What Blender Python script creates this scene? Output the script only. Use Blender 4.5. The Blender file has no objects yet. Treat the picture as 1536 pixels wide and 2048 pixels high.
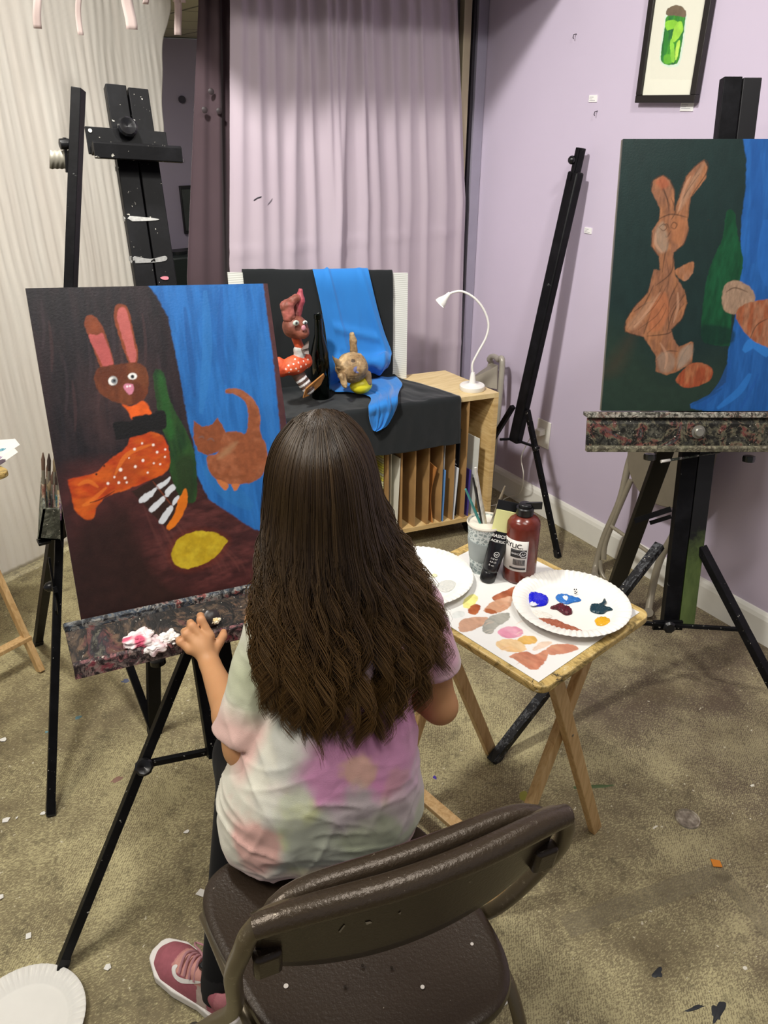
import bpy, bmesh, math, random
import numpy as np
from mathutils import Vector, Matrix
from mathutils.bvhtree import BVHTree
C = bpy.context.scene.collection
random.seed(4); RNG = np.random.default_rng(4)
PI = math.pi
# ------------------------------------------------------------------ camera model, used to measure real places
F = 1540.; PITCH = math.radians(28); CH = 1.55; YAW = math.radians(32.3)
cp, sp = math.cos(PITCH), math.sin(PITCH)
FW = np.array((math.sin(YAW)*cp, math.cos(YAW)*cp, -sp))
RT = np.array((math.cos(YAW), -math.sin(YAW), 0))
UP = np.array((math.sin(YAW)*sp, math.cos(YAW)*sp, cp))
CAM = np.array((0, 0, CH))
def ray(x, y): return FW + (x-768)/F*RT + (1024-y)/F*UP
def pz(x, y, z=0):
    r = ray(x, y); return CAM + r*((z-CH)/r[2])
def px(x, y, X):
    r = ray(x, y); return CAM + r*(X/r[0])
def py(x, y, Y):
    r = ray(x, y); return CAM + r*(Y/r[1])
def pp(P, n, x, y):
    r = ray(x, y); P = np.array(P); return CAM + r*(((P-CAM) @ n)/(r @ n))
def nrm(v): v = np.array(v, float); return v/np.linalg.norm(v)
# ------------------------------------------------------------------ materials
def lin(c):
    if isinstance(c, str):
        c = [int(c[i:i+2], 16)/255 for i in (0, 2, 4)]
    return tuple(((v/12.92) if v <= .04045 else ((v+.055)/1.055)**2.4) for v in c[:3])
class NT:
    def __init__(s, name):
        s.m = bpy.data.materials.new(name); s.m.use_nodes = True
        s.t = s.m.node_tree; s.b = s.t.nodes['Principled BSDF']; s.co = None
    def n(s, ty, **kw):
        nd = s.t.nodes.new(ty)
        for k, v in kw.items():
            if k[0] == '_': setattr(nd, k[1:], v)
            else:
                key = k.replace('0', ' ')
                s.set(nd.inputs[key], v)
        return nd
    def set(s, inp, v):
        if isinstance(v, bpy.types.NodeSocket): s.t.links.new(v, inp)
        else: inp.default_value = v
    def coord(s, scale=(1, 1, 1), rot=(0, 0, 0)):
        if s.co is None: s.co = s.t.nodes.new('ShaderNodeTexCoord')
        mp = s.n('ShaderNodeMapping'); s.t.links.new(s.co.outputs['Object'], mp.inputs[0])
        mp.inputs['Scale'].default_value = scale; mp.inputs['Rotation'].default_value = rot
        return mp.outputs[0]
    def noise(s, scale, detail=3, rough=.5, dist=0, vec=None):
        nd = s.n('ShaderNodeTexNoise', Scale=scale, Detail=detail, Roughness=rough, Distortion=dist)
        s.t.links.new(vec if vec is not None else s.coord(), nd.inputs['Vector']); return nd.outputs[0]
    def ramp(s, fac, stops, interp='LINEAR'):
        r = s.n('ShaderNodeValToRGB'); s.t.links.new(fac, r.inputs[0]); e = r.color_ramp; e.interpolation = interp
        while len(e.elements) < len(stops): e.elements.new(.5)
        for el, (p, c) in zip(e.elements, stops):
            el.position = p; el.color = (*(lin(c) if not isinstance(c, (int, float)) else (c, c, c)), 1)
        return r.outputs[0]
    def mix(s, fac, a, b, blend='MIX'):
        m = s.n('ShaderNodeMix', _data_type='RGBA', _blend_type=blend)
        s.set(m.inputs[0], fac)
        for i, v in ((6, a), (7, b)):
            s.set(m.inputs[i], (*lin(v), 1) if isinstance(v, (str, tuple)) else v)
        return m.outputs[2]
    def math(s, op, a, b=0.):
        m = s.n('ShaderNodeMath', _operation=op); s.set(m.inputs[0], a); s.set(m.inputs[1], b); return m.outputs[0]
    def col(s, c): s.set(s.b.inputs['Base Color'], (*lin(c), 1) if isinstance(c, (str, tuple)) else c); return s
    def p(s, rough=.5, metal=0., spec=.5, **kw):
        s.set(s.b.inputs['Roughness'], rough); s.set(s.b.inputs['Metallic'], metal); s.set(s.b.inputs['Specular IOR Level'], spec)
        for k, v in kw.items(): s.set(s.b.inputs[k.replace('_', ' ')], v)
        return s
    def bump(s, h, strength=.3, dist=.002):
        b = s.n('ShaderNodeBump', Strength=strength, Distance=dist); s.t.links.new(h, b.inputs['Height'])
        s.t.links.new(b.outputs[0], s.b.inputs['Normal']); return s
MATS = {}
def M(c, rough=.5, metal=0., spec=.5, var=.12, sc=30, bump=0, name=None):
    """plain procedural material: colour with slight noise variation"""
    key = (c, rough, metal, spec, var, sc, bump)
    if key in MATS: return MATS[key]
    t = NT(name or 'plain_'+c)
    nz = t.noise(sc, 4)
    base = lin(c)
    t.col(t.mix(t.math('MULTIPLY', nz, 1.), tuple_s(c, 1-var), tuple_s(c, 1+var))).p(rough, metal, spec)
    if bump: t.bump(t.noise(sc*3, 5), bump, .002)
    MATS[key] = t.m; return t.m
def tuple_s(c, k):
    c = [int(c[i:i+2], 16)/255 for i in (0, 2, 4)]
    return tuple(min(1, v*(1+(k-1)*.6)) for v in c)
def vcol(name, rough=.5, spec=.4, bump=0, bs=300, var=0, sheen=0, metal=0., sub=0, trans=0):
    t = NT(name); a = t.n('ShaderNodeVertexColor', _layer_name='Col'); c = a.outputs[0]
    if var: c = t.mix(var, c, t.ramp(t.noise(90, 5), [(.3, .25), (.7, .9)]), 'OVERLAY')
    t.col(c).p(rough, metal, spec)
    if sheen: t.b.inputs['Sheen Weight'].default_value = sheen
    if sub: t.b.inputs['Subsurface Weight'].default_value = sub; t.b.inputs['Subsurface Radius'].default_value = (.01, .004, .002); t.b.inputs['Subsurface Scale'].default_value = 1
    if bump: t.bump(t.noise(bs, 4), bump, .001)
    return t.m
# ------------------------------------------------------------------ objects
def tag(o, label=None, cat=None, group=None, kind=None):
    if label: o['label'] = label
    if cat: o['category'] = cat
    if group: o['group'] = group
    if kind: o['kind'] = kind
    return o
def empty(name, loc, rz=0, label=None, cat=None, group=None):
    o = bpy.data.objects.new(name, None); C.objects.link(o); o.empty_display_size = .05
    o.location = Vector([float(v) for v in loc]); o.rotation_euler = (0, 0, rz); o['_m'] = 1
    del o['_m']
    return tag(o, label, cat, group)
def world(o):
    m = Matrix.Translation(o.location) @ o.rotation_euler.to_matrix().to_4x4()
    return world(o.parent) @ m if o.parent else m
def link_mesh(name, V, Fc, mat, parent=None, local=False, smooth=True, col=None, bevel=0, autosm=None):
    me = bpy.data.meshes.new(name)
    V = np.asarray(V, float)
    if parent is not None and not local:
        Mi = np.array(world(parent).inverted()); V = V @ Mi[:3, :3].T + Mi[:3, 3]
    origin = np.zeros(3)
    if parent is None and len(V):
        origin = np.array([V[:, 0].mean(), V[:, 1].mean(), V[:, 2].min()]); V = V-origin
    if isinstance(Fc, np.ndarray):
        n, k = Fc.shape
        me.vertices.add(len(V)); me.vertices.foreach_set('co', V.ravel())
        me.loops.add(n*k); me.loops.foreach_set('vertex_index', Fc.ravel().astype(np.int32))
        me.polygons.add(n); me.polygons.foreach_set('loop_start', np.arange(0, n*k, k, dtype=np.int32))
        me.polygons.foreach_set('loop_total', np.full(n, k, np.int32))
        me.update(calc_edges=True); me.validate()
    else:
        me.from_pydata(V.tolist(), [], Fc); me.update()
    if smooth: me.polygons.foreach_set('use_smooth', [True]*len(me.polygons))
    if col is not None:
        a = me.color_attributes.new('Col', 'FLOAT_COLOR', 'POINT')
        cc = np.ones((len(V), 4)); cc[:, :3] = col; a.data.foreach_set('color', cc.ravel())
    me.materials.append(mat)
    o = bpy.data.objects.new(name, me); C.objects.link(o)
    o.location = origin
    if parent is not None: o.parent = parent
    if bevel:
        b = o.modifiers.new('bevel', 'BEVEL'); b.width = bevel; b.segments = 2; b.limit_method = 'ANGLE'; b.angle_limit = .6
    if smooth and not isinstance(Fc, np.ndarray):
        try: me.set_sharp_from_angle(angle=math.radians(40))
        except Exception: pass
    return o
class MB:
    def __init__(s, T=None): s.V = []; s.Fc = []; s.T = T
    def add(s, vs, fs):
        n = len(s.V)
        for v in vs:
            v = np.array(v, float)
            if s.T is not None: v = s.T[:3, :3] @ v + s.T[:3, 3]
            s.V.append(v)
        s.Fc += [tuple(i+n for i in f) for f in fs]; return s
    def box(s, c, size, ax=None):
        c = np.array(c, float); ax = np.eye(3) if ax is None else np.array(ax, float)
        vs = [c+sum(ax[i]*size[i]*.5*q[i] for i in range(3)) for q in ((-1,-1,-1),(1,-1,-1),(1,1,-1),(-1,1,-1),(-1,-1,1),(1,-1,1),(1,1,1),(-1,1,1))]
        return s.add(vs, [(0,3,2,1),(4,5,6,7),(0,1,5,4),(1,2,6,5),(2,3,7,6),(3,0,4,7)])
    def bar(s, a, b, w, h, side=None, w2=None, h2=None):
        a = np.array(a, float); b = np.array(b, float); z = nrm(b-a)
        if side is None: side = (1, 0, 0) if abs(z[0]) < .8 else (0, 1, 0)
        x = nrm(np.array(side)-z*(np.array(side) @ z)); y = np.cross(z, x)
        vs = []
        for P, W, H_ in ((a, w, h), (b, w2 or w, h2 or h)):
            vs += [P-x*W/2-y*H_/2, P+x*W/2-y*H_/2, P+x*W/2+y*H_/2, P-x*W/2+y*H_/2]
        return s.add(vs, [(0,3,2,1),(4,5,6,7),(0,1,5,4),(1,2,6,5),(2,3,7,6),(3,0,4,7)])
    def tube(s, pts, r, n=12, cap=True, flat=None):
        pts = [np.array(p, float) for p in pts]; k = len(pts)
        rs = r if hasattr(r, '__len__') else [r]*k
        t0 = nrm(pts[1]-pts[0]); u = nrm(np.cross(t0, (0, 0, 1) if abs(t0[2]) < .9 else (1, 0, 0)))
        vs = []
        for i, p in enumerate(pts):
            t = nrm(pts[min(i+1, k-1)]-pts[max(i-1, 0)]); u = nrm(u-t*(u @ t)); v = np.cross(t, u)
            for j in range(n):
                a = 2*PI*j/n; vs.append(p+rs[i]*(u*math.cos(a)+v*math.sin(a)*(flat or 1)))
        fs = [(i*n+j, i*n+(j+1) % n, (i+1)*n+(j+1) % n, (i+1)*n+j) for i in range(k-1) for j in range(n)]
        if cap: fs += [tuple(range(n-1, -1, -1)), tuple((k-1)*n+j for j in range(n))]
        return s.add(vs, fs)
    def lathe(s, prof, o=(0, 0, 0), ax=(0, 0, 1), n=32, rib=None, sx=1, sy=1):
        o = np.array(o, float); z = nrm(ax); x = nrm(np.cross((0, 1, 0) if abs(z[1]) < .9 else (1, 0, 0), z)); y = np.cross(z, x)
        vs = []
        for i, (r, h) in enumerate(prof):
            for j in range(n):
                a = 2*PI*j/n; rr = r*(1+(rib(i, a) if rib else 0)); vs.append(o+x*rr*sx*math.cos(a)+y*rr*sy*math.sin(a)+z*h)
        k = len(prof)
        fs = [(i*n+j, i*n+(j+1) % n, (i+1)*n+(j+1) % n, (i+1)*n+j) for i in range(k-1) for j in range(n)]
        if prof[0][0] > 1e-6: fs.append(tuple(range(n-1, -1, -1)))
        if prof[-1][0] > 1e-6: fs.append(tuple((k-1)*n+j for j in range(n)))
        return s.add(vs, fs)
    def prism(s, poly, d):
        poly = [np.array(p, float) for p in poly]; n = len(poly); d = np.array(d, float)
        return s.add(poly+[p+d for p in poly], [tuple(range(n-1, -1, -1)), tuple(range(n, 2*n))]+[(i, (i+1) % n, n+(i+1) % n, n+i) for i in range(n)])
    def disc(s, c, r, h, ax=(0, 0, 1), n=20): return s.lathe([(r, -h/2), (r, h/2)], c, ax, n)
    def ball(s, c, r, n=12, sc=(1, 1, 1)):
        pr = [(max(1e-7, math.sin(PI*i/n)), -math.cos(PI*i/n)) for i in range(n+1)]
        vs = []; c = np.array(c, float)
        for q, h in pr:
            for j in range(n*2):
                a = PI*j/n; vs.append(c+np.array((q*math.cos(a)*sc[0], q*math.sin(a)*sc[1], h*sc[2]))*r)
        m = 2*n; fs = [(i*m+j, i*m+(j+1) % m, (i+1)*m+(j+1) % m, (i+1)*m+j) for i in range(n) for j in range(m)]
        return s.add(vs, fs)
    def build(s, name, mat, parent=None, bevel=0, smooth=True, local=False):
        return link_mesh(name, s.V, s.Fc, mat, parent, local=local, smooth=smooth, bevel=bevel)
def catmull(pts, n=8, closed=False):
    pts = np.array(pts, float); k = len(pts); out = []
    for i in range(k if closed else k-1):
        if closed: a, b, c, d = pts[(i-1) % k], pts[i], pts[(i+1) % k], pts[(i+2) % k]
        else: a, b, c, d = pts[max(i-1, 0)], pts[i], pts[i+1], pts[min(i+2, k-1)]
        for j in range(n):
            t = j/n; out.append(.5*((2*b)+(-a+c)*t+(2*a-5*b+4*c-d)*t*t+(-a+3*b-3*c+d)*t**3))
    if not closed: out.append(pts[-1])
    return np.array(out)
def copy_tree(o, parent=None):
    c = o.copy(); C.objects.link(c)
    if parent is not None: c.parent = parent
    for ch in list(o.children): copy_tree(ch, c)
    return c
def grid_faces(nu, nv):
    i = np.arange(nu-1)[:, None]; j = np.arange(nv-1)[None]
    a = (i*nv+j).ravel(); return np.stack([a, a+nv, a+nv+1, a+1], 1)
def sheet(name, G, mat, parent=None, thick=.0015, col=None, smooth=True):
    """grid of points (nu,nv,3) made into a closed thin slab of real thickness"""
    G = np.asarray(G, float); nu, nv = G.shape[:2]
    du = np.gradient(G, axis=0); dv = np.gradient(G, axis=1); n = np.cross(du, dv); n /= np.linalg.norm(n, axis=2, keepdims=True)+1e-12
    V = np.concatenate([(G+n*thick/2).reshape(-1, 3), (G-n*thick/2).reshape(-1, 3)]); N = nu*nv
    f = grid_faces(nu, nv); fb = f[:, ::-1]+N
    idx = np.arange(N).reshape(nu, nv)
    ring = np.concatenate([idx[:, 0], idx[-1, 1:], idx[-2::-1, -1], idx[0, -2:0:-1]]); nx = np.roll(ring, -1)
    side = np.stack([ring, nx, nx+N, ring+N], 1)[:, ::-1]
    c = None if col is None else np.concatenate([np.asarray(col).reshape(-1, 3)]*2)
    return link_mesh(name, V, np.concatenate([f, fb, side]), mat, parent, col=c, smooth=smooth)
# ------------------------------------------------------------------ numpy noise and signed distance modelling
def vnoise(P, scale=1., seed=0):
    P = np.asarray(P, float)*scale+seed*17.31; I = np.floor(P).astype(np.int64); f = P-I; f = f*f*(3-2*f)
    def h(i, j, k):
        n = (i*374761393+j*668265263+k*2147483647+seed*1274126177) & 0xffffffff
        n = ((n ^ (n >> 13))*1274126177) & 0xffffffff; n = (n ^ (n >> 16)) & 0xffff
        return n/65535.
    i, j = I[..., 0], I[..., 1]; k = I[..., 2] if P.shape[-1] > 2 else np.zeros_like(i)
    fx, fy = f[..., 0], f[..., 1]; fz = f[..., 2] if P.shape[-1] > 2 else 0*fx
    r = 0
    for a in (0, 1):
        for b in (0, 1):
            for c in (0, 1):
                if P.shape[-1] == 2 and c: continue
                w = (fx if a else 1-fx)*(fy if b else 1-fy)*((fz if c else 1-fz) if P.shape[-1] > 2 else 1)
                r = r+w*h(i+a, j+b, k+c)
    return r
def fbm(P, scale=1., seed=0, o=4): return sum(vnoise(P, scale*2**i, seed+i)*.5**i for i in range(o))/sum(.5**i for i in range(o))
def cap(P, a, b, ra, rb=None):
    a = np.array(a, float); b = np.array(b, float); rb = ra if rb is None else rb; d = b-a
    t = np.clip(((P-a) @ d)/(d @ d), 0, 1); return np.linalg.norm(P-a-t[..., None]*d, axis=-1)-(ra+(rb-ra)*t)
def ell(P, c, r, R=None):
    q = P-np.array(c, float)
    if R is not None: q = q @ np.array(R, float).T
    r = np.array(r, float); k0 = np.linalg.norm(q/r, axis=-1); k1 = np.linalg.norm(q/r**2, axis=-1)+1e-9
    return k0*(k0-1)/k1
def smin(a, b, k=.02):
    h = np.clip(.5+.5*(b-a)/k, 0, 1); return b+(a-b)*h-k*h*(1-h)
def smins(k, *l):
    r = l[0]
    for x in l[1:]: r = smin(r, x, k)
    return r
def snet(f, lo, hi, h):
    lo = np.array(lo, float); hi = np.array(hi, float); B = 8
    nb = np.ceil((hi-lo)/(h*B)).astype(int)+1; n = nb*B
    cx = [lo[i]+(np.arange(nb[i])+.5)*B*h-h/2 for i in range(3)]
    G = np.stack(np.meshgrid(*cx, indexing='ij'), -1); cv = f(G)
    A = np.repeat(np.repeat(np.repeat(cv, B, 0), B, 1), B, 2)
    act = np.argwhere(np.abs(cv) < B*h*1.5)
    off = np.stack(np.meshgrid(*[np.arange(B)]*3, indexing='ij'), -1).reshape(-1, 3)
    for s0 in range(0, len(act), 400):
        a = act[s0:s0+400]; idx = (a[:, None]*B+off[None]).reshape(-1, 3)
        A[idx[:, 0], idx[:, 1], idx[:, 2]] = f(lo+idx*h)
    S = A < 0
    def sl(d): return tuple(slice(d[i], n[i]-1+d[i]) for i in range(3))
    c8 = [(a, b, c) for a in (0, 1) for b in (0, 1) for c in (0, 1)]
    cnt = sum(S[sl(d)].astype(np.int8) for d in c8); cell = (cnt > 0) & (cnt < 8)
    ids = np.argwhere(cell); num = np.full(cell.shape, -1, np.int64); num[cell] = np.arange(len(ids))
    acc = np.zeros((len(ids), 3)); w = np.zeros(len(ids))
    for a in c8:
        for ax in range(3):
            if a[ax]: continue
            b = list(a); b[ax] = 1
            va = A[tuple((ids+a).T)]; vb = A[tuple((ids+b).T)]; m = (va < 0) != (vb < 0)
            t = np.where(m, va/np.where(m, va-vb, 1), 0); q = np.array(a, float)+0*acc; q[:, ax] += t
            acc[m] += q[m]; w[m] += 1
    V = lo+(ids+acc/w[:, None])*h; Fs = []
    for ax in range(3):
        o1, o2 = (ax+1) % 3, (ax+2) % 3
        s0 = [slice(1, n[i]-1) for i in range(3)]; s0[ax] = slice(0, n[ax]-1); s1 = list(s0); s1[ax] = slice(1, n[ax])
        a = S[tuple(s0)]; b = S[tuple(s1)]; e = np.argwhere(a != b)
        if not len(e): continue
        base = e+np.array([0 if i == ax else 1 for i in range(3)]); fl = S[tuple(base.T)]
        q = []
        for d1, d2 in ((-1, -1), (0, -1), (0, 0), (-1, 0)):
            k = base.copy(); k[:, o1] += d1; k[:, o2] += d2; q.append(num[tuple(k.T)])
        q = np.stack(q, 1); q[~fl] = q[~fl][:, ::-1]; Fs.append(q)
    Fs = np.concatenate(Fs); Fs = Fs[(Fs >= 0).all(1)]
    return V, Fs
def normals(V, Fc):
    n = np.cross(V[Fc[:, 2]]-V[Fc[:, 0]], V[Fc[:, 3]]-V[Fc[:, 1]]); N = np.zeros_like(V)
    for i in range(4): np.add.at(N, Fc[:, i], n)
    return N/(np.linalg.norm(N, axis=1, keepdims=True)+1e-12)
def relax(V, Fc, it=2, k=.5):
    for _ in range(it):
        S = np.zeros_like(V); c = np.zeros(len(V))
        for i in range(4):
            for j in ((i+1) % 4, (i-1) % 4):
                np.add.at(S, Fc[:, i], V[Fc[:, j]]); np.add.at(c, Fc[:, i], 1)
        V = V+k*(S/np.maximum(c, 1)[:, None]-V)
    return V
# ------------------------------------------------------------------ painting on a flat sheet (colours belong to the artwork)
def poly_sd(P, poly):
    x, y = P[:, 0], P[:, 1]; d = np.full(len(P), 1e9); ins = np.zeros(len(P), bool); k = len(poly)
    for i in range(k):
        a = poly[i]; b = poly[(i+1) % k]; e = b-a; w = P-a
        t = np.clip((w @ e)/(e @ e+1e-12), 0, 1); d = np.minimum(d, ((w-t[:, None]*e)**2).sum(1))
        c = (a[1] > y) != (b[1] > y)
        if abs(b[1]-a[1]) > 1e-12: ins ^= c & (x < (b[0]-a[0])*(y-a[1])/(b[1]-a[1])+a[0])
    return np.where(ins, -1, 1)*np.sqrt(d)
class Art:
    def __init__(s, w, h, res, base, seed=1, var=.12, streak=(1, 1)):
        s.w, s.h = w, h; s.nu = int(w/res)+1; s.nv = int(h/res)+1
        u = np.linspace(0, w, s.nu); v = np.linspace(0, h, s.nv); s.U = np.stack(np.meshgrid(u, v, indexing='ij'), -1).reshape(-1, 2)
        s.C = np.ones((len(s.U), 3))*np.array(lin(base)); s.res = res; s.seed = seed; s.rough(np.ones(len(s.U)), var, streak)
    def rough(s, m, var, streak):
        s.seed += 1; q = fbm(s.U*np.array(streak), 60, s.seed, 4)-.5; s.C *= (1+(q*3*var*m)[:, None])
    def poly(s, pts, col, soft=None, smooth=True, var=.12, streak=(1, 1), op=1., col2=None, wob=.0015):
        pts = np.array(pts, float)
        if smooth: pts = catmull(pts, 6, True)
        soft = soft or s.res*.7; lo = pts.min(0)-soft*3-.004; hi = pts.max(0)+soft*3+.004
        k = np.where(((s.U > lo) & (s.U < hi)).all(1))[0]
        if not len(k): return s
        d = poly_sd(s.U[k], pts)+(fbm(s.U[k], 150, s.seed+7, 2)-.5)*wob*2
        m = np.clip(.5-d/(2*soft), 0, 1)*op; s.seed += 3
        q = fbm(s.U[k]*np.array(streak), 70, s.seed, 4)-.5; c = np.array(lin(col))[None]*np.ones((len(k), 1))
        if col2 is not None:
            t = np.clip(.5+(fbm(s.U[k]*np.array(streak), 25, s.seed+2, 3)-.5)*4, 0, 1)[:, None]; c = c*(1-t)+np.array(lin(col2))*t
        c = c*(1+(q*3*var)[:, None]); s.C[k] = s.C[k]*(1-m[:, None])+np.clip(c, 0, 1)*m[:, None]; return s
    def dot(s, c, r, col, asp=1., op=1., soft=None):
        c = np.array(c); return s.poly([c+r*np.array((math.cos(a), asp*math.sin(a))) for a in np.arange(0, 2*PI, PI/4)], col, var=.03, op=op, soft=soft, wob=.0002)
    def line(s, pts, wd, col, op=1.):
        pts = catmull(np.array(pts, float), 6); t = np.gradient(pts, axis=0); n = np.stack([-t[:, 1], t[:, 0]], 1); n /= np.linalg.norm(n, axis=1, keepdims=True)+1e-9
        k = np.linspace(0, PI, len(pts)); w = (wd/2*np.sqrt(np.maximum(np.sin(k), .15)))[:, None]
        return s.poly(np.concatenate([pts+n*w, (pts-n*w)[::-1]]), col, smooth=False, op=op, var=.05, wob=0)
    def mesh(s, name, O, ud, vd, mat, parent, thick):
        """front face grid with a solid block behind it; O corner, ud/vd unit directions; block goes behind the face"""
        O, ud, vd = [np.array(a, float) for a in (O, ud, vd)]; n = np.cross(ud, vd); n = n/np.linalg.norm(n)
        V = O+s.U[:, :1]*ud+s.U[:, 1:]*vd; N = len(V); f = grid_faces(s.nu, s.nv)
        idx = np.arange(N).reshape(s.nu, s.nv); ring = np.concatenate([idx[:, 0], idx[-1, 1:], idx[-2::-1, -1], idx[0, -2:0:-1]])
        Vb = V[ring]-n*thick; m = len(ring); a = np.arange(m); b = (a+1) % m
        side = np.stack([ring[a], ring[b], N+b, N+a], 1)[:, ::-1]
        cen = N+m; Vc = np.array([O+ud*s.w/2+vd*s.h/2-n*thick]); back = np.stack([N+a, N+b, np.full(m, cen), np.full(m, cen)], 1)
        col = np.concatenate([s.C, s.C[ring]*.0+np.array(lin('8a8578')), [lin('8a8578')]])
        me_f = [tuple(q) for q in f.tolist()]+[tuple(q) for q in side.tolist()]+[tuple(q[:3]) for q in back.tolist()]
        return link_mesh(name, np.concatenate([V, Vb, Vc]), me_f, mat, parent, col=np.clip(col, 0, 1), smooth=False)
def text_mesh(name, s, size, mat, O, xd, yd, parent, lift=.0004, align='LEFT', wx=1., bold=0):
    cu = bpy.data.curves.new(name, 'FONT'); cu.body = s; cu.size = size; cu.align_x = align; cu.extrude = .0002; cu.offset = bold
    o = bpy.data.objects.new(name, cu); C.objects.link(o); dg = bpy.context.evaluated_depsgraph_get()
    me = bpy.data.meshes.new_from_object(o.evaluated_get(dg)); V = np.array([v.co[:] for v in me.vertices]); Fc = [tuple(p.vertices) for p in me.polygons]
    bpy.data.objects.remove(o); bpy.data.curves.remove(cu); bpy.data.meshes.remove(me)
    xd, yd = nrm(xd), nrm(yd); n = np.cross(xd, yd)
    W = np.array(O)+V[:, :1]*wx*xd+V[:, 1:2]*yd+(V[:, 2:]+lift)*n
    return link_mesh(name, W, Fc, mat, parent, smooth=False)
def decal(name, target, pix, mat, parent, lift=.0012, res=10, smooth=True):
    """a raised mark lying on the surface of target; outline measured in the photograph, points found on the surface"""
    bv = BVHTree.FromPolygons([tuple(world(target) @ v.co) for v in target.data.vertices], [tuple(p.vertices) for p in target.data.polygons])
    p = catmull(pix, 4, True) if smooth else np.array(pix, float); lo, hi = p.min(0), p.max(0); st = (hi-lo).max()/res/2
    P = [tuple(q) for q in p]; n0 = len(P)
    g = np.stack(np.meshgrid(np.arange(lo[0], hi[0], st), np.arange(lo[1], hi[1], st)), -1).reshape(-1, 2); g = g[poly_sd(g, p) < -st*.5]
    from mathutils.geometry import delaunay_2d_cdt
    vs, _, fs, *_ = delaunay_2d_cdt([Vector(q) for q in P]+[Vector(q) for q in g], [], [list(range(n0))], 1, 1e-6)
    W = []
    for v in vs:
        r = ray(v[0], v[1]); h = bv.ray_cast(Vector(CAM), Vector(nrm(r)), 20)
        if h[0] is None: h = bv.find_nearest(Vector(CAM+r*(W and last or 1.5)))
        W.append(np.array(h[0])+np.array(h[1])*lift*(1 if h[1].dot(Vector(r)) < 0 else -1)); last = np.linalg.norm(W[-1]-CAM)/np.linalg.norm(r)
    n = len(W); W2 = [w+lift*.9*ray(v[0], v[1]) for w, v in zip(W, vs)]
    F1 = [tuple(f) for f in fs]; ec = {}
    for f in F1:
        for i in range(len(f)):
            e = (f[i], f[(i+1) % len(f)]); ec[e] = 1
    bd = [e for e in ec if (e[1], e[0]) not in ec]
    return link_mesh(name, W+W2, F1+[tuple(i+n for i in f[::-1]) for f in F1]+[(a, a+n, b+n, b) for a, b in bd], mat, parent)
# ================================================================== THE ROOM
def floor_mat():
    t = NT('worn_concrete')
    big = t.noise(.9, 3, .5); mid = t.noise(5, 5, .65); fine = t.noise(150, 4, .7)
    sep = t.n('ShaderNodeSeparateXYZ'); t.t.links.new(t.coord(), sep.inputs[0])
    # glue-covered zone on the left, browner worn zone on the right, smooth grey zone behind
    base = t.ramp(mid, [(.25, '74684f'), (.5, '83785a'), (.75, '938867')])
    brown = t.ramp(mid, [(.25, '54463a'), (.5, '66594a'), (.8, '7b6e58')])
    grey = t.ramp(mid, [(.3, '7d7659'), (.7, '928a6c')])
    # right zone factor: x - .35 and y small
    fx = t.math('MULTIPLY', t.math('SUBTRACT', t.math('ADD', sep.outputs[0], t.math('MULTIPLY', t.math('SUBTRACT', big, .5), 1.2)), .12), 2.6)
    fy = t.math('MULTIPLY', t.math('SUBTRACT', 1.12, t.math('ADD', sep.outputs[1], t.math('MULTIPLY', t.math('SUBTRACT', mid, .5), .7))), 2.2)
    cl = lambda v: t.n('ShaderNodeClamp', Value=v).outputs[0]
    fb = cl(t.math('MULTIPLY', cl(fx), cl(fy)))
    c = t.mix(fb, base, brown)
    fg = cl(t.math('MULTIPLY', t.math('SUBTRACT', t.math('ADD', t.math('MULTIPLY', sep.outputs[0], .9), t.math('MULTIPLY', sep.outputs[1], .75)), 2.25), 2.))
    c = t.mix(fg, c, grey)
    # fine ridges left by old glue, broken into flecks
    wv = t.n('ShaderNodeTexWave', _wave_type='BANDS', Scale=62., Distortion=6.0, Detail=3., **{'Detail0Scale': 2.})
    t.t.links.new(t.coord(rot=(0, 0, math.radians(38))), wv.inputs['Vector'])
    fl = t.noise(110, 8, .85, vec=t.coord(scale=(1, 2.6, 1), rot=(0, 0, math.radians(50))))
    fk = t.math('ADD', t.math('MULTIPLY', t.math('MULTIPLY', wv.outputs[1], t.ramp(t.noise(3.1, 3), [(.4, 0.), (.62, 1.)])), .11), t.math('ADD', fl, t.math('MULTIPLY', t.math('SUBTRACT', mid, .5), .28)))
    m = t.ramp(fk, [(.50, 0.), (.575, 1.)])
    amt = t.math('SUBTRACT', .85, t.math('ADD', t.math('MULTIPLY', fb, .38), t.math('MULTIPLY', fg, .45)))
    c = t.mix(t.math('MULTIPLY', m, amt), c, 'cdc394')
    dk = t.ramp(t.noise(24, 6, .8), [(.36, 1.), (.47, 0.)])
    c = t.mix(t.math('MULTIPLY', dk, .5), c, '4c4432')
    sm = t.ramp(t.noise(2.3, 4, .6, 1.5), [(.36, 1.), (.5, 0.)])
    c = t.mix(t.math('MULTIPLY', sm, .3), c, '5f5238')
    wh = t.ramp(t.noise(75, 2, .5), [(.735, 0.), (.75, 1.)])
    c = t.mix(t.math('MULTIPLY', wh, .7), c, 'e4dec4')
    t.col(c).p(.62, 0, .35); t.bump(fk, .25, .002); return t.m
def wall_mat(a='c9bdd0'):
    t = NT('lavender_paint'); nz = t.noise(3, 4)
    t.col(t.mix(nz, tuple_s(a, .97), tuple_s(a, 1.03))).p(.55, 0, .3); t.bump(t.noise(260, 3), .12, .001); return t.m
def struct(o): o['kind'] = 'structure'; return o
WX = 2.12; WY = 2.66
lav = wall_mat()
fl = struct(MB().box((1, 2.5, -.05), (9, 11, .1)).build('floor', floor_mat(), smooth=False))
struct(MB().box((WX+.05, .8, 1.35), (.1, 3.72, 2.7)).build('wall_right', lav, smooth=False))
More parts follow.
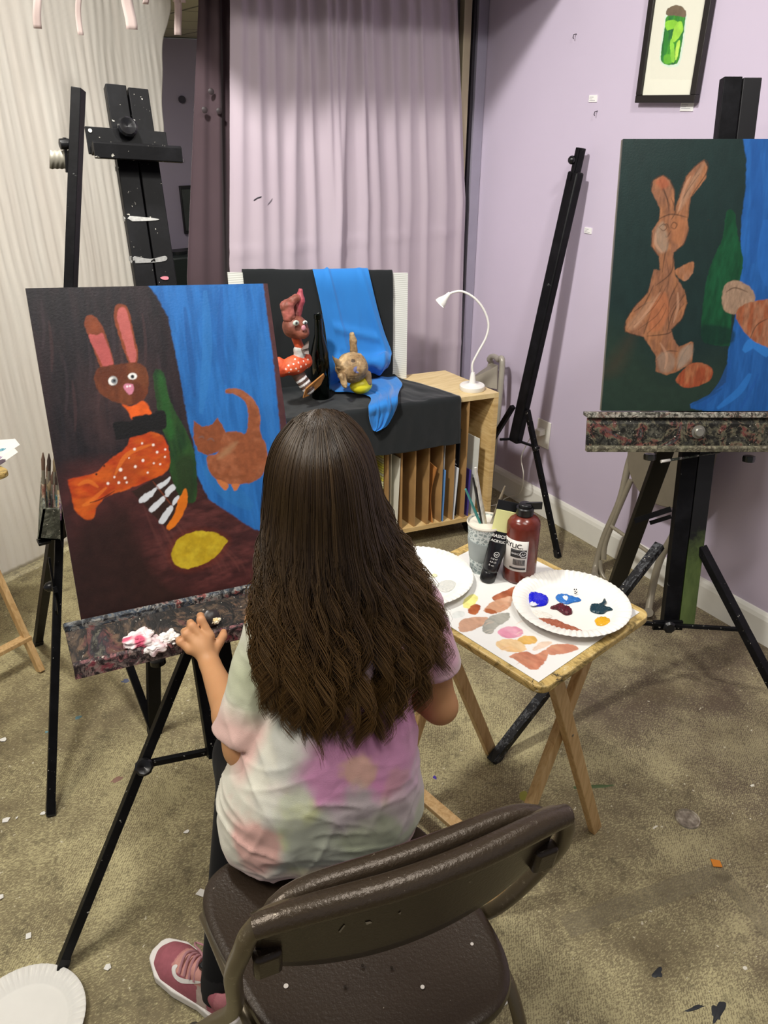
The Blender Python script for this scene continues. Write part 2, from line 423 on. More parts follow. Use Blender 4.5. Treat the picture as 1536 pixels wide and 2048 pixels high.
greyw = M('6f6a70', .6, var=.08, sc=4, name='grey_paint')
struct(MB().box((1.80, WY+.05, 1.35), (.74, .1, 2.7)).build('wall_back', greyw, smooth=False))
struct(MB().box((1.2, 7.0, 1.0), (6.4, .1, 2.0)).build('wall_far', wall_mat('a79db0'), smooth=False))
tile = NT('ceiling_tile')
br = tile.n('ShaderNodeTexBrick', _offset=0., Scale=1., **{'Mortar0Size': .012, 'Brick0Width': .6, 'Row0Height': .6, 'Color1': (*lin('b9b49c'), 1), 'Color2': (*lin('b4ae98'), 1), 'Mortar': (*lin('6e6a5c'), 1)})
tile.t.links.new(tile.coord(), br.inputs['Vector']); tile.col(br.outputs[0]).p(.8)
ZC = py(350, 74, 6.95)[2]
struct(MB().box((1.2, 5.0, ZC+.03), (6.4, 4.2, .06)).build('ceiling_far', tile.m, smooth=False))
struct(MB().box((.3, .6, 2.74), (3.9, 4.6, .08)).build('ceiling', tile.m, smooth=False))
# baseboard with a rounded top edge
prof = [(0, 0), (-.016, 0), (-.016, .085), (-.012, .098), (-.006, .106), (0, .108)]
bb = MB(); bb.prism([(WX+a, -1.0, b) for a, b in prof], (0, 3.64, 0))
struct(bb.build('baseboard_right', M('e6e4da', .35, var=.03), smooth=False))
# metal and painted strips in the corner behind the curtain edge
struct(MB().box((2.02, WY-.02, 1.35), (.035, .03, 2.7)).build('trim_1', M('b5a98d', .35, .3, var=.05), bevel=.003, smooth=False))
struct(MB().box((2.062, WY-.012, 1.35), (.012, .02, 2.7)).build('trim_2', M('262329', .4), smooth=False))
struct(MB().box((2.095, WY-.015, 1.35), (.045, .03, 2.7)).build('trim_3', M('9b95a6', .5, var=.05), smooth=False))
struct(MB().box((1.45, 2.40, 2.32), (1.34, .46, .76)).build('shade_soffit', greyw, smooth=False))  # unseen soffit, added above the view to shade the curtain top and corner
# ------------------------------------------------------------------ paint marks on the floor
def blob(name, c, r, mat, seed, parent=None, asp=1, h=.0012, n=36, jag=.25, rot=0):
    m = MB(); P = []
    for i in range(n):
        a = 2*PI*i/n; q = 1+jag*(vnoise(np.array([[math.cos(a)*1.7+seed*3, math.sin(a)*1.7]]), 1, seed)[0]-.5)*2
        x, y = r*q*math.cos(a), r*q*math.sin(a)*asp; P.append((c[0]+x*math.cos(rot)-y*math.sin(rot), c[1]+x*math.sin(rot)+y*math.cos(rot), c[2]))
    top = [(c[0]+(p[0]-c[0])*.8, c[1]+(p[1]-c[1])*.8, c[2]+h) for p in P]
    m.add(P+top, [tuple(range(n, 2*n))]+[(i, (i+1) % n, n+(i+1) % n, n+i) for i in range(n)])
    return m.build(name, mat, parent)
wt = NT('dry_white_paint'); nz = wt.noise(45, 5, .6, 2.5)
wt.col(wt.ramp(nz, [(.3, '8f8a78'), (.5, 'c9c7bf'), (.7, 'f0efea')])).p(.5); wt.bump(nz, .4, .002)
def mark(x, y, r, mat, seed, asp=1, jag=.3, label=None, rot=0, h=.0008):
    o = blob('paint_mark', pz(x, y, 0), r, mat, seed, fl, asp, h, jag=jag, rot=rot)
    if label: o['label'] = label
    return o
mark(985, 1984, .034, wt.m, 1, .95, .18, 'dried white paint circle on the floor')
for i, (x, y, r) in enumerate([(980, 1893, .004), (979, 1907, .0045), (977, 1920, .0055), (975, 1938, .006), (968, 1943, .003)]): mark(x, y, r, M('e8e4d4', .5), i+5)
mark(1315, 1948, .013, M('24282b', .5), 11, .8, .5, 'dark paint spot on the floor')
mark(1436, 2025, .020, M('24282b', .5), 12, .5, .7, 'dark paint spot on the floor', rot=.4)
mark(1392, 2015, .02, M('24282b', .5), 13, .15, .6, rot=-.3)
mark(1190, 1573, .045, M('4f6238', .6), 14, .12, .6, 'green paint streak on the floor', rot=-.5)
mark(1048, 1594, .018, M('9b9a3c', .6), 15, .8, .5, 'olive paint spot on the floor')
mark(869, 1555, .005, M('4a36a0', .5), 16, 1, .6)
mark(157, 1435, .009, M('5b8087', .5), 17, .8, .6); mark(95, 1464, .008, M('6d98a0', .5), 18, .6, .6)
mark(250, 1362, .012, M('545b73', .6), 19, .6, .7); mark(230, 1560, .016, M('8b6a5b', .7), 20, .5, .6)
mark(1490, 1936, .005, M('e0dccb', .5), 21, .8, .2); mark(1505, 1571, .006, M('e0dccb', .5), 22, .6, .4); mark(1310, 1654, .008, M('e0dccb', .5), 23, .3, .4)
# faint outline left by removed tape
tapem = NT('tape_residue'); n1 = tapem.noise(60, 5, .7); tapem.col(tapem.ramp(n1, [(.35, 'a09478'), (.6, 'c4b896')])).p(.7)
tapem.b.inputs['Alpha'].default_value = .28
def strip(a, b, w):
    A, B = pz(*a), pz(*b); d = nrm(B-A); s = np.array((-d[1], d[0], 0))*w/2
    MB().prism([A-s, B-s, B+s, A+s], (0, 0, .0002)).build('tape_residue', tapem.m, fl, smooth=False)
strip((1130, 1855), (1450, 1742), .05); strip((1440, 1745), (1580, 1910), .04)
# worn metal disc set into the floor
dm = NT('worn_metal_cap'); dm.col(dm.ramp(dm.noise(60, 4, .6), [(.35, '7f7666'), (.55, 'aaa08c'), (.7, 'd8d0ba')])).p(.35, .5)
dr = MB().lathe([(.0001, .0015), (.024, .0018), (.0255, .004), (.029, .0035), (.031, 0)], pz(1375, 1638), n=40).build('floor_plug', dm.m)
tag(dr, 'round worn metal plug set flush into the concrete floor right of the tray table', 'floor plug')
# ------------------------------------------------------------------ curtains
def cloth_mat(name, c, c2=None, rough=.6, trans=.25, weave=700, sheen=.3, stretch=None):
    t = NT(name); v = t.coord(scale=stretch or (1, 1, 1)); nz = t.noise(6 if stretch else 2.5, 4, vec=v)
    t.col(t.ramp(nz, [(.3, c), (.7, c2 or c)])).p(rough, 0, .25); t.b.inputs['Sheen Weight'].default_value = sheen
    tr = t.n('ShaderNodeBsdfTranslucent'); t.set(tr.inputs[0], (*lin(c), 1)); mx = t.n('ShaderNodeMixShader', Fac=trans)
    out = t.t.nodes['Material Output']; t.t.links.new(t.b.outputs[0], mx.inputs[1]); t.t.links.new(tr.outputs[0], mx.inputs[2]); t.t.links.new(mx.outputs[0], out.inputs[0])
    wv = t.noise(weave, 2); b2 = t.noise(35, 3, vec=t.coord(scale=(1, 1, .15))); t.bump(t.math('ADD', t.math('MULTIPLY', wv, .15), b2), .18, .004); return t.m
# lavender curtain: folds at measured places, deep at the top and shallow below
zs = np.linspace(.03, 2.62, 130); us = np.linspace(0, 1, 260); U, Z = np.meshgrid(us, zs, indexing='ij')
xl = np.interp(Z, [0, 1.05, 1.81, 2.6], [1.02, 1.02, 1.095, 1.13]); xr = np.interp(Z, [0, .465, 1.21, 1.86, 2.6], [2.05, 2.045, 2.035, 1.962, 1.90])
X = xl+(xr-xl)*U
fold = 0*U
for c0, dc, w, a in [(.04, 0, .02, .016), (.095, .04, .022, .022), (.16, .03, .018, .018), (.25, -.03, .02, .026), (.30, .05, .014, .022), (.37, .05, .02, .03), (.41, .01, .012, .018), (.46, -.09, .016, .02), (.52, .02, .016, .03), (.57, .04, .02, .024), (.66, .03, .02, .022), (.74, -.02, .02, .018), (.80, .02, .012, .014), (.90, -.01, .02, .018), (.975, .0, .012, .02)]:
    k = (1.8-Z)/1.4; cc = c0+dc*k; ww = w*1.15*(1+.5*k); aa = a*np.clip(.35+.65*(Z-.2)/1.5, .25, 1.1); fold = fold+aa*np.exp(-np.abs((U-cc)/ww)**np.where(U > cc, 1.3, 2.2))
Yc = 2.612-fold+.006*np.sin(U*17+Z*2)+.004*(fbm(np.stack([U*6, Z*4], -1), 1.5, 3)-.5)
Yc = Yc-.004*np.exp(-((Z-1.09-.004*np.sin(U*30))/.006)**2)-.003*np.exp(-((Z-.63)/.006)**2)
cur = sheet('curtain', np.stack([X, Yc, Z], -1), cloth_mat('lavender_satin', 'c6b8c2', 'c0b1bd', .40, .12, 700, .3), thick=.0012)
tag(cur, 'long pale lavender satin curtain hanging behind the still life', 'curtain')
decal('paint_mark', cur, [(507, 400), (514, 395), (523, 392), (522, 395), (514, 398), (508, 402)], M('2a2630', .6), cur, .0015, smooth=False)
decal('paint_mark', cur, [(534, 410), (540, 402), (545, 396), (543, 402), (538, 407)], M('6d6570', .6), cur, .0015, smooth=False)
# dark brown curtain
us = np.linspace(0, 1, 70); U, Z = np.meshgrid(us, zs, indexing='ij')
xl = np.interp(Z, [0, 1.0, 1.83, 2.6], [.87, .905, 1.045, 1.09]); X = xl+(1.19-xl)*U
Y = 2.72+.012*np.sin(U*11+1)+.008*np.sin(U*23+Z*1.2)
bc = sheet('curtain', np.stack([X, Y, Z], -1), cloth_mat('brown_cloth', '54444a', '4a3b40', .8, .05, 500, .2), thick=.0015)
tag(bc, 'narrow dark brown curtain hanging just left of the lavender curtain', 'curtain')
for x, y in [(422, 183), (409, 220), (438, 222)]:
    p = py(x, y, 2.695); MB().lathe([(.0001, 0), (.009, 0), (.010, .002), (.006, .004), (.0001, .004)], p, (0, -1, 0), 18).build('grommet', M('3c3436', .4), bc)
# crinkled white curtain on the left with a ragged right edge
us = np.linspace(-1, 1, 420); U, Z = np.meshgrid(us, np.linspace(.02, 2.62, 150), indexing='ij')
P0 = np.array((.309, 2.855)); D0 = nrm((.232, .105, 0)); S = (U+1)/2
nC = np.array((-D0[1], D0[0], 0)); ew = [((pp(P0.tolist()+[0], nC, *q)[:2]-P0) @ D0[:2], pp(P0.tolist()+[0], nC, *q)[2]) for q in ((205, 1120), (260, 900), (328, 560), (322, 300), (336, 10))]
edge = np.interp(Z, [e[1] for e in ew], [e[0] for e in ew])+.010*np.sin(Z*14)+.006*np.sin(Z*31+1)
wide = -.9+(edge+.9)*S
pl = (np.abs(((wide*26+.8*vnoise(np.stack([wide*3, Z*1.2], -1), 2, 4)) % 1)-.5)-.25)*.006+(np.abs(((wide*61+.9*vnoise(np.stack([wide*5, Z*1.5], -1), 3, 6)) % 1)-.5)-.25)*.004+.0025*np.sin(wide*190+6*vnoise(np.stack([wide*4, Z*2], -1), 2, 8))
pl = pl*.55; big = .007*np.sin(wide*11+.5*np.sin(Z*2))+.003*np.sin(wide*31+1.2)
off = pl+big
X = P0[0]+D0[0]*wide-D0[1]*off; Y = P0[1]+D0[1]*wide+D0[0]*off
wc = sheet('curtain', np.stack([X, Y, Z], -1), cloth_mat('crinkled_muslin', 'f0ede6', 'e6e0d8', .75, .38, 500, .2, (3, 3, .3)), thick=.0012)
tag(wc, 'crinkled cream white curtain hanging at the left behind the easels', 'curtain')
# torn fabric strips hanging over its top
for i, (x, w, yb, x2) in enumerate([(73, 12, 57, 77), (158, 9, 70, 160), (253, 19, 59, 260), (287, 10, 8, 290), (346, 13, 70, 358), (365, 9, 6, 368), (352, 8, 4, 352)]):
    Yp = 2.60 if x < 300 else 2.66
    b = py(x2, yb, Yp); a = py(x, -80, Yp); u = np.array((1, .3, 0))*w/F*2.9*.5; n = 16
    G = [[a+(b-a)*t+u*q+np.array((.004*math.sin(t*6+i), .006*math.sin(t*7+i*2), 0)) for q in (-1, -.4, .4, 1)] for t in np.linspace(0, 1, n)]
    o = sheet('fabric_strip', G, cloth_mat('strip_cloth', 'e2cfc8', 'd8c6be', .8, .25) if i == 0 else bpy.data.materials['strip_cloth'], thick=.0012)
    tag(o, ['short peach fabric strip hanging nearest the top left corner', 'thin peach fabric strip, second from the top left corner', 'wide peach fabric strip above the black easel top', 'short stub of fabric strip just right of the wide strip', 'long twisted fabric strip hanging over the gap beside the curtain', 'small fabric strip end beside the dark brown curtain', 'tiny fabric strip end behind the long twisted strip'][i], 'fabric strip', 'fabric strips hanging from the top of the curtain')
# things seen through the gap
fr = empty('picture_frame', py(372, 465, 6.9), 0, 'dark framed picture on the far wall seen through the curtain gap', 'picture')
a, b = py(358, 372, 6.93), py(392, 466, 6.93)
MB().box(((a[0]+b[0])/2, 6.93, (a[2]+b[2])/2), (b[0]-a[0], .03, a[2]-b[2])).build('frame', M('1c1c1f', .5), fr, bevel=.004)
MB().box(((a[0]+b[0])/2, 6.91, (a[2]+b[2])/2), ((b[0]-a[0])*.8, .012, (a[2]-b[2])*.86)).build('picture', M('3d413f', .5, var=.5, sc=8), fr)
for (x, y, r, lb) in [(364, 199, .028, 'upper'), ]:
    tag(MB().disc(py(x, y, 6.93), r, .02, (0, 1, 0)).build('wall_dot', M('3d3843', .5)), 'dark round dot on the far purple wall seen through the curtain gap', 'peg')  # small dark dot on the far wall, built as a raised disc
tag(MB().box(py(359, 321, 6.94), (.07, .012, .025)).build('wall_label', M('cfcad6', .6)), 'small white label on the far wall above the dark picture', 'wall label')
sp = empty('speaker_cabinet', (py(358, 560, 6.4)[0], 6.4, 0), 0, 'black box standing below the far wall picture seen through the curtain gap', 'box')
q = py(358, 505, 6.4); MB().box((q[0]+.1, 6.4, q[2]/2), (.62, .4, q[2])).build('body', M('16201f', .5), sp, bevel=.02)
MB().disc((q[0]-.02, 6.35, q[2]+.008), .07, .03).build('lid', M('101414', .4), sp)
# ------------------------------------------------------------------ right wall things
pf = empty('picture_frame', (2.10, 1.755, 1.549), 0, 'black framed picture of a green pickle jar on the lavender wall', 'picture')
y0, y1, z0, z1 = 1.645, 1.866, 1.549, 1.90; wd = .021; bl = M('1b1715', .4, var=.2)
f = MB()
f.box((2.107, (y0+y1)/2, z0+wd/2), (.022, y1-y0, wd)).box((2.107, (y0+y1)/2, z1-wd/2), (.022, y1-y0, wd))
for yy in (y0+wd/2, y1-wd/2): f.box((2.107, yy, (z0+z1)/2), (.022, wd, z1-z0-2*wd))
f.build('frame', bl, pf, bevel=.002, smooth=False)
A = Art(y1-y0-2*wd, z1-z0-2*wd, .001, 'e4e3d2', 3, .01)
PO = np.array((2.104, y1-wd, z0+wd)); un = np.array((0, -1, 0)); vn = np.array((0, 0, 1.))
def toart(pix, P, n, O, u, v):
    r = []
    for q in pix:
        w = pp(P, n, *q)-O; r.append((w @ u, w @ v))
    return r
def jar(pix): return toart(pix, PO, np.array((1., 0, 0)), PO, un, vn)
A.poly(jar([(1303, 0), (1410, 0), (1387, 160), (1300, 158)]), 'dfdecd', smooth=False, var=.01)
A.poly(jar([(1334, 28), (1328, 50), (1320, 100), (1320, 122), (1332, 133), (1352, 133), (1361, 122), (1368, 85), (1372, 45), (1370, 28)]), 'cfe0cf', var=.04)
A.poly(jar([(1335, 32), (1330, 52), (1323, 98), (1322, 120), (1332, 129), (1350, 129), (1358, 118), (1364, 85), (1370, 45), (1367, 30)]), '3f8e2c', var=.35, streak=(3, .6), col2='2a6d35')
for k, (q, c) in enumerate([([(1331, 45), (1345, 40), (1357, 45), (1348, 56), (1334, 60)], '86c83a'), ([(1350, 52), (1362, 42), (1366, 60), (1352, 82), (1344, 80)], '9dd648'), ([(1328, 112), (1338, 108), (1347, 113), (1345, 125), (1330, 127)], '63ad33'), ([(1340, 85), (1346, 80), (1350, 118), (1343, 122)], '8ccf45'), ([(1330, 70), (1337, 66), (1334, 104), (1327, 106)], '2f7d2f'), ([(1353, 88), (1360, 82), (1355, 116), (1350, 118)], 'b7e05a')]): A.poly(jar(q), c, var=.15)
A.poly(jar([(1333, 30), (1335, 18), (1347, 11), (1362, 12), (1371, 22), (1370, 34), (1350, 31)]), '6f5f4c', var=.15)
A.mesh('print', PO, un, vn, vcol('print_paper', .6), pf, .006)
for i, (x, y, w, h, lb) in enumerate([(1187, 197, .036, .020, 'small white label on the lavender wall left of the framed picture'), (1375, 213, .046, .024, 'small white label directly below the black framed picture'), (1177, 461, .034, .019, 'small white label on the wall right of the collapsed easel')]):
    p = px(x, y, WX); o = MB().box(p-np.array((.0015, 0, 0)), (.003, w, h)).build('wall_label', M('f0efec', .5, var=.03)); tag(o, lb, 'wall label', 'white labels on the lavender wall')
    for k, (dz, ww) in enumerate([(.004, .5), (-.001, .35), (-.005, .7)]):
        MB().box(p+np.array((-.0032, w*(.42-ww/2), dz)), (.0004, w*ww, .0012)).build('printed_line', M('8d8b90', .6), o)
for x, y in [(1153, 68), (1195, 222)]:
    p = px(x, y, WX); m = MB().tube([p, p+(-.012, 0, -.002), p+(-.014, 0, -.010), p+(-.010, 0, -.014)], .0013, 8)
    tag(m.build('nail', M('39343c', .4, .6)), 'small bent nail in the lavender wall '+('above the collapsed easel' if y < 100 else 'below the upper left label'), 'nail')
ol = empty('wall_outlet', px(1088, 895, WX), 0, 'white outlet plate with a plug on the lavender wall behind the collapsed easel', 'outlet')
p = px(1088, 867, WX); MB().box(p+(-.003, 0, 0), (.006, .075, .115)).build('cover_plate', M('e9e6dc', .35, var=.03), ol, bevel=.002)
MB().box(p+(-.022, .0, .012), (.034, .03, .026)).build('plug', M('e4e1d6', .4, var=.03), ol, bevel=.004)
q = p+(-.04, .004, .008); cd = [q, q+(-.02, .01, -.02), pz(1040, 905, .32), pz(1047, 950, .2), pz(1040, 985, .07), pz(1012, 996, .01), pz(990, 1010, .004), (1.9, 2.30, .004)]
cd[2] = q+(-.05, .02, -.10); tag(MB().tube(catmull(cd, 8), .0022, 8).build('power_cord', M('d8d4c8', .5)), 'thin white power cord running from the outlet down to the floor', 'cord')
# ------------------------------------------------------------------ storage cabinet
wood = NT('pine_plywood'); g = wood.noise(9, 5, .6, 1.2, vec=wood.coord(scale=(1, 1, 7), rot=(0, 0, .1))); g2 = wood.noise(9, 5, .6, 1., vec=wood.coord(scale=(1, 8, 1)))
wood.col(wood.ramp(g, [(.3, 'b08e58'), (.5, 'cbab74'), (.7, 'd9bd88')])).p(.45); wood.bump(g, .1)
wtop = NT('pine_plywood_top'); g2 = wtop.noise(7, 5, .6, 1., vec=wtop.coord(scale=(1, 9, 1), rot=(0, 0, .2)))
wtop.col(wtop.ramp(g2, [(.3, 'c9b07c'), (.5, 'd8c08e'), (.7, 'e2cd9e')])).p(.4)
xf = nrm((.975, -.2, 0)); yb = nrm((-.03, 1, 0)); FR = np.array((1.82, 2.08, 0)); Lc = 1.0; Dc = .325
def cb(s, d, z): return FR-xf*s+yb*d+np.array((0, 0, z))
cab = empty('art_storage_cabinet', cb(Lc/2, Dc/2, 0), 0, 'low pine storage cabinet on casters with upright dividers behind the girl', 'cabinet')
def plank(m, s0, s1, d0, d1, z0, z1): m.prism([cb(s0, d0, z0), cb(s1, d0, z0), cb(s1, d1, z0), cb(s0, d1, z0)][::-1], (0, 0, z1-z0)); return m
plank(MB(), 0, Lc, 0, Dc, .582, .6).build('top_board', wtop.m, cab, smooth=False)
plank(MB(), 0, Lc, 0, Dc, .075, .093).build('bottom_board', wood.m, cab, smooth=False)
plank(MB(), 0, .018, 0, Dc, .093, .582).build('side_panel', wood.m, cab, smooth=False)
plank(MB(), Lc-.018, Lc, 0, Dc, .093, .582).build('side_panel', wood.m, cab, smooth=False)
plank(MB(), .018, Lc-.018, Dc-.008, Dc, .093, .582).build('back_panel', M('7a6038', .6), cab, smooth=False)
dv = M('a07c4e', .6, var=.3, sc=12)
divs = [.115, .165, .215, .27, .325, .38, .435, .52, .61, .7, .8, .9]
for s0 in divs: plank(MB(), s0, s0+.006, .004, Dc-.01, .093, .582).build('divider', dv, cab, smooth=False)
for s0, d0 in ((.06, .05), (.06, Dc-.05), (Lc-.06, .05), (Lc-.06, Dc-.05)):
    c0 = cb(s0, d0, .028); w = MB().lathe([(.012, -.012), (.026, -.011), (.028, 0), (.026, .011), (.012, .012)], c0, xf, 20).build('caster', M('1d1d1e', .4), cab)
    MB().box(cb(s0, d0, .064), (.05, .05, .006)).bar(cb(s0+.016, d0, .065), cb(s0+.016, d0, .025), .003, .03).bar(cb(s0-.016, d0, .065), cb(s0-.016, d0, .025), .003, .03).build('caster_bracket', M('3b3b3d', .35, .8), w)
# art boards filed between the dividers: (px of bottom left x, y at bottom, width px, top y, colour, label)
boards = [(.448, .02, .40, 'b9b08b', 'art print with yellow and black pattern filed leftmost in the cabinet', 'art board'),
 (.392, .004, .30, 'd9d6c6', 'cream board standing in the slot right of the yellow print', 'art board'),
 (.410, .03, .36, 'cfc9b4', 'off-white board leaning behind the cream board', 'art board'),
 (.420, .06, .38, 'bdb492', 'pale tan board topmost in the pack of cream boards', 'art board'),
 (.245, .008, .25, 'b5783e', 'orange brown board with curved edge in the cabinet', 'art board'),
 (.205, .004, .22, '5f8fc7', 'light blue board in the cabinet', 'art board'),
 (.192, .03, .36, 'cfd6da', 'pale grey board behind the light blue board', 'art board'),
 (.150, .004, .22, 'd6dae0', 'short white crumpled board in front of the black board', 'art board'),
 (.130, .03, .37, '16151b', 'black board with white starburst print in the cabinet', 'art board'),
 (.068, .004, .33, 'cfd0c8', 'tall white board beside the cabinet side panel', 'art board'),
 (.092, .01, .20, '4a3c86', 'narrow dark violet board low in the cabinet', 'art board')]
for i, (s0, d0, h, c, lb, ct) in enumerate(boards):
    ln = .012 if i in (1, 7) else .004
    poly = [cb(s0+ln, d0, .0935), cb(s0+ln, d0+.25, .0935), cb(s0, d0+.25, .0935+h), cb(s0, d0, .0935+h)]
    if i == 4: poly = [cb(s0+ln, d0, .0935)]+[cb(s0+ln*(1-t), d0-.0+.02*math.sin(t*PI*1.2), .0935+h*t) for t in np.linspace(.1, .95, 8)]+[cb(s0, d0+.05, .0935+h), cb(s0, d0+.25, .0935+h), cb(s0+ln, d0+.25, .0935)]
    mt = M(c, .6, var=.1, sc=9)
    if i == 0:
        t = NT('patterned_print'); bk = t.n('ShaderNodeTexBrick', Scale=24., Color1=(*lin('d8d24e'), 1), Color2=(*lin('c8c6b0'), 1), Mortar=(*lin('27231d'), 1)); t.t.links.new(t.coord(rot=(PI/2, 0, 0)), bk.inputs[0]); t.col(bk.outputs[0]).p(.5); mt = t.m
    o = MB().prism(poly, xf*.0035).build('art_board', mt, smooth=False); tag(o, lb, ct, 'art boards filed in the storage cabinet')
    if i == 8:
        st = []; c0 = cb(s0, d0, .0935+.22)-yb*.001
        for k in range(14):
            a = 2*PI*k/14; r = .022 if k % 2 else .010; st.append(c0-xf*(.001)+yb*(.03+r*math.cos(a))+np.array((0, 0, r*math.sin(a)*1.3)))
        MB().prism([q-xf*.002 for q in st], -xf*.0006).build('starburst', M('d9d9de', .5), o, smooth=False)
# ================================================================== STILL LIFE ON THE CABINET
TZ = .6
pR = pz(813, 757, TZ)[:2]; pL = py(455, 545, 2.53); pR3 = np.array((pR[0], pR[1], TZ)); pL3 = np.array((pL[0], pL[1], TZ))
bx = nrm(pL3-pR3); bn = nrm(np.cross(bx, (0, 0, 1))); bn = bn if bn[1] < 0 else -bn; BW = np.linalg.norm(pL3-pR3)
zR, zL = 1.0, pL[2]
def bd(s, z, off=0): return pR3+bx*s+bn*off+np.array((0, 0, z))
white_core = NT('corrugated_plastic'); wv = white_core.n('ShaderNodeTexWave', _bands_direction='Z', Scale=42.); white_core.t.links.new(white_core.coord(), wv.inputs[0])
white_core.col(white_core.mix(wv.outputs[0], 'c9ccc4', 'eceee8')).p(.4)
o = MB().prism([bd(0, .001), bd(BW, .001), bd(BW, zL-TZ), bd(0, zR-TZ)], -bn*.006).build('display_board', white_core.m, smooth=False)
tag(o, 'white corrugated board standing upright behind the still life under black cloth', 'display board')
ztop = lambda s: zR+(zL-zR)*s/BW-TZ
bcloth = cloth_mat('black_cloth', '1c2022', '14181a', .85, .02, 600, .25)
# path of the black cloth: behind board, over top, down, across the table, over the front edge
rows = []
def crow(L, Rr): rows.append((np.array(L), np.array(Rr)))
sR, sL = .062, BW-.05
for z in (-.10, -.05): crow(bd(sL, ztop(sL)+z, -.010), bd(sR, ztop(sR)+z, -.010))
crow(bd(sL, ztop(sL)+.004, -.006), bd(sR, ztop(sR)+.004, -.006)); crow(bd(sL, ztop(sL)+.004, .002), bd(sR, ztop(sR)+.004, .002))
for f in (.97, .9, .8, .7, .6, .5, .4, .3, .2, .12, .06): crow(bd(sL, ztop(sL)*f, .006), bd(sR, ztop(sR)*f, .006))
crow(bd(sL, .02, .012), bd(sR-.01, .02, .012)); crow(bd(sL, .006, .03), bd(sR-.03, .006, .03))
fe_r = cb(.165, 0, TZ); fe_l = cb(.97, 0, TZ)
bl_, br_ = bd(sL, .005, .05), bd(sR-.05, .005, .05)
for f in (.15, .3, .5, .7, .85, .96):
    a = bl_*(1-f)+fe_l*f; b = br_*(1-f**.8)+fe_r*f**.8; a[2] = b[2] = TZ+.004; crow(a, b)
for d, z in ((-.004, .003), (-.009, -.006), (-.010, -.03), (-.012, -.06), (-.014, -.09), (-.016, -.12), (-.017, -.15), (-.018, -.17)): crow(cb(.97, d, TZ+z), cb(.165, d, TZ+z))
L = np.array([r[0] for r in rows]); Rr = np.array([r[1] for r in rows]); L = catmull(L, 4); Rr = catmull(Rr, 4)
uu = np.linspace(0, 1, 110); G = L[:, None]*(1-uu)[None, :, None]+Rr[:, None]*uu[None, :, None]; nr = len(L)
tt = np.linspace(0, 1, nr)[:, None]*np.ones((1, 110)); du = np.gradient(G, axis=0); dv = np.gradient(G, axis=1); nn = np.cross(du, dv); nn /= np.linalg.norm(nn, axis=2, keepdims=True)+1e-9
if nn[nr//4, 50] @ bn < 0: nn = -nn
fo = .010*fbm(np.stack([uu[None]*14+0*tt, tt*9], -1), 1, 8, 3)+.004*np.abs(np.sin(uu[None]*40+tt*8))*np.clip((tt-.75)*4, 0, 1)
fo = fo*np.clip(np.abs(tt-.12)*12, .15, 1)
G = G+nn*fo[..., None]
G[:, :, 2] = np.where((tt > .5) & (tt < .72), np.maximum(G[:, :, 2], TZ+.003), G[:, :, 2])
G[-1, :, 2] += .012*(fbm(np.stack([uu*7, 0*uu], -1), 1, 3)-.5)
tag(sheet('black_cloth', G, bcloth, thick=.0015), 'black cloth draped over the display board and cabinet top under the still life', 'cloth')
# blue cloth
rws = [('b', (627, 552), (733, 552), -.022, .0), ('t', (625, 539), (735, 537), 0, 0), ('f', (630, 560), (741, 560), .022, 0), ('f', (641, 610), (754, 615), .024, 0), ('f', (650, 660), (768, 665), .026, 0),
       ('f', (655, 705), (782, 705), .036, 0), ('f', (656, 735), (779, 722), .06, 0), ('z', (657, 768), (772, 742), .624, 0), ('z', (668, 784), (788, 750), .619, 0), ('z', (700, 786), (804, 768), .618, 0), ('z', (740, 797), (800, 782), .616, 0),
       ('h', (737, 815), (796, 797), .026, 0), ('h', (737, 835), (790, 820), .028, 0), ('h', (742, 853), (772, 851), .028, 0), ('h', (745, 860), (752, 861), .028, 0)]
hn = np.cross(xf, (0, 0, 1)); hn = hn if hn[1] < 0 else -hn
def rp(k, q, o):
    if k == 'b': return pp(bd(0, 0, o), bn, *q)
    if k == 't':
        p = pp(bd(0, 0, 0), bn, *q); return p
    if k == 'f': return pp(bd(0, 0, o), bn, *q)
    if k == 'z': return pz(q[0], q[1], o)
    return pp(cb(0, -o, 0), hn, *q)
L = np.array([rp(k, a, o) for k, a, b, o, _ in rws]); Rr = np.array([rp(k, b, o) for k, a, b, o, _ in rws]); L = catmull(L, 7); Rr = catmull(Rr, 7)
nu = 60; uu = np.linspace(0, 1, nu); G = L[:, None]*(1-uu)[None, :, None]+Rr[:, None]*uu[None, :, None]; nr = len(L); tt = np.linspace(0, 1, nr)[:, None]*np.ones((1, nu))
du = np.gradient(G, axis=0); dv = np.gradient(G, axis=1); nn = np.cross(du, dv); nn /= np.linalg.norm(nn, axis=2, keepdims=True)+1e-9
if nn[nr//4, 30] @ bn < 0: nn = -nn
U2 = uu[None]+0*tt
fo = .006*np.exp(-((U2-.25-.1*tt)/.03)**2)+.010*np.exp(-((U2-.8-.1*np.sin(tt*6))/.05)**2)*np.clip(tt*3, 0, 1)+.012*fbm(np.stack([U2*5, tt*10], -1), 1, 5, 3)*np.clip(tt*2.5, .15, 1)+.010*np.exp(-((tt-.27-.04*U2)/.012)**2)*(U2 > .15)*(U2 < .85)+.018*np.exp(-((U2-.85)/.10)**2)*np.exp(-((tt-.46)/.09)**2)
fo = fo*(1-.65*np.exp(-((tt-.58)/.10)**2))
G = G+nn*fo[..., None]; G[:, :, 2] += np.where(tt > .5, .0, 0)
tag(sheet('blue_cloth', G, cloth_mat('blue_cotton', '2f86d6', '2a7bcb', .75, .1, 700, .3), thick=.0014), 'bright blue cloth draped from the display board down over the cabinet front', 'cloth')
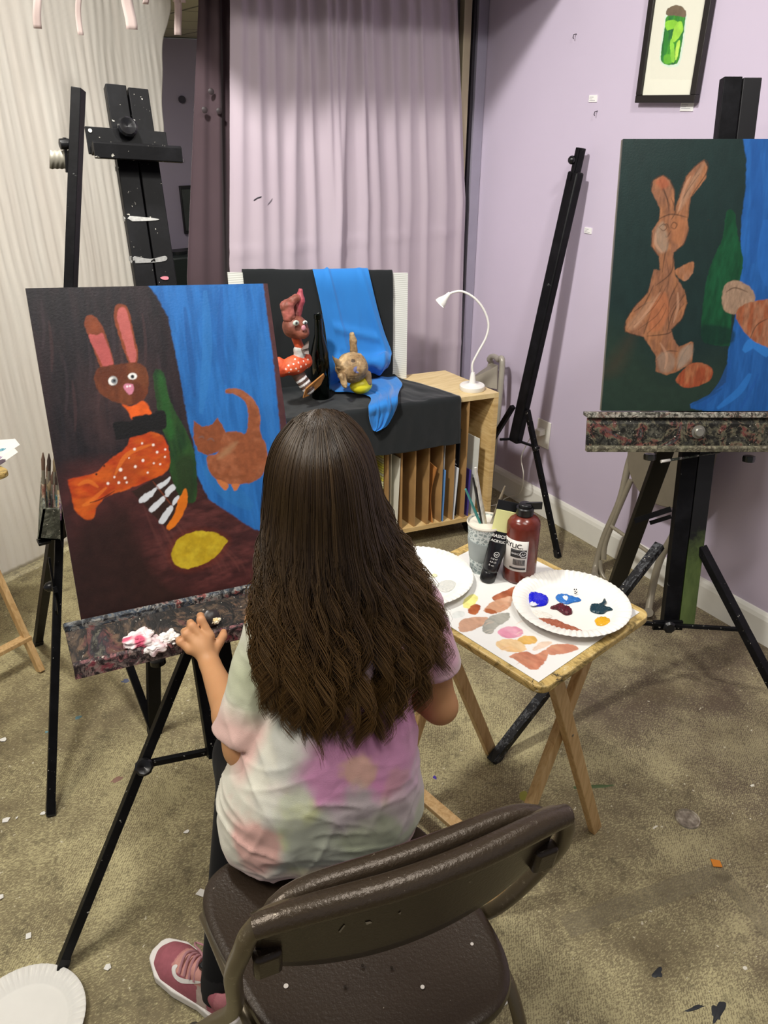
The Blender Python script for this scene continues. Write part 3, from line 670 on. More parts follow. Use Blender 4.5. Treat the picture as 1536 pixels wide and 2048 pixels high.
# ---- rabbit sculpture of painted paper
Y0 = 2.30
def S(x, y, dy=0): return py(x, y, Y0+dy)
def sdf_part(name, f, c, r, h, mat, parent, colf, crumple=.002, cs=60, seed=1, it=1, faceted=False):
    c = np.array(c); V, Q = snet(f, c-r, c+r, h); V = relax(V, Q, it)
    N = normals(V, Q); q = fbm(V, cs, seed, 3)-.5
    if faceted: q = np.abs(vnoise(V, cs, seed)-.5)+.5*np.abs(vnoise(V, cs*2.1, seed+1)-.5)-.3
    V = V+N*(q*2*crumple)[:, None]
    return link_mesh(name, V, Q, mat, parent, col=np.clip(colf(V, N), 0, 1), smooth=not faceted)
def noisy(c1, c2, sc, seed=0):
    a, b = np.array(lin(c1)), np.array(lin(c2))
    def g(V, N):
        t = np.clip((fbm(V, sc, seed, 4)-.5)*3.2+.5, 0, 1)[:, None]; return a*(1-t)+b*t
    return g
mache = vcol('painted_papier_mache', .55, .4, .3, 200)
rb = empty('rabbit_sculpture', pz(612, 792, TZ), 0, 'painted papier-mache rabbit figure with orange body and striped leg leaning on the black cloth', 'sculpture')
k = .00172
hc = S(590, 654)
sdf_part('head', lambda P: smin(ell(P, hc, (25*k, 23*k, 22*k)), ell(P, S(603, 664, -.02), (14*k, 18*k, 13*k)), .01), hc, .07, .0028, mache, rb, noisy('5e3326', '8a5040', 40, 2), .0022, 70, 3)
ea, eb = S(581, 632), S(572, 600); ec = S(590, 590, .005)
sdf_part('ear', lambda P: smins(.006, cap(P, S(578, 634), S(573, 612), .022, .020), cap(P, S(573, 612), S(592, 596), .018, .014))+0, S(580, 615), .075, .0028, mache, rb, noisy('7a4538', 'b0655c', 50, 5), .003, 60, 4, faceted=True)
sdf_part('ear', lambda P: smins(.006, cap(P, S(593, 632, .01), S(599, 600, .01), .017, .017), cap(P, S(599, 600, .01), S(601, 582, .01), .017, .009)), S(597, 605), .085, .0028, mache, rb, noisy('b5525f', '6a3430', 30, 9), .003, 60, 6, faceted=True)
MB().ball(S(592, 646, -.045), .0115, 10, (1, .5, .8)).build('eye', M('b9c2b8', .3, var=.3), rb)
MB().ball(S(610, 645, -.036), .0085, 10, (1, .5, .8)).build('eye', M('c9cfca', .3, var=.2), rb)
for q in (S(593, 646, -.052), S(611, 646, -.042)): MB().ball(q, .0042, 8, (1, .5, 1)).build('pupil', M('3a3f44', .3), rb)
MB().ball(S(607, 656, -.052), .008, 8, (1, .6, 1.2)).build('nose', M('c98a96', .4), rb)
sdf_part('neck', lambda P: cap(P, S(592, 676), S(600, 697), .016, .015), S(597, 686), .05, .0028, mache, rb, noisy('b54a2c', 'd2603a', 50, 3), .003, 80, 5)
sdf_part('collar', lambda P: cap(P, S(597, 699), S(600, 712), .017, .020), S(599, 706), .05, .0028, mache, rb, noisy('a9aaa6', 'd8d6d2', 50, 3), .002, 80, 5)
m = MB(); cc = S(604, 700, -.03)
m.prism([cc, S(618, 682, -.035), S(617, 696, -.04)], (0, .008, 0)).prism([cc, S(617, 697, -.03), S(618, 709, -.04), S(607, 707, -.03)], (0, .008, 0)).build('bow', M('6d615c', .6, var=.3), rb, smooth=False)
bo = sdf_part('body', lambda P: smins(.015, cap(P, S(566, 736), S(590, 730), .026, .030), cap(P, S(590, 730), S(610, 722), .030, .026), cap(P, S(558, 722), S(564, 742), .014, .016)), S(588, 730), .095, .0019, mache, rb, noisy('b8452a', 'd9603a', 40, 8), .003, 50, 7)
bv = BVHTree.FromPolygons([tuple(world(bo) @ v.co) for v in bo.data.vertices], [tuple(p.vertices) for p in bo.data.polygons])
att = bo.data.color_attributes['Col']; WV = np.array([tuple(world(bo) @ v.co) for v in bo.data.vertices]); cc_ = np.zeros(len(WV)*4); att.data.foreach_get('color', cc_); cc_ = cc_.reshape(-1, 4)
for x, y in [(577, 731), (587, 728), (597, 725), (607, 722), (616, 719), (582, 739), (592, 737), (602, 733), (612, 729), (572, 738), (597, 742), (606, 715), (590, 718), (615, 735), (578, 745)]:
    h = bv.ray_cast(Vector(CAM), Vector(nrm(ray(x, y))), 20)[0]
    if h: cc_[np.linalg.norm(WV-np.array(h), axis=1) < .0031, :3] = lin('e8d8cf')
att.data.foreach_set('color', cc_.ravel())
la, lb_ = S(591, 742, .005), S(617, 778, -.02); ld = nrm(lb_-la); ll = np.linalg.norm(lb_-la)
def legcol(V, N):
    t = (V-la) @ ld/ll; c = noisy('3b2a26', '5a443c', 40, 4)(V, N); w = ((t*4.2+.35) % 1 < .42) & (t > .28); c[w] = np.array(lin('d6d6d8')); return c
sdf_part('striped_leg', lambda P: cap(P, la, lb_, .022, .021), (la+lb_)/2, .085, .0022, mache, rb, legcol, .0018, 60, 5)
m = MB(); fo_ = [S(606, 797, -.03), S(612, 778, -.05), S(648, 748, -.035), S(650, 752, -.025), S(642, 770, -.03), S(618, 792, -.03)]; m.prism(fo_, (0.004, .012, 0)).build('foot', M('a8743e', .6, var=.35, sc=60, bump=.4), rb, bevel=.002, smooth=False)
# ---- cat sculpture of kraft paper
ct = empty('cat_sculpture', pz(703, 770, TZ+.02), 0, 'crumpled tan kraft paper cat figure with pointed ears and upright tail', 'sculpture')
cC = py(703, 735, 2.29)
kraft = vcol('kraft_paper', .6, .35, .5, 120)
def catf(P):
    d = ell(P, cC, (.058, .054, .055)); d = smin(d, ell(P, py(718, 735, 2.255), (.030, .03, .036)), .015)
    d = smin(d, cap(P, py(678, 730, 2.28), py(665, 712, 2.27), .014, .002), .008); d = smin(d, cap(P, py(716, 722, 2.27), py(722, 706, 2.27), .013, .002), .008)
    d = smin(d, cap(P, py(684, 752, 2.25), py(690, 772, 2.24), .014, .010), .01)
    d = smin(d, cap(P, py(735, 750, 2.27), py(738, 765, 2.26), .014, .012), .01); return d
def catcol(V, N):
    c = noisy('8f7350', 'c2a67c', 30, 4)(V, N); d = np.linalg.norm(V-py(706, 718, 2.245), axis=1); c[d < .013] = np.array(lin('4b3a2a'))
    t = (vnoise(V, 90, 5) > .62)[:, None]; return np.where(t, c*.72, c)
co_ = sdf_part('body', catf, cC, .10, .0026, kraft, ct, catcol, .0045, 42, 9, faceted=True)
sdf_part('tail', lambda P: smin(cap(P, py(708, 706, 2.33), py(706, 682, 2.33), .015, .013), cap(P, py(706, 682, 2.33), py(704, 669, 2.33), .013, .009), .006), py(706, 688, 2.33), .06, .0026, kraft, ct, catcol, .003, 50, 8, faceted=True)
decal('face_mark', co_, [(708, 735), (714, 733), (713, 740), (718, 746), (711, 745), (707, 741)], M('6b6f9c', .6), ct, .001)
# ---- lemon
lc = pz(722, 771, TZ+.056); le = MB(); pr = [(max(1e-6, .030*math.sin(PI*i/18)**.85), -.036*math.cos(PI*i/18)*(1+.12*abs(math.cos(PI*i/18))**6)) for i in range(19)]
le.lathe(pr, lc, nrm((1, -.35, .05)), 28); tag(le.build('lemon', M('e6dc2e', .4, var=.15, sc=25, bump=.25)), 'yellow lemon lying on the blue cloth in front of the paper cat', 'lemon')
# ---- bottle
gb = NT('green_glass'); gb.col((.015, .07, .02)).p(.06, 0, .6); gb.b.inputs['Transmission Weight'].default_value = .75; gb.b.inputs['IOR'].default_value = 1.5
b_x = py(639, 700, 2.36); bp = np.array((b_x[0], 2.36, TZ+.006)); bh = (py(635, 628, 2.36)[2]-bp[2])/.26
bt = empty('wine_bottle', bp, 0, 'dark green glass wine bottle standing between rabbit and cat figures', 'bottle')
MB().lathe([(a*(.75+.25*bh), b*bh) for a, b in [(.0001, .004), (.028, 0), (.0325, .006), (.033, .12), (.031, .145), (.022, .175), (.0145, .20), (.0125, .245), (.0145, .247), (.0145, .258), (.012, .26), (.0105, .258), (.0105, .2), (.018, .176), (.028, .145), (.030, .12), (.030, .012), (.0001, .012)]], bp, n=36).build('glass', gb.m, bt)
# ---- lamp
wp = M('e9e7e1', .3, var=.03)
lp = empty('desk_lamp', pz(944, 776, TZ), 0, 'small white gooseneck lamp with round base on the pine cabinet top', 'lamp')
b0 = pz(944, 779, TZ); MB().lathe([(.045, 0), (.047, .003), (.047, .017), (.044, .020), (.018, .022), (.013, .026), (.008, .062), (.0065, .066), (.0001, .066)], b0, n=40).build('base', wp, lp)
fh = np.array((math.sin(YAW), math.cos(YAW), 0)); LP = lambda x, y: pp(b0, fh, x, y)
path = catmull([b0+(0, 0, .06), LP(945, 728), LP(956, 705), LP(972, 675), LP(977, 648), LP(968, 620), LP(950, 597), LP(925, 583), LP(905, 585), LP(892, 593)], 8)
MB().tube(path, .0042, 12).build('gooseneck', wp, lp)
h0, h1 = LP(896, 590), LP(872, 607); hx = nrm(h1-h0-fh*.012-np.array((0, 0, .012))); 
MB().lathe([(.006, -.01), (.008, 0), (.010, .010), (.019, .030), (.021, .042), (.019, .042), (.017, .032), (.0001, .030)], h0, hx, 24).build('lamp_head', wp, lp)
em = NT('lamp_glow'); em.col('fff8e0'); em.b.inputs['Emission Color'].default_value = (1, .95, .85, 1); em.b.inputs['Emission Strength'].default_value = 6
MB().disc(h0+hx*.035, .0165, .003, hx, 20).build('bulb', em.m, lp)
MB().tube([b0+(.01, .045, .006), b0+(.035, .06, .004), b0+(.07, .05, .003), b0+(.083, .06, -.003)], .0015, 8).build('cord', wp, lp)
# ---- folded chair behind the cabinet
fc = empty('folding_chair', (2.02, 2.45, 0), 0, 'folded beige metal chair leaning in the corner behind the pine cabinet', 'chair')
bm_ = M('a9a496', .35, .2, var=.08); X0 = 1.965
cy = lambda x, y: px(x, y, 1.97)
tp = catmull([(X0-.02, 2.52, .0), (X0, 2.49, .3), py(977, 740, 2.47), py(979, 718, 2.46), py(987, 713, 2.43), py(997, 719, 2.37), (2.045, 2.33, .60), (2.02, 2.31, .3), (1.99, 2.30, 0)], 8)
MB().tube(tp, .012, 10).build('frame', bm_, fc)
a, b_ = py(983, 725, 2.45), py(996, 730, 2.38); m = MB(); m.prism([py(983, 727, 2.46), py(995, 731, 2.38), (2.03, 2.335, .5), (1.975, 2.48, .5)], (.006, .002, 0)).build('backrest', M('8d8678', .4, .1), fc, smooth=False)
# ================================================================== EASELS
def black_paint(name, dens=.70, tint='0c0c0e'):
    t = NT(name); n1 = t.noise(120, 3, .5); n2 = t.noise(14, 5, .7); n3 = t.noise(300, 2)
    c = t.mix(t.ramp(n2, [(.45, 0.), (.8, 1.)]), tint, '1a1a1d')
    c = t.mix(t.ramp(n1, [(dens, 0.), (dens+.03, 1.)]), c, 'b9b6ac'); c = t.mix(t.math('MULTIPLY', t.ramp(t.noise(9, 6, .8, 1.), [(.66, 0.), (.72, 1.)]), .55), c, '8d908c')
    t.col(c).p(.45, 0, .15); t.bump(n1, .08); return t.m
BK = black_paint('black_easel_paint'); BK2 = black_paint('black_easel_paint_clean', .78)
def grunge(name, seed, cols, base='1a1816', k=1.):
    t = NT(name); v = t.coord(scale=(1, 1, 1)); t.t.nodes
    w = t.n('ShaderNodeTexNoise', _noise_dimensions='4D', Scale=38.*k, Detail=5., Roughness=.7, Distortion=2.5, W=float(seed)); t.t.links.new(v, w.inputs['Vector'])
    w2 = t.n('ShaderNodeTexNoise', _noise_dimensions='4D', Scale=17.*k, Detail=4., Roughness=.6, Distortion=1.5, W=float(seed+4)); t.t.links.new(v, w2.inputs['Vector'])
    c = t.ramp(w2.outputs[0], [(.3+i*.4/(len(cols)-1), q) for i, q in enumerate(cols)])
    c = t.mix(t.ramp(w.outputs[0], [(.47, 0.), (.56, 1.)]), c, base); c = t.mix(t.ramp(t.noise(150, 3, .6), [(.68, 0.), (.71, 1.)]), c, 'd8d2c4')
    t.col(c).p(.5, 0, .25); t.bump(w.outputs[0], .6, .003); return t.m
# ---- the painting the girl works on
TLc, BLc, BRc = np.array((.208, 1.529, 1.257)), np.array((.150, 1.296, .696)), np.array((.607, 1.271, .659))
ev = nrm(TLc-BLc); eu = BRc-BLc; eu = nrm(eu-ev*(eu @ ev)); en = np.cross(eu, ev)   # en points to the viewer
CW, CHt = .460, .61
def q3(L): return [(x/2.438, y/2.438+540) for x, y in L]
ppt = lambda L: toart(q3(L), BLc, en, BLc, eu, ev)
A = Art(CW, CHt, .0014, '2c1c1f', 5, .22, (1, .35))
A.poly(ppt([(90, 60), (720, 60), (830, 300), (860, 520), (915, 700), (950, 1000), (560, 1010), (280, 960), (200, 500)]), '241c20', .02, var=.3, streak=(3, .6), col2='19151a')
A.poly(ppt([(300, 1000), (560, 940), (950, 1080), (1250, 1250), (1300, 1700), (400, 1750), (330, 1300)]), '381b1b', .02, var=.25, col2='4a2322')
A.poly(ppt([(340, 1300), (500, 1180), (650, 1150), (720, 1350), (1000, 1600), (1250, 1600), (1250, 1750), (380, 1760)]), '2a1613', .03, var=.2)
A.poly(ppt([(660, 1130), (780, 1260), (950, 1080), (1120, 1180), (1250, 1280), (1230, 1480), (1000, 1560), (800, 1500), (720, 1350)]), '522a28', .02, var=.35, streak=(1, 3), col2='3b1d1d')
A.poly(ppt([(560, 430), (680, 430), (760, 520), (740, 700), (640, 720), (560, 660), (520, 700), (540, 820), (480, 820), (430, 560)]), '463030', .03, var=.3, op=.6)
for i in range(16):
    x = 200+i*38; A.line(ppt([(x, 150+(i*97) % 400), (x+15, 280+(i*97) % 400), (x+5+(i % 3)*9, 400+(i*97) % 400)]), .006, ['3b2f35', '4a3132', '1d181c'][i % 3], .35)
for i in range(14): A.line(ppt([(700+i*30, 1150+i*14), (760+i*34, 1300+i*10), (840+i*30, 1450+i*2)]), .005, ['5e3530', '3a1f1f', '6b3c35'][i % 3], .35)
# blue drape
A.poly(ppt([(712, 60), (1285, 50), (1335, 400), (1400, 760), (1400, 1300), (1240, 1265), (1140, 1200), (1020, 1120), (960, 1000), (945, 850), (915, 740), (880, 520), (838, 320), (820, 230), (765, 130)]), '1a5a9c', .0015, False, .10, (3, .5), col2='2266ab')
for (L, w, c) in [([(1000, 100), (1010, 400), (980, 700)], .02, '2c72b2'), ([(1080, 80), (1075, 380), (1100, 560)], .014, '194f90'), ([(1170, 80), (1180, 320), (1160, 560)], .018, '296db0'), ([(900, 180), (930, 420), (950, 620)], .012, '144885'), ([(1270, 300), (1300, 600), (1340, 900)], .022, '2b6cae'), ([(1000, 950), (1100, 1060), (1230, 1160)], .04, '276ca8'), ([(1200, 500), (1230, 800), (1200, 1100)], .02, '2669ac')]: A.line(ppt(L), w, c, .5)
A.poly(ppt([(1282, 60), (1310, 60), (1400, 760), (1420, 1100), (1395, 1100), (1340, 500)]), '47292b', .0015, False, .2)
# green bottle
A.poly(ppt([(748, 505), (800, 502), (818, 600), (850, 680), (915, 800), (950, 900), (960, 1020), (955, 1120), (905, 1135), (860, 1080), (830, 990), (825, 860), (780, 740)]), '16361a', .001, var=.3, streak=(2, .6), col2='23441d')
A.poly(ppt([(770, 520), (795, 520), (830, 680), (850, 800), (820, 820), (790, 680)]), '1f5220', .004, var=.2, op=.8)
A.poly(ppt([(850, 950), (930, 900), (950, 1000), (945, 1110), (900, 1120)]), '1e2c16', .006, op=.7)
# rabbit
A.poly(ppt([(422, 225), (455, 222), (490, 260), (520, 330), (552, 440), (550, 470), (500, 482), (470, 420), (430, 320), (412, 260)]), '7a3a1e', .001, var=.2)
A.poly(ppt([(432, 320), (475, 318), (500, 310), (530, 380), (548, 440), (546, 465), (505, 476), (478, 420)]), 'ab514f', .0012, var=.12)
A.poly(ppt([(565, 175), (600, 168), (628, 200), (650, 300), (672, 400), (668, 450), (630, 455), (600, 380), (570, 290), (556, 220)]), '7a3a1e', .001, var=.2)
A.poly(ppt([(580, 190), (605, 182), (622, 215), (645, 310), (663, 400), (660, 448), (636, 452), (612, 380), (585, 290), (570, 230)]), 'b05a55', .0012, var=.12)
A.poly(ppt([(480, 480), (560, 462), (660, 452), (710, 480), (724, 560), (710, 620), (660, 652), (600, 655), (520, 625), (475, 580), (460, 530)]), '5c2b16', .0012, var=.2, col2='6b381e', streak=(2, 1))
A.poly(ppt([(596, 655), (640, 665), (700, 640), (735, 690), (740, 720), (650, 730), (625, 690)]), 'd5591a', .0015, var=.2)
def edot(x, y, r, c, a=1.): A.poly(ppt([(x+r*math.cos(t), y+r*a*math.sin(t)) for t in np.arange(0, 2*PI, PI/4)]), c, var=.02, wob=.0003)
edot(551, 540, 22, 'a5a7a6', 1.05); edot(545, 542, 17, 'e6e4e0', 1.1); edot(555, 541, 13, '6b7076'); edot(557, 540, 6, '17181a')
edot(646, 518, 22, 'e9e8e4', .75); edot(646, 520, 9, '15161a', 1.1)
A.poly(ppt([(600, 570), (620, 553), (645, 558), (655, 575), (645, 598), (632, 606), (615, 592)]), 'c87c93', var=.06)
edot(620, 568, 5, 'f0e6ea'); edot(634, 566, 5, 'f0e6ea')
# orange body
A.poly(ppt([(650, 790), (770, 795), (815, 850), (828, 920), (815, 980), (740, 1020), (620, 1070), (530, 1100), (475, 1150), (455, 1210), (420, 1215), (370, 1180), (350, 1110), (335, 1040), (345, 1018), (460, 990), (540, 920), (620, 860)]), 'ae3c10', .0012, var=.22, streak=(1, 2), col2='bf5516')
A.poly(ppt([(520, 1040), (545, 990), (600, 930), (640, 900), (690, 960), (690, 1010), (620, 1045)]), 'a04717', .006, var=.2, op=.6)
for L in ([(560, 1000), (620, 900), (740, 850)], [(380, 1050), (430, 1030), (480, 1060)], [(400, 1150), (440, 1130), (520, 1060)]): A.line(ppt(L), .008, 'e07a2a', .5)
for x, y, r in [(693, 845, 4), (747, 853, 6), (766, 888, 5), (806, 875, 4), (804, 911, 4), (697, 929, 6), (656, 874, 6), (629, 917, 3), (588, 974, 8), (660, 959, 6), (750, 942, 4), (781, 947, 4), (720, 988, 4), (558, 1010, 4), (610, 1014, 6), (526, 1041, 6), (579, 1037, 6), (618, 1036, 4)]: edot(x, y, r+.5, 'efe4da')
for x, y, r in [(544, 908, 4), (600, 870, 4), (470, 996, 5), (508, 955, 5)]: edot(x, y, r, '2b1210')
A.line(ppt([(438, 1135), (490, 1118), (558, 1078)]), .0022, '2b120d')
A.poly(ppt([(556, 745), (640, 738), (650, 715), (700, 705), (750, 700), (760, 685), (800, 690), (812, 740), (800, 775), (740, 785), (690, 805), (580, 828), (565, 815)]), '0e0e10', .0012, var=.1)
# striped leg
A.poly(ppt([(640, 1080), (750, 1020), (835, 1000), (850, 1060), (880, 1110), (860, 1180), (820, 1250), (800, 1248), (740, 1190), (690, 1130)]), '2c1a15', .001, False, var=.1)
for L in ([(680, 1115), (740, 1072), (765, 1062), (745, 1100), (690, 1138)], [(765, 1050), (800, 1030), (828, 1008), (830, 1025), (805, 1052), (775, 1068)], [(725, 1165), (780, 1115), (805, 1100), (800, 1125), (745, 1178)], [(805, 1080), (838, 1048), (850, 1050), (852, 1068), (815, 1105)], [(775, 1225), (800, 1180), (830, 1148), (845, 1160), (820, 1205), (795, 1238)], [(840, 1130), (865, 1098), (875, 1104), (865, 1130), (845, 1148)]): A.poly(ppt(L), 'c9cdd2', .0008, var=.06)
A.line(ppt([(745, 1030), (800, 1100), (840, 1150)]), .002, '7a3a20')
A.poly(ppt([(905, 1065), (915, 1110), (905, 1160), (880, 1210), (840, 1260), (815, 1262), (815, 1240), (850, 1190), (870, 1120)]), 'd06d14', .001, var=.15, col2='dd8424')
# cat
A.poly(ppt([(945, 735), (985, 762), (1035, 755), (1060, 720), (1085, 760), (1105, 800), (1095, 850), (1060, 890), (1010, 905), (965, 880), (942, 820)]), '7e4427', .001, False, var=.15, streak=(2, 2))
A.poly(ppt([(1090, 800), (1160, 788), (1200, 795), (1210, 700), (1190, 640), (1140, 605), (1100, 600), (1110, 580), (1170, 580), (1230, 625), (1265, 690), (1272, 800), (1300, 860), (1300, 950), (1260, 1020), (1180, 1045), (1080, 1035), (1020, 980), (1010, 905), (1060, 895)]), '84492b', .0012, var=.18, col2='905537', streak=(2, 2))
A.poly(ppt([(1110, 860), (1160, 840), (1110, 900), (1060, 920)]), '9b7452', .004, op=.7)
A.poly(ppt([(1058, 1022), (1110, 1040), (1110, 1065), (1095, 1072), (1070, 1045)]), 'b46a3c', var=.1); A.poly(ppt([(1128, 1045), (1165, 1045), (1160, 1068), (1142, 1075)]), 'b46a3c', var=.1)
for L in ([(965, 820), (985, 812), (995, 822)], [(1010, 830), (1030, 822), (1045, 835)]): A.line(ppt(L), .0035, '6e5048', .8)
A.line(ppt([(1040, 990), (1120, 1012), (1210, 1000)]), .006, '7c4526', .5)
# lemon
A.poly(ppt([(835, 1365), (870, 1305), (950, 1272), (1040, 1278), (1090, 1300), (1110, 1320), (1095, 1350), (1060, 1400), (1000, 1440), (910, 1460), (860, 1445), (840, 1410)]), '7a2f18', .012, var=.2, op=.6)
A.poly(ppt([(838, 1375), (870, 1310), (950, 1275), (1035, 1278), (1085, 1300), (1110, 1322), (1090, 1350), (1055, 1395), (990, 1435), (910, 1457), (862, 1440), (842, 1410)]), 'b0941a', .001, var=.14, col2='bfa627', streak=(2, 2))
cv = vcol('acrylic_painting', .42, .4, .25, 220)
pt = A.mesh('canvas_painting', BLc, eu, ev, cv, None, .006)
tag(pt, 'painting of a rabbit with orange body, cat and lemon on the left easel', 'painting')
# ---- generic easel members
def E1(u, v, n=0): return BLc+eu*u+ev*v+en*n
ez = empty('easel', pz(430, 1560), 0, 'black easel holding the rabbit and cat painting in front of the girl', 'easel')
uc = .236; side = eu
vb = -.34
m = MB(); m.bar(E1(uc-.0205, vb, -.020), E1(uc-.0205, .985, -.020), .038, .022, side).bar(E1(uc+.0205, vb, -.020), E1(uc+.0205, .982, -.020), .038, .022, side).bar(E1(uc, vb, -.028), E1(uc, .975, -.028), .02, .008, side)
ms = m.build('mast', BK, ez, bevel=.0015, smooth=False)
# top clamp
def uvp(x, y, n): 
    w = pp(E1(0, 0, n), en, x, y)-BLc; return w @ eu, w @ ev
u0, v0 = uvp(170, 250, .004); u1, v1 = uvp(332, 257, .004); _, v2 = uvp(180, 305, .004)
MB().prism([E1(u0, v2, -.006), E1(u1, v2, -.006), E1(u1, v0, -.006), E1(u0, v0, -.006)], en*.006).build('top_clamp_plate', BK, ez, bevel=.001, smooth=False)
MB().prism([E1(u0+.004, v2+.012, 0), E1(u0+.004, v2+.012, .03), E1(u0+.004, v2+.007, .034), E1(u0+.004, v2-.018, .030), E1(u0+.004, v2-.018, .024), E1(u0+.004, v2-.004, .024), E1(u0+.004, v2-.004, 0)], eu*(u1-u0+.012)).build('clamp_ledge', black_paint('painted_ledge', .69), ez, bevel=.001, smooth=False)
MB().disc(E1(u0+.008, v0-.008, .0006), .0035, .0015, en, 12).build('screw', M('c9c6bd', .3, .6), ez)
uk, vk = uvp(255, 253, .012)
kn = MB(); kn.lathe([(.006, -.014), (.006, 0), (.017, 0), (.0185, .003), (.0185, .009), (.015, .012), (.010, .011), (.0001, .008)], E1(uk, vk, .004), en, 28, rib=lambda i, a: .02*math.sin(a*10)).build('clamp_knob', M('17171a', .2, var=.3), ez)
# tray: top rail, sloping trough with a lip
ut0, ut1 = -.032, .50
g1 = grunge('paint_crusted_tray', 2, ['1d1a18', '4a382e', '211f1f', '5b4a3a', '2a2320', '6b5440', '5e3534', '23222a', '6d6a5a'], '151210', .5)
g2 = grunge('paint_crusted_rail', 7, ['4d5a66', '6d6a64', '2c3a4a', '8b8a84', '7d3a36', '44524f'], '222326')
def rail(name, prof, u0, u1, mat, par, P0=E1, ax=None):
    a = [P0(u0, v, n) for n, v in prof]; return MB().prism(a, (eu if ax is None else ax)*(u1-u0)).build(name, mat, par, bevel=.001, smooth=False)
rail('tray_back_rail', [(-.010, -.012), (.018, -.014), (.020, -.003), (.014, .004), (.010, -.001), (-.010, -.001)], ut0, ut1, g2, ez)
rail('tray', [(.010, -.012), (.052, -.070), (.056, -.068), (.016, -.010)], ut0, ut1, g1, ez)
rail('tray_lip', [(.048, -.072), (.050, -.066), (.066, -.060), (.070, -.066), (.066, -.092), (.060, -.092), (.060, -.072)], ut0, ut1, grunge('paint_crusted_lip', 11, ['5e4a48', '7d3a44', '8b7a74', '3a3336', 'a06a6c', '4a4a48'], '2a2224'), ez)
# knob on the tray with a flake of dried paint
kb = E1(*uvp(424, 1240, .05), .036)
MB().lathe([(.006, -.02), (.007, 0), (.016, .001), (.018, .006), (.017, .014), (.011, .018), (.0001, .018)], kb, nrm(en+.3*ev), 24, rib=lambda i, a: .03*math.sin(a*8)).build('tray_knob', M('2a2422', .35, var=.5), ez)
# legs
def on(x, y, n): return pp(E1(0, 0, n), en, x, y)
hl = on(392, 1262, -.02); fL = pz(121, 1940); mb = E1(uc, vb+.01, -.02); hr = hl+eu*.10; fR = np.array((.70, 1.06, 0))
def leg(name, a, b, w, h, mat, par, side=None, foot=True):
    d = nrm(np.array(b)-np.array(a)); o = MB().bar(a, np.array(b)+np.array((0, 0, .004)), w, h, side).build(name, mat, par, bevel=.0015, smooth=False)
    if foot: MB().bar(np.array(b)-d*.03+(0, 0, .002), np.array(b)+(0, 0, .0), w+.0015, h+.0015, side).build('rubber_foot', M('101010', .7), o, smooth=False)
    return o
for a, b in ((hl, fL), (hr, fR)): leg('leg', a, b, .024, .018, BK, ez, en)
rtop = E1(uc, .70, -.04); rf = pz(309, 1466); leg('leg', rtop, rf, .034, .024, BK2, ez, eu)
lk = hl+(fL-hl)*(.36); lk = hl+(fL-hl)*max(.05, min(.9, 1.0*(np.linalg.norm(pp(hl, nrm(np.cross(fL-hl, RT)), 287, 1530)-hl)/np.linalg.norm(fL-hl))))
rk = hr+(fR-hr)*(np.linalg.norm(lk-hl)/np.linalg.norm(fL-hl))
for k_ in (lk, rk):
    MB().bar(k_, mb+(k_-mb)*.02, .010, .014).build('brace', BK, ez, bevel=.001, smooth=False)
    MB().lathe([(.005, -.01), (.016, -.008), (.018, 0), (.018, .008), (.014, .012), (.005, .010), (.0001, .006)], k_+en*.014-np.array((0, 0, .0)), nrm(CAM-k_), 22, rib=lambda i, a: .03*math.sin(a*9)).build('leg_knob', M('151517', .3), ez)
MB().lathe([(.008, -.006), (.013, -.005), (.013, .005), (.008, .006)], on(316, 1323, -.02)+(0, 0, 0), (0, 0, 1), 20, sx=1.2).build('leg_knob', M('121214', .25), ez)
for L, c in [([(214, 440), (245, 432), (310, 437), (311, 441), (250, 443)], 'a9a9a6'), ([(243, 520), (262, 512), (300, 518), (330, 512), (330, 522), (290, 526), (258, 526)], '8d8d8b'), ([(224, 334), (231, 336), (229, 343), (224, 341)], 'c2c2be'), ([(265, 65+175), (270, 240), (268, 246)], '9d9d9a')]:
    try: decal('paint_smear', ms, L, M(c, .6, var=.4, sc=200), ms, .0012)
    except Exception: pass
decal('paint_smear', ms, [(320, 556), (327, 553), (336, 554), (336, 559), (328, 560)], M('cc7a86', .5), ms, .0015)
# crumpled tissues on the tray
def tissue(name, c, r, col1, col2, seed, label, fl=.55):
    n = 46; m = []
    c = np.array(c)
    th = np.linspace(0, 2*PI, 2*n, endpoint=False); ph = np.linspace(.02, PI-.02, n)
    T, Pp = np.meshgrid(th, ph); D = np.stack([np.sin(Pp)*np.cos(T), np.sin(Pp)*np.sin(T), np.cos(Pp)], -1).reshape(-1, 3)
    q = np.abs(vnoise(D, 1.5, seed)-.5)*1.0+np.abs(vnoise(D, 3, seed+1)-.5)*.45+np.abs(vnoise(D, 8, seed+2)-.5)*.18
    V = c+D*(r*(.62+q))[:, None]*np.array((1.25, 1, fl)); W = 2*n
    F_ = np.array([(i*W+j, (i+1)*W+j, (i+1)*W+(j+1) % W, i*W+(j+1) % W) for i in range(n-1) for j in range(W)])
    t = np.clip((vnoise(D, 1.6, seed+9)-.5)*5+.5, 0, 1)[:, None]; col = np.array(lin(col1))*t+np.array(lin(col2))*(1-t)
    o = link_mesh(name, V, F_[:, ::-1], vcol(name+'_paper', .8, .1, .2, 200), None, col=col, smooth=False)
    return tag(o, label, 'tissue', 'crumpled tissues on the easel tray')
tp_ = lambda x, y, n: E1(*uvp(x, y, n), n)
tissue('crumpled_tissue', tp_(276, 1278, .05), .024, 'd3607c', 'f0e3e3', 4, 'crumpled tissue stained pink, farthest left on the easel tray', .6)
tissue('crumpled_tissue', tp_(307, 1290, .06), .024, 'efe6e4', 'dcc3c6', 14, 'crumpled pink-streaked white tissue between the pink and white ones', .55)
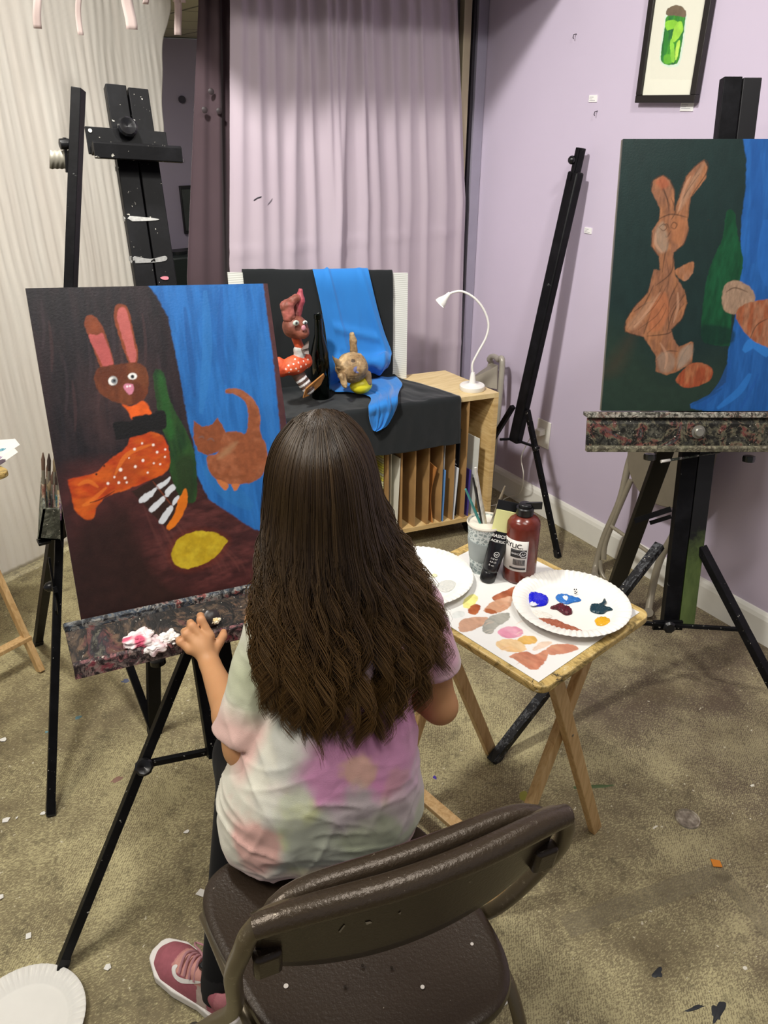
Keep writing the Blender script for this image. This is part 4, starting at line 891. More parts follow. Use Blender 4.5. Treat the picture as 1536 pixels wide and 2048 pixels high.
tissue('crumpled_tissue', tp_(337, 1277, .055), .019, 'f2f0ec', 'e6e4e0', 24, 'small white crumpled tissue nearest to the hand on the easel', .7)
tissue('paint_flake', kb+nrm(en+.3*ev)*.018+eu*.006-ev*.008, .008, 'e8cf9a', 'efe6cc', 31, 'yellowish crumb of dried paint stuck on the tray knob', .7)
# ---- second black easel, seen edge on
e2 = empty('easel', (.06, 1.95, 0), 0, 'black easel seen edge-on behind the painting, holding a tray of brushes', 'easel')
pt_, hg = py(157, 178, 1.99), py(122, 1075, 1.86); ft = np.array((.014, 1.56, 0)); fb_ = pz(76, 1287)
sd = nrm(np.cross((0, 0, 1), nrm(ft-fb_)))
# width of the mast is seen edge on: side vector points away from camera
mst = MB().bar(hg, pt_, .034, .022, nrm(FW*np.array((1, 1, 0)))).build('mast', BK2, e2, bevel=.0015, smooth=False)
leg('leg', hg+(0, 0, .02), ft, .020, .022, BK, e2); leg('leg', hg+(-.005, .02, .03), fb_, .024, .024, BK2, e2); leg('leg', hg+(.05, .06, .02), ft+(.30, .12, 0), .020, .022, BK2, e2)
MB().bar(py(98, 1115, 1.80), py(110, 1190, 1.78), .005, .012).bar(py(110, 1190, 1.78), py(113, 1226, 1.70), .005, .012).bar(py(101, 1170, 1.9), py(111, 1180, 1.76), .01, .014).build('brace', BK2, e2, smooth=False)
MB().lathe([(.004, -.02), (.012, -.012), (.014, 0), (.012, .012), (.004, .02)], py(104, 1172, 1.84), (1, 0, 0), 18).build('leg_knob', M('141416', .3), e2)
ty = 1.80; tm = grunge('grey_crusted_tray', 21, ['6d6f62', '7d7f70', '55574c', '8b8b7c', '5e6a5c'], '4a4b42')
MB().prism([py(86, 1018, ty), py(120, 1018, ty), py(121, 1081, ty), py(76, 1078, ty)][::-1], (0, .008, 0)).prism([py(82, 955, ty+.05), py(86, 1018, ty), py(76, 1080, ty), py(75, 1077, ty+.05), py(79, 1000, ty+.05)], (.006, .0, 0)).prism([py(76, 1078, ty), py(121, 1081, ty), py(121, 1081, ty+.08), py(76, 1078, ty+.08)], (0, 0, .004)).prism([py(84, 960, ty+.08), py(120, 960, ty+.08), py(121, 1081, ty+.08), py(76, 1078, ty+.08)][::-1], (0, .006, 0)).build('brush_tray', tm, e2, smooth=False)
MB().box(py(88, 1082, ty+.02), (.03, .03, .008)).build('tray_bolt', M('111113', .4), e2, bevel=.002)
for i in range(13):
    bx_ = 88+i*2.7; yy = ty+.02+(i*37 % 40)/1000.; top = py(bx_+[-2, 1, 3, 0, -1][i % 5], 905+(i*53 % 70), yy); bot = py(bx_, 1040, yy)
    c = ['8f5b4a', 'c8a3a0', '6b4a3a', '3e6f78', 'd0b27a', '7d5a8a', '9aa0a0'][i % 7]
    br = empty('paintbrush', bot, 0, 'paintbrush with '+['brown', 'pale pink', 'dark brown', 'teal', 'tan', 'violet', 'grey'][i % 7]+' handle standing in the tray of the edge-on easel', 'paintbrush', 'paintbrushes in the tray of the edge-on easel')
    if i >= 7: br['label'] = 'paint-spattered paintbrush among the bundle in the tray of the edge-on easel'
    d = top-bot; MB().tube([bot, bot+d*.55], [.003, .0045], 8).build('handle', grunge('spattered_handle_%d' % (i % 7), i % 7+30, [c, 'd8c8b0', c, 'c890a0'], c) if i < 7 else bpy.data.materials['spattered_handle_%d' % (i % 7)], br)
    MB().tube([bot+d*.55, bot+d*.75], [.0045, .004], 8).build('ferrule', M('b0aca2', .3, .8), br); MB().tube([bot+d*.75, bot+d*.9, top], [.004, .0045, .001], 8).build('bristles', M(['6b5142', '3a2a24', '8d7a5c'][i % 3], .7), br)
# corrugated metal clamp on its post
ck = empty('top_clamp', py(120, 335, 1.98), 0, 'small corrugated grey clamp sticking out from the edge-on easel post', 'clamp')
m = MB(); xs = np.linspace(100, 138, 9)
G = [[py(x, y+(1.5 if i % 2 else 0), 1.98+(.003 if i % 2 else 0)) for y in (300, 318, 337)] for i, x in enumerate(xs)]
sheet('corrugated_plate', G, M('8d897c', .4, .3, var=.3), ck, thick=.003, smooth=False)
MB().lathe([(.004, -.012), (.011, -.010), (.012, 0), (.011, .010), (.004, .012)], py(129, 288, 1.98), (1, 0, 0), 16).bar(py(129, 275, 1.98), py(134, 345, 1.98), .006, .01).build('clamp_screw', M('18181a', .3), ck)
# ---- right easel and painting
B = np.array((1.789, 1.175, .1)); aL = math.radians(11.6); hf = np.array((math.sin(YAW), math.cos(YAW), 0))
ru = np.array(RT); rv = np.array((hf[0]*math.sin(aL), hf[1]*math.sin(aL), math.cos(aL))); rn = np.cross(ru, rv)
O2 = CAM+(np.array((1.642, 1.43, .769))-CAM)*.93
def E2(u, v, n=0): return O2+ru*u+rv*v+rn*n
def uv2(x, y, n=0):
    w = pp(E2(0, 0, n), rn, x, y)-O2; return w @ ru, w @ rv
def qr(L): return [(960+x/2.276, y/2.276) for x, y in L]
p2 = lambda L: toart(qr(L), O2, rn, O2, ru, rv)
A = Art(.52, .662, .0015, '152826', 9, .12, (1, .4))
A.poly(p2([(540, 1500), (700, 1550), (900, 1700), (1100, 1650), (1150, 1900), (540, 1900)]), '203127', .05, var=.1)
A.poly(p2([(560, 1700), (620, 1600), (700, 1520), (640, 1680)]), '3f3326', .02, op=.5)
A.poly(p2([(1190, 600), (1400, 600), (1900, 600), (1900, 1900), (1200, 1900), (960, 1860), (955, 1840), (1060, 1790), (1120, 1740), (1130, 1600), (1160, 1450), (1180, 1300), (1190, 1000), (1210, 850), (1212, 720)]), '1a4f8e', .0015, False, .1, (3, .5), col2='20589a')
for (L, w, c) in [([(1250, 640), (1260, 900), (1240, 1200)], .03, '1a4c8c'), ([(1140, 1640), (1100, 1750), (1010, 1850)], .02, '1a4c8e'), ([(1230, 1700), (1180, 1780), (1080, 1860)], .02, '2a72bd'), ([(1200, 1600), (1250, 1560), (1311, 1620)], .03, '2f7ac6'), ([(960, 1845), (1030, 1810), (1100, 1770)], .008, '17406f'), ([(1270, 1700), (1220, 1800), (1180, 1868)], .008, '1c4f94'), ([(1300, 1000), (1290, 1180), (1311, 1300)], .03, '235fa8')]: A.line(p2(L), w, c, .6)
A.poly(p2([(1122, 965), (1158, 966), (1172, 1060), (1190, 1140), (1195, 1220), (1150, 1400), (1140, 1560), (1130, 1575), (1040, 1565), (1008, 1530), (1015, 1380), (1040, 1240), (1075, 1150), (1105, 1080)]), '0b3a22', .0012, var=.2, streak=(2, .6), col2='10482a')
A.poly(p2([(1015, 1480), (1150, 1500), (1140, 1565), (1020, 1560)]), '0a2620', .004, op=.7)
sk, sk2, dk = '7d543d', '8f5f40', '3f2a1e'
def fig(L, c=sk, c2=sk2, s=True):
    A.poly(p2(L), c, .0014, s, .26, (3, 1), col2=c2)
fig([(780, 870), (790, 820), (835, 797), (865, 820), (885, 870), (885, 960), (940, 800), (985, 750), (1020, 728), (1036, 760), (1030, 810), (960, 900), (945, 1000), (950, 1050), (930, 1110), (880, 1150), (888, 1250), (930, 1320), (943, 1380), (920, 1450), (870, 1500), (880, 1540), (905, 1580), (960, 1555), (972, 1560), (965, 1650), (900, 1690), (850, 1708), (800, 1690), (800, 1620), (745, 1535), (660, 1510), (665, 1460), (700, 1400), (765, 1330), (790, 1225), (820, 1230), (815, 1170), (780, 1120), (785, 1050), (815, 1000), (820, 950)], s=False)
fig([(888, 1240), (900, 1222), (970, 1190), (968, 1240), (935, 1280), (900, 1260)], '9a6e54')
fig([(895, 1720), (950, 1660), (1010, 1652), (1055, 1680), (1050, 1725), (1000, 1755), (940, 1765), (900, 1745)], '965d3d', '8a4227', True)
fig([(1100, 1370), (1115, 1300), (1160, 1275), (1220, 1300), (1250, 1340), (1240, 1400), (1180, 1430), (1120, 1420)], '8d7460', '957a64')
fig([(1165, 1430), (1250, 1370), (1500, 1370), (1520, 1500), (1400, 1600), (1290, 1572), (1220, 1530)], '946348', '8c4e31')
for L in [[(820, 820), (850, 900), (860, 960)], [(870, 900), (890, 960), (870, 1000)], [(1000, 760), (950, 850), (900, 980)], [(810, 1000), (870, 975), (945, 990)], [(830, 1030), (850, 1020), (860, 1040)], [(870, 1030), (885, 1010), (895, 1030)], [(840, 1060), (850, 1080), (870, 1050)], [(860, 1090), (840, 1170), (830, 1240)], [(880, 1160), (870, 1240), (800, 1300)], [(900, 1290), (860, 1380), (860, 1500)], [(790, 1300), (740, 1400), (670, 1500)], [(830, 1300), (780, 1420), (745, 1520)], [(940, 1330), (880, 1420), (850, 1520)], [(700, 1420), (760, 1380), (820, 1370)], [(760, 1530), (850, 1520), (880, 1500)], [(800, 1640), (850, 1600), (900, 1600)], [(960, 1560), (920, 1620), (890, 1690)], [(1230, 1540), (1260, 1480), (1311, 1450)], [(1120, 1330), (1160, 1310), (1220, 1330)], [(1040, 1000), (1040, 1001), (1040, 1002)]]: A.line(p2(L), .003, dk, .75)
for L_, c_2 in (([(800, 1050), (830, 1010), (850, 1060), (855, 1130), (820, 1150), (795, 1110)], '8d7c6a'), ([(810, 1620), (860, 1600), (890, 1640), (870, 1690), (820, 1690)], '8a7564'), ([(910, 1600), (965, 1565), (960, 1630), (900, 1680)], '8f8172'), ([(670, 1480), (720, 1420), (790, 1350), (770, 1420), (700, 1500)], 'a0785c'), ([(800, 830), (835, 805), (860, 840), (830, 860)], '9a4f34'), ([(900, 960), (960, 820), (1020, 745), (1000, 800), (930, 930)], '98765e'), ([(780, 1400), (840, 1330), (860, 1420), (820, 1500), (770, 1500)], 'a3613f'), ([(880, 1000), (930, 1000), (940, 1060), (900, 1110), (870, 1080)], '96603f')): A.poly(p2(L_), c_2, .004, True, .2, (2, 1), op=.65)
for L in [[(815, 1035), (835, 1020), (850, 1035), (835, 1050), (816, 1036)], [(868, 1030), (880, 1012), (897, 1022), (885, 1042), (868, 1032)], [(780, 870), (785, 825), (835, 799), (880, 850), (886, 950)], [(890, 930), (940, 802), (1020, 730), (1034, 780), (960, 900), (945, 995)], [(785, 1060), (782, 1120), (815, 1168)], [(948, 1040), (930, 1105), (885, 1148)], [(664, 1460), (662, 1508), (745, 1534)], [(942, 1370), (920, 1450), (872, 1498)], [(765, 1330), (700, 1400), (668, 1450)]]: A.line(p2(L), .0024, dk, .8)
for L in [[(700, 1480), (790, 1400), (850, 1300)], [(720, 1500), (800, 1440), (840, 1380)], [(760, 1520), (820, 1460), (850, 1400)], [(870, 1480), (900, 1420), (930, 1380)], [(860, 1430), (890, 1380), (930, 1340)], [(830, 860), (850, 900), (865, 940)], [(900, 940), (950, 860), (1000, 790)], [(850, 1190), (860, 1260), (850, 1330)]]: A.line(p2(L), .0018, dk, .7)
for L in [[(960, 800), (930, 860), (905, 960)], [(820, 1330), (760, 1420), (700, 1490)], [(900, 1330), (900, 1400), (880, 1470)], [(800, 1060), (800, 1110), (830, 1150)], [(820, 1560), (850, 1620), (840, 1680)]]: A.line(p2(L), .007, 'b58a6e', .5)
tag(A.mesh('canvas_painting', O2, ru, rv, cv, None, .018), 'unfinished painting of a rabbit figure and green bottle on the right easel', 'painting')
e3 = empty('easel', (B[0], B[1], 0), 0, 'tall black easel at the right holding the dark green unfinished painting', 'easel')
um, _ = uv2(1478, 200, -.03); 
green = NT('green_stained_rail'); gz = green.n('ShaderNodeSeparateXYZ'); green.t.links.new(green.coord(), gz.inputs[0])
gf = green.ramp(green.math('ADD', gz.outputs[2], green.math('MULTIPLY', green.noise(25, 4, .7), .12)), [(.0, 1.), (.46, 1.), (.54, 0.)])
green.col(green.mix(gf, '121214', green.ramp(green.noise(20, 4, .7, vec=green.coord(scale=(1, 1, .2))), [(.3, '3a4a26'), (.7, '5b6b3c')]))).p(.4)
vbt = uv2(1335, 1248, -.035)[1]
MB().bar(E2(um-.0235, vbt, -.035), E2(um-.0235, uv2(1480, 156, -.035)[1], -.035), .044, .03, ru).build('mast_rail', BK2, e3, bevel=.0015, smooth=False)
MB().bar(E2(um+.0235, vbt, -.035), E2(um+.0235, uv2(1480, 158, -.035)[1], -.035), .044, .03, ru).build('mast_rail', green.m, e3, bevel=.0015, smooth=False)
MB().bar(E2(um, vbt, -.045), E2(um, vbt+1.3, -.045), .012, .008, ru).build('mast_channel', M('060607', .5), e3, smooth=False)
ax2 = uv2(1172, 830, .01)[0]
P2 = lambda u, v, n=0: E2(u, v, n)
def rail2(name, prof, mat):
    a = [E2(ax2, v, n) for n, v in prof]; return MB().prism(a, ru*.57).build(name, mat, e3, bevel=.001, smooth=False)
g3 = grunge('crusted_tray_front', 41, ['3a3a34', '57554a', '2a2a27', '66624f', '6d3a36', '44484a', '8a8574'], '1c1b18', .8)
rail2('tray_back_rail', [(-.02, -.014), (.03, -.014), (.034, -.012), (.034, .0), (.030, .002), (.026, -.004), (-.02, -.004)], grunge('crusted_rail_light', 43, ['8b8a80', '5a5a52', 'a8a498', '6d5248', '4a5a56'], '3c3a34'))
rail2('tray', [(.020, -.014), (.030, -.030), (.032, -.090), (.026, -.090), (.020, -.03)], g3)
rail2('tray_lip', [(.026, -.088), (.046, -.086), (.048, -.092), (.046, -.102), (.026, -.102)], grunge('crusted_lip_light', 47, ['9a9684', '5a5a48', '8b8670', '4a4438', 'b0aa98'], '4a463a'))
kk = E2(*uv2(1397, 864, .036), .036); MB().lathe([(.017, -.004), (.018, 0), (.012, .001), (.0125, .008), (.010, .011), (.0001, .011)], kk, rn, 24).build('tray_knob', M('8d8a80', .3, .6, var=.4), e3)
for x, y in ((1300, 912), (1498, 916)): 
    MB().lathe([(.008, -.012), (.015, -.010), (.016, 0), (.015, .006), (.006, .008)], E2(*uv2(x, y, .01), .01), rv, 16, rib=lambda i, a: .06*math.sin(a*6)).build('underside_knob', M('4a4a46' if x < 1400 else '1c1f1c', .25, .5 if x < 1400 else 0), e3)
on2 = lambda x, y, n=-.03: pp(E2(0, 0, n), rn, x, y)
h1, h2 = on2(1320, 1090), on2(1402, 1094); f1 = np.array((1.043, 1.112, 0)); f2 = pz(1640, 1555)
leg('leg', h1, f1, .026, .022, grunge('smeared_leg', 51, ['0e0e10', '141416', '0e0e10', '1a1a1c', '55575a', '101012', '0e0e10'], '0c0c0e'), e3); leg('leg', h2, f2, .026, .022, BK, e3)
rft = pz(1213, 1222); leg('leg', E2(um-.02, .1, -.07), rft, .050, .022, M('14130e', .35, var=.3), e3, ru)
MB().bar(on2(1269, 1042, -.1), on2(1342, 1018, -.06), .004, .016).bar(on2(1300, 1046, -.1), on2(1342, 1033, -.06), .004, .012).build('brace', BK2, e3, smooth=False)
c1 = on2(1335, 1250, .0); MB().box(c1, (.085, .012, .028), (ru, rn, rv)).build('base_bracket', BK2, e3, bevel=.001, smooth=False)
MB().lathe([(.005, -.005), (.017, -.003), (.018, .006), (.012, .012), (.0001, .012)], c1+rn*.012, rn, 20, rib=lambda i, a: .05*math.sin(a*7)).build('base_knob', M('121214', .3), e3)
t1 = h1+(f1-h1)*.36; t2 = h2+(f2-h2)*.36; t2 = pp(h2, nrm(np.cross(f2-h2, RT)), 1487, 1259)
MB().bar(t1, c1, .012, .010).bar(c1, t2, .012, .010).build('cross_brace', BK, e3, bevel=.001, smooth=False)
for x, y in ((1320, 1250), (1352, 1251)): MB().disc(on2(x-1 if x < 1330 else x+5, y+4, .007), .003, .002, rn, 10).build('screw', M('d8d5cc', .4), e3)
# brush wedged under the tray
ba, bb_ = on2(1322, 923, .03), on2(1440, 904, .0); pb = empty('paintbrush', bb_, 0, 'paint-smeared brush lying under the tray of the right easel', 'paintbrush')
MB().tube([ba, ba+(bb_-ba)*.15], [.0045, .004], 10).build('bristles', M('c9c6c0', .5, var=.4), pb); MB().tube([ba+(bb_-ba)*.15, bb_], [.004, .003], 10).build('handle', grunge('smeared_brush', 61, ['c9c6c0', '6d6a64', '3a4a3a', '9a9a94'], '2b2b28'), pb)
# ---- collapsed tripod easel leaning on the right wall
e4 = empty('tripod_easel', (1.95, 2.05, 0), 0, 'slim collapsed black tripod easel leaning against the lavender wall', 'easel')
ta, tb = px(1163, 296, 2.075), px(1030, 884, 1.93)
n4 = nrm(np.cross(nrm(ta-tb), (1, 0, 0)))
mid = tb+(ta-tb)*.93; o4 = nrm(np.cross(nrm(ta-tb), n4))
MB().bar(tb, mid, .048, .034, n4).build('outer_mast', BK2, e4, bevel=.006); MB().bar(tb+(ta-tb)*.5+n4*.004, ta+n4*.004, .026, .02, n4).bar(mid-(ta-tb)*.03, ta, .012, .034, n4).build('inner_mast', BK2, e4, bevel=.002, smooth=False)
MB().ball(px(1144, 320, 2.05), .014, 10).build('height_knob', M('141416', .25), e4)
hj = tb+(ta-tb)*.115; fo4 = pz(1116, 1115)
leg('leg', hj+(0, -.03, .02), fo4, .018, .018, BK, e4); 
leg('leg', hj+(-.02, .03, .02), pz(940, 930, 0)*0+np.array((1.86, 2.48, 0))*0+np.array((1.90, 2.40, 0)), .018, .018, BK2, e4)
MB().bar(tb+(0, .01, .01), px(1000, 879, 1.87), .008, .008).bar(tb+(0, -.01, .01), px(1078, 896, 1.93), .008, .008).build('spreader', BK2, e4, smooth=False)
MB().ball(px(1072, 897, 1.925), .010, 8).build('spreader_knob', M('141416', .3), e4)
# ---- folded chair behind the right easel
c2 = empty('folding_chair', (1.95, 1.49, 0), 0, 'folded beige metal chair leaning on the lavender wall behind the right easel', 'chair')
bei = M('958d7b', .35, .15, var=.12); cx = lambda x, y, X=1.98: px(x, y, X)
MB().tube(catmull([cx(1308, 700, 2.09), cx(1285, 840, 2.08), cx(1258, 925, 2.06), cx(1240, 1000, 2.03), cx(1208, 1075, 2.0), cx(1192, 1130, 1.975), pz(1189, 1150, .012)], 6), .0125, 12).build('frame', bei, c2)
MB().tube(catmull([cx(1262, 960, 2.04), cx(1232, 1030, 2.02), cx(1211, 1085, 2.0), cx(1207, 1118, 1.99)], 6), .010, 12).build('rear_leg', bei, c2)
MB().tube(catmull([cx(1450, 800, 2.09), cx(1400, 960, 2.07), cx(1352, 1060, 2.02), cx(1322, 1115, 1.99), cx(1306, 1170, 1.965), pz(1297, 1222, .012)], 6), .0125, 12).build('frame', bei, c2)
MB().tube(catmull([cx(1200, 1120, 1.985), cx(1205, 1150, 1.975), cx(1235, 1185, 1.965), cx(1270, 1215, 1.95), cx(1292, 1218, 1.955)], 6), .008, 10).build('foot_bar', bei, c2)
MB().tube([cx(1222, 1052, 2.0), cx(1322, 1122, 1.985)], .007, 10).build('cross_bar', bei, c2)
MB().tube([pz(1189, 1153, .0), pz(1189, 1153, .03)], .016, 14).tube([pz(1297, 1225, 0), pz(1297, 1225, .03)], .016, 14).build('foot_cap', M('7d7565', .5), c2)
sp_ = catmull([(1268, 840), (1262, 880), (1259, 925), (1272, 968), (1300, 1000), (1340, 1015), (1380, 1010), (1420, 960), (1440, 880), (1440, 830)], 5, True)
MB().prism([px(x, y, 2.045) for x, y in sp_][::-1], (-.012, 0, .003)).build('seat', M('7f7768', .4, .1, var=.1), c2, bevel=.003)
# ================================================================== TRAY TABLE AND WHAT IS ON IT
a9 = math.radians(9); tx = np.array((math.cos(a9), math.sin(a9), 0)); ty_ = np.array((-math.sin(a9), math.cos(a9), 0)); tF = np.array((.775, .718, 0)); TW, TL_ = .345, .43; TH = .66
def tb_(x, y, z=0): return tF+tx*x+ty_*y+np.array((0, 0, z))
def wood_mat(name, axis, c=('ab8d50', 'c8ab68', 'd9c083'), smear=True):
    t = NT(name); s = [7, 7, 7]; s[axis] = .8; g = t.noise(12, 5, .6, 1., vec=t.coord(scale=tuple(s)))
    cc = t.ramp(g, [(.3, c[0]), (.5, c[1]), (.7, c[2])])
    if smear:
        cc = t.mix(t.math('MULTIPLY', t.ramp(t.noise(22, 5, .75, 1.5), [(.5, 0.), (.6, 1.)]), .75), cc, '6a5a2c'); cc = t.mix(t.ramp(t.noise(35, 5, .8, 1.), [(.6, 0.), (.66, 1.)]), cc, '332b1c'); cc = t.mix(t.ramp(t.noise(60, 4, .7, 1.), [(.66, 0.), (.69, 1.)]), cc, 'd8d0b0')
    t.col(cc).p(.45); t.bump(g, .12); return t.m
ttop = wood_mat('paint_stained_pine', 1); tlegm = wood_mat('pine_leg', 2, ('b48d58', 'cda873', 'dab986'), False)
tt_ = empty('tray_table', tb_(TW/2, TL_/2), a9, 'small folding wooden tray table with crossed legs right of the girl', 'table')
def rrect(x0, x1, y0, y1, r, n=6):
    P = []
    for cx_, cy_, a0 in ((x1-r, y1-r, 0), (x0+r, y1-r, 90), (x0+r, y0+r, 180), (x1-r, y0+r, 270)):
        for i in range(n+1): a = math.radians(a0+90*i/n); P.append((cx_+r*math.cos(a), cy_+r*math.sin(a)))
    return P
MB().prism([tb_(x, y, TH-.016) for x, y in rrect(0, TW, 0, TL_, .025)], (0, 0, .016)).build('table_top', ttop, tt_, bevel=.003, smooth=False)
yn, yf = .05, .385
def lp_(x, y, yy=yn): p = pp(tb_(0, yy), ty_, x, y); w = p-tF; return w @ tx, p[2]
fA = lp_(1167, 1738); tA = lp_(1052, 1380); fB = lp_(988, 1838); tB = lp_(1180, 1330)
for yy, off in ((yn, 0), (yf, 0)):
    for (xt, zt), (xf_, zf), dy in ((tA, fA, -.011), (tB, fB, .011)):
        k = (TH-.018-max(0, 0))/(zt-zf+1e-9); x_top = xf_+(xt-xf_)/(zt-zf)*(TH-.018)
        MB().bar(tb_(xf_, yy+dy, 0.002), tb_(x_top, yy+dy, TH-.016), .030, .018, tx).build('leg', tlegm, tt_, bevel=.002, smooth=False)
xB = fB[0]+(tB[0]-fB[0])*.11/.64; xA = fA[0]+(tA[0]-fA[0])*.11/.64
MB().bar(tb_(xB, yn, .11), tb_(xB, yf, .11), .030, .014, tx).build('stretcher', tlegm, tt_, bevel=.002, smooth=False)
MB().bar(tb_(xA-.01, yn+.02, .62), tb_(xA-.01, yf, .62), .03, .014, tx).build('top_rail', tlegm, tt_, bevel=.002, smooth=False)
kA = (tA[0]-fA[0])/(tA[1]-fA[1]); kB = (tB[0]-fB[0])/(tB[1]-fB[1]); zc_ = (fB[0]-fA[0])/(kA-kB); xc_ = fA[0]+kA*zc_
for _ in (0,): MB().tube([tb_(xc_, yn-.021, zc_), tb_(xc_, yn+.021, zc_)], .003, 10).build('pivot_bolt', M('8a857a', .3, .8), tt_)
MB().tube([tb_(xc_, yf-.021, zc_), tb_(xc_, yf+.021, zc_)], .003, 10).build('pivot_bolt', M('8a857a', .3, .8), tt_)
# the second, similar tray table at the left edge of the room
t2c = copy_tree(tt_); t2c['label'] = 'wooden tray table cut off by the left side of the photo, papers on top'
t2p = pz(22, 941, .66); ang = math.radians(20)
t2c.rotation_euler = (0, 0, ang+PI/2); ca, sa = math.cos(ang), math.sin(ang)
t2c.location = Vector((t2p[0]-ca*TL_/2+sa*TW/2*1, t2p[1]-sa*TL_/2-ca*TW/2*-1, 0))
T2 = np.array(world(t2c)); cs_ = [T2[:3, :3] @ np.array((a*TW/2, b*TL_/2, 0))+T2[:3, 3] for a in (-1, 1) for b in (-1, 1)]; q_ = max(cs_, key=lambda v: (v @ RT)/(v @ FW)); t2c.location = t2c.location+Vector((t2p[0]-q_[0], t2p[1]-q_[1], 0))
T2 = np.array(world(t2c))
def w2(x, y, z): return T2[:3, :3] @ np.array((x, y, z))+T2[:3, 3]
# paper sheet with swatches
q4 = lambda L: [(740+x/2.56, 840+y/2.56) for x, y in L]
PX0, PY0 = .012, .018
A = Art(.315, .385, .001, 'e9e8e4', 15, .01)
def tp4(L, z=TH+.001):
    r = []
    for x, y in q4(L): w = pz(x, y, z)-tb_(PX0, PY0); r.append((w @ tx, w @ ty_))
    return r
def sw(L, c, c2=None, v=.12): A.poly(tp4(L), c, .0008, True, v, (2, 1), col2=c2, wob=.002)
sw([(490, 910), (530, 893), (552, 910), (535, 950), (505, 965), (475, 955)], 'e6e08a')
sw([(510, 960), (540, 945), (567, 955), (555, 985), (530, 998), (502, 985)], 'b8693a', '9a4a2a')
sw([(630, 905), (680, 880), (750, 850), (745, 890), (700, 925), (640, 930)], '9a5438', 'b8714e', .2)
sw([(585, 965), (620, 935), (680, 910), (728, 905), (725, 940), (690, 975), (630, 990), (590, 985)], 'c99878', 'd8ae92')
sw([(590, 965), (640, 975), (650, 990), (600, 990)], 'a85f38')
sw([(455, 1045), (480, 1020), (560, 1008), (608, 1015), (590, 1045), (520, 1080), (465, 1085)], 'ab8066', 'c49a80')
sw([(580, 1050), (610, 1010), (670, 990), (715, 992), (700, 1030), (650, 1060), (620, 1095), (582, 1085)], 'a9a79d', '8f9088')
sw([(420, 990), (460, 978), (485, 990), (470, 1010), (425, 1015)], 'd9dcd8')
sw([(652, 1085), (690, 1060), (740, 1058), (780, 1075), (778, 1100), (735, 1118), (680, 1112)], 'd98fa6', 'e2a3b6')
sw([(752, 1125), (790, 1105), (840, 1108), (855, 1125), (840, 1145), (790, 1150), (755, 1140)], 'd3a24a', 'dcb062')
sw([(648, 1140), (690, 1122), (750, 1128), (790, 1150), (800, 1175), (770, 1190), (700, 1185), (655, 1165)], 'dcb27c', 'e3c394')
sw([(835, 1175), (870, 1140), (930, 1135), (905, 1160), (850, 1180)], 'e2c9b4')
sw([(712, 1210), (790, 1185), (840, 1200), (905, 1175), (912, 1200), (885, 1250), (860, 1275), (820, 1278), (760, 1240), (740, 1225)], 'c98a6c', 'b9755a', .2)
sw([(905, 1170), (950, 1150), (1030, 1150), (1065, 1165), (1060, 1180), (1000, 1195), (930, 1205), (910, 1195)], 'd09878', 'c4846a')
for i in range(26):
    x, y = 600+(i*83 % 330), [1035, 950, 1080, 1160, 1230, 1170][i % 6]+(i*7 % 18)
    A.line(tp4([(x-20, y+6), (x, y-5), (x+26, y-9)]), .0012, ['e8c4aa', 'c4774f', 'f0dcc8'][i % 3], .5)
sheet_ = A.mesh('swatch_paper', tb_(PX0, PY0, TH+.0012), tx, ty_, vcol('swatch_paper', .45, .4, .25, 150), None, .001)
tag(sheet_, 'white paper with skin-tone and pink paint swatches covering the tray table', 'paper')
# paper plates
platem = M('eceae3', .55, var=.03)
def plate(c, name, label, group=None, rot=0, tilt=0):
    rt_ = empty(name, c, rot, label, 'paper plate', group)
    pr = [(.0001, 0), (.079, 0), (.083, .0015), (.091, .009), (.105, .0125), (.114, .0135), (.1155, .0125), (.114, .0115), (.105, .0100), (.092, .0065), (.084, 0.0), (.0001, -.0012)]
    pr = [(a, b+.0014) for a, b in pr[:]]
    m = MB().lathe(pr, (0, 0, 0), n=216, rib=lambda i, a: 0)
    V = np.array(m.V); r = np.hypot(V[:, 0], V[:, 1]); an = np.arctan2(V[:, 1], V[:, 0]); V[:, 2] += .0020*np.sin(an*60)*np.clip((r-.084)/.01, 0, 1)*np.clip((.1165-r)/.004, 0, 1)
    m.V = list(V); m.build('plate', platem, rt_, local=True); return rt_
P1 = plate(pz(1141, 1214, TH+.006), 'paper_plate', 'white fluted paper plate with paint puddles at the right of the tray table')
P2_ = plate(pz(836, 1160, TH+.004), 'paper_plate', 'white paper plate with scraped white paint beside the paper cup')
P3 = plate(pz(46, 2056, .001), 'paper_plate', 'clean white paper plate on the floor in the bottom left corner')
def puddle(L, c, par, z, h=.003, rough=.12, name='paint_puddle', c2=None):
    P = catmull([pz(x, y, z) for x, y in L], 5, True); n = len(P); cen = P.mean(0); rings = [P]
    for k, hh in ((.93, .7), (.75, 1.), (.4, 1.)): rings.append(cen+(P-cen)*k+np.array((0, 0, h*hh))+np.array([[0, 0, .0008*math.sin(i*1.7+k*9)] for i in range(n)])*(k > .5))
    V = np.concatenate(rings+[[cen+np.array((0, 0, h))]]); Fc = []
    for q in range(3): Fc += [(q*n+i, q*n+(i+1) % n, (q+1)*n+(i+1) % n, (q+1)*n+i) for i in range(n)]
    Fc += [(3*n+i, 3*n+(i+1) % n, 4*n) for i in range(n)]
    if (P[1]-cen)[0]*(P[0]-cen)[1]-(P[1]-cen)[1]*(P[0]-cen)[0] > 0: Fc = [f[::-1] for f in Fc]
    mt = M(c, rough, 0, .5, .2, 60) if not c2 else None
    if c2:
        t = NT('mixed_'+c); t.col(t.ramp(t.noise(90, 5, .7, 3), [(.35, c), (.6, c2)])).p(rough+.1); t.bump(t.noise(120, 4, .6, 2), .6, .002); mt = t.m
    return link_mesh(name, V, Fc, mt, par)
zp = TH+.008
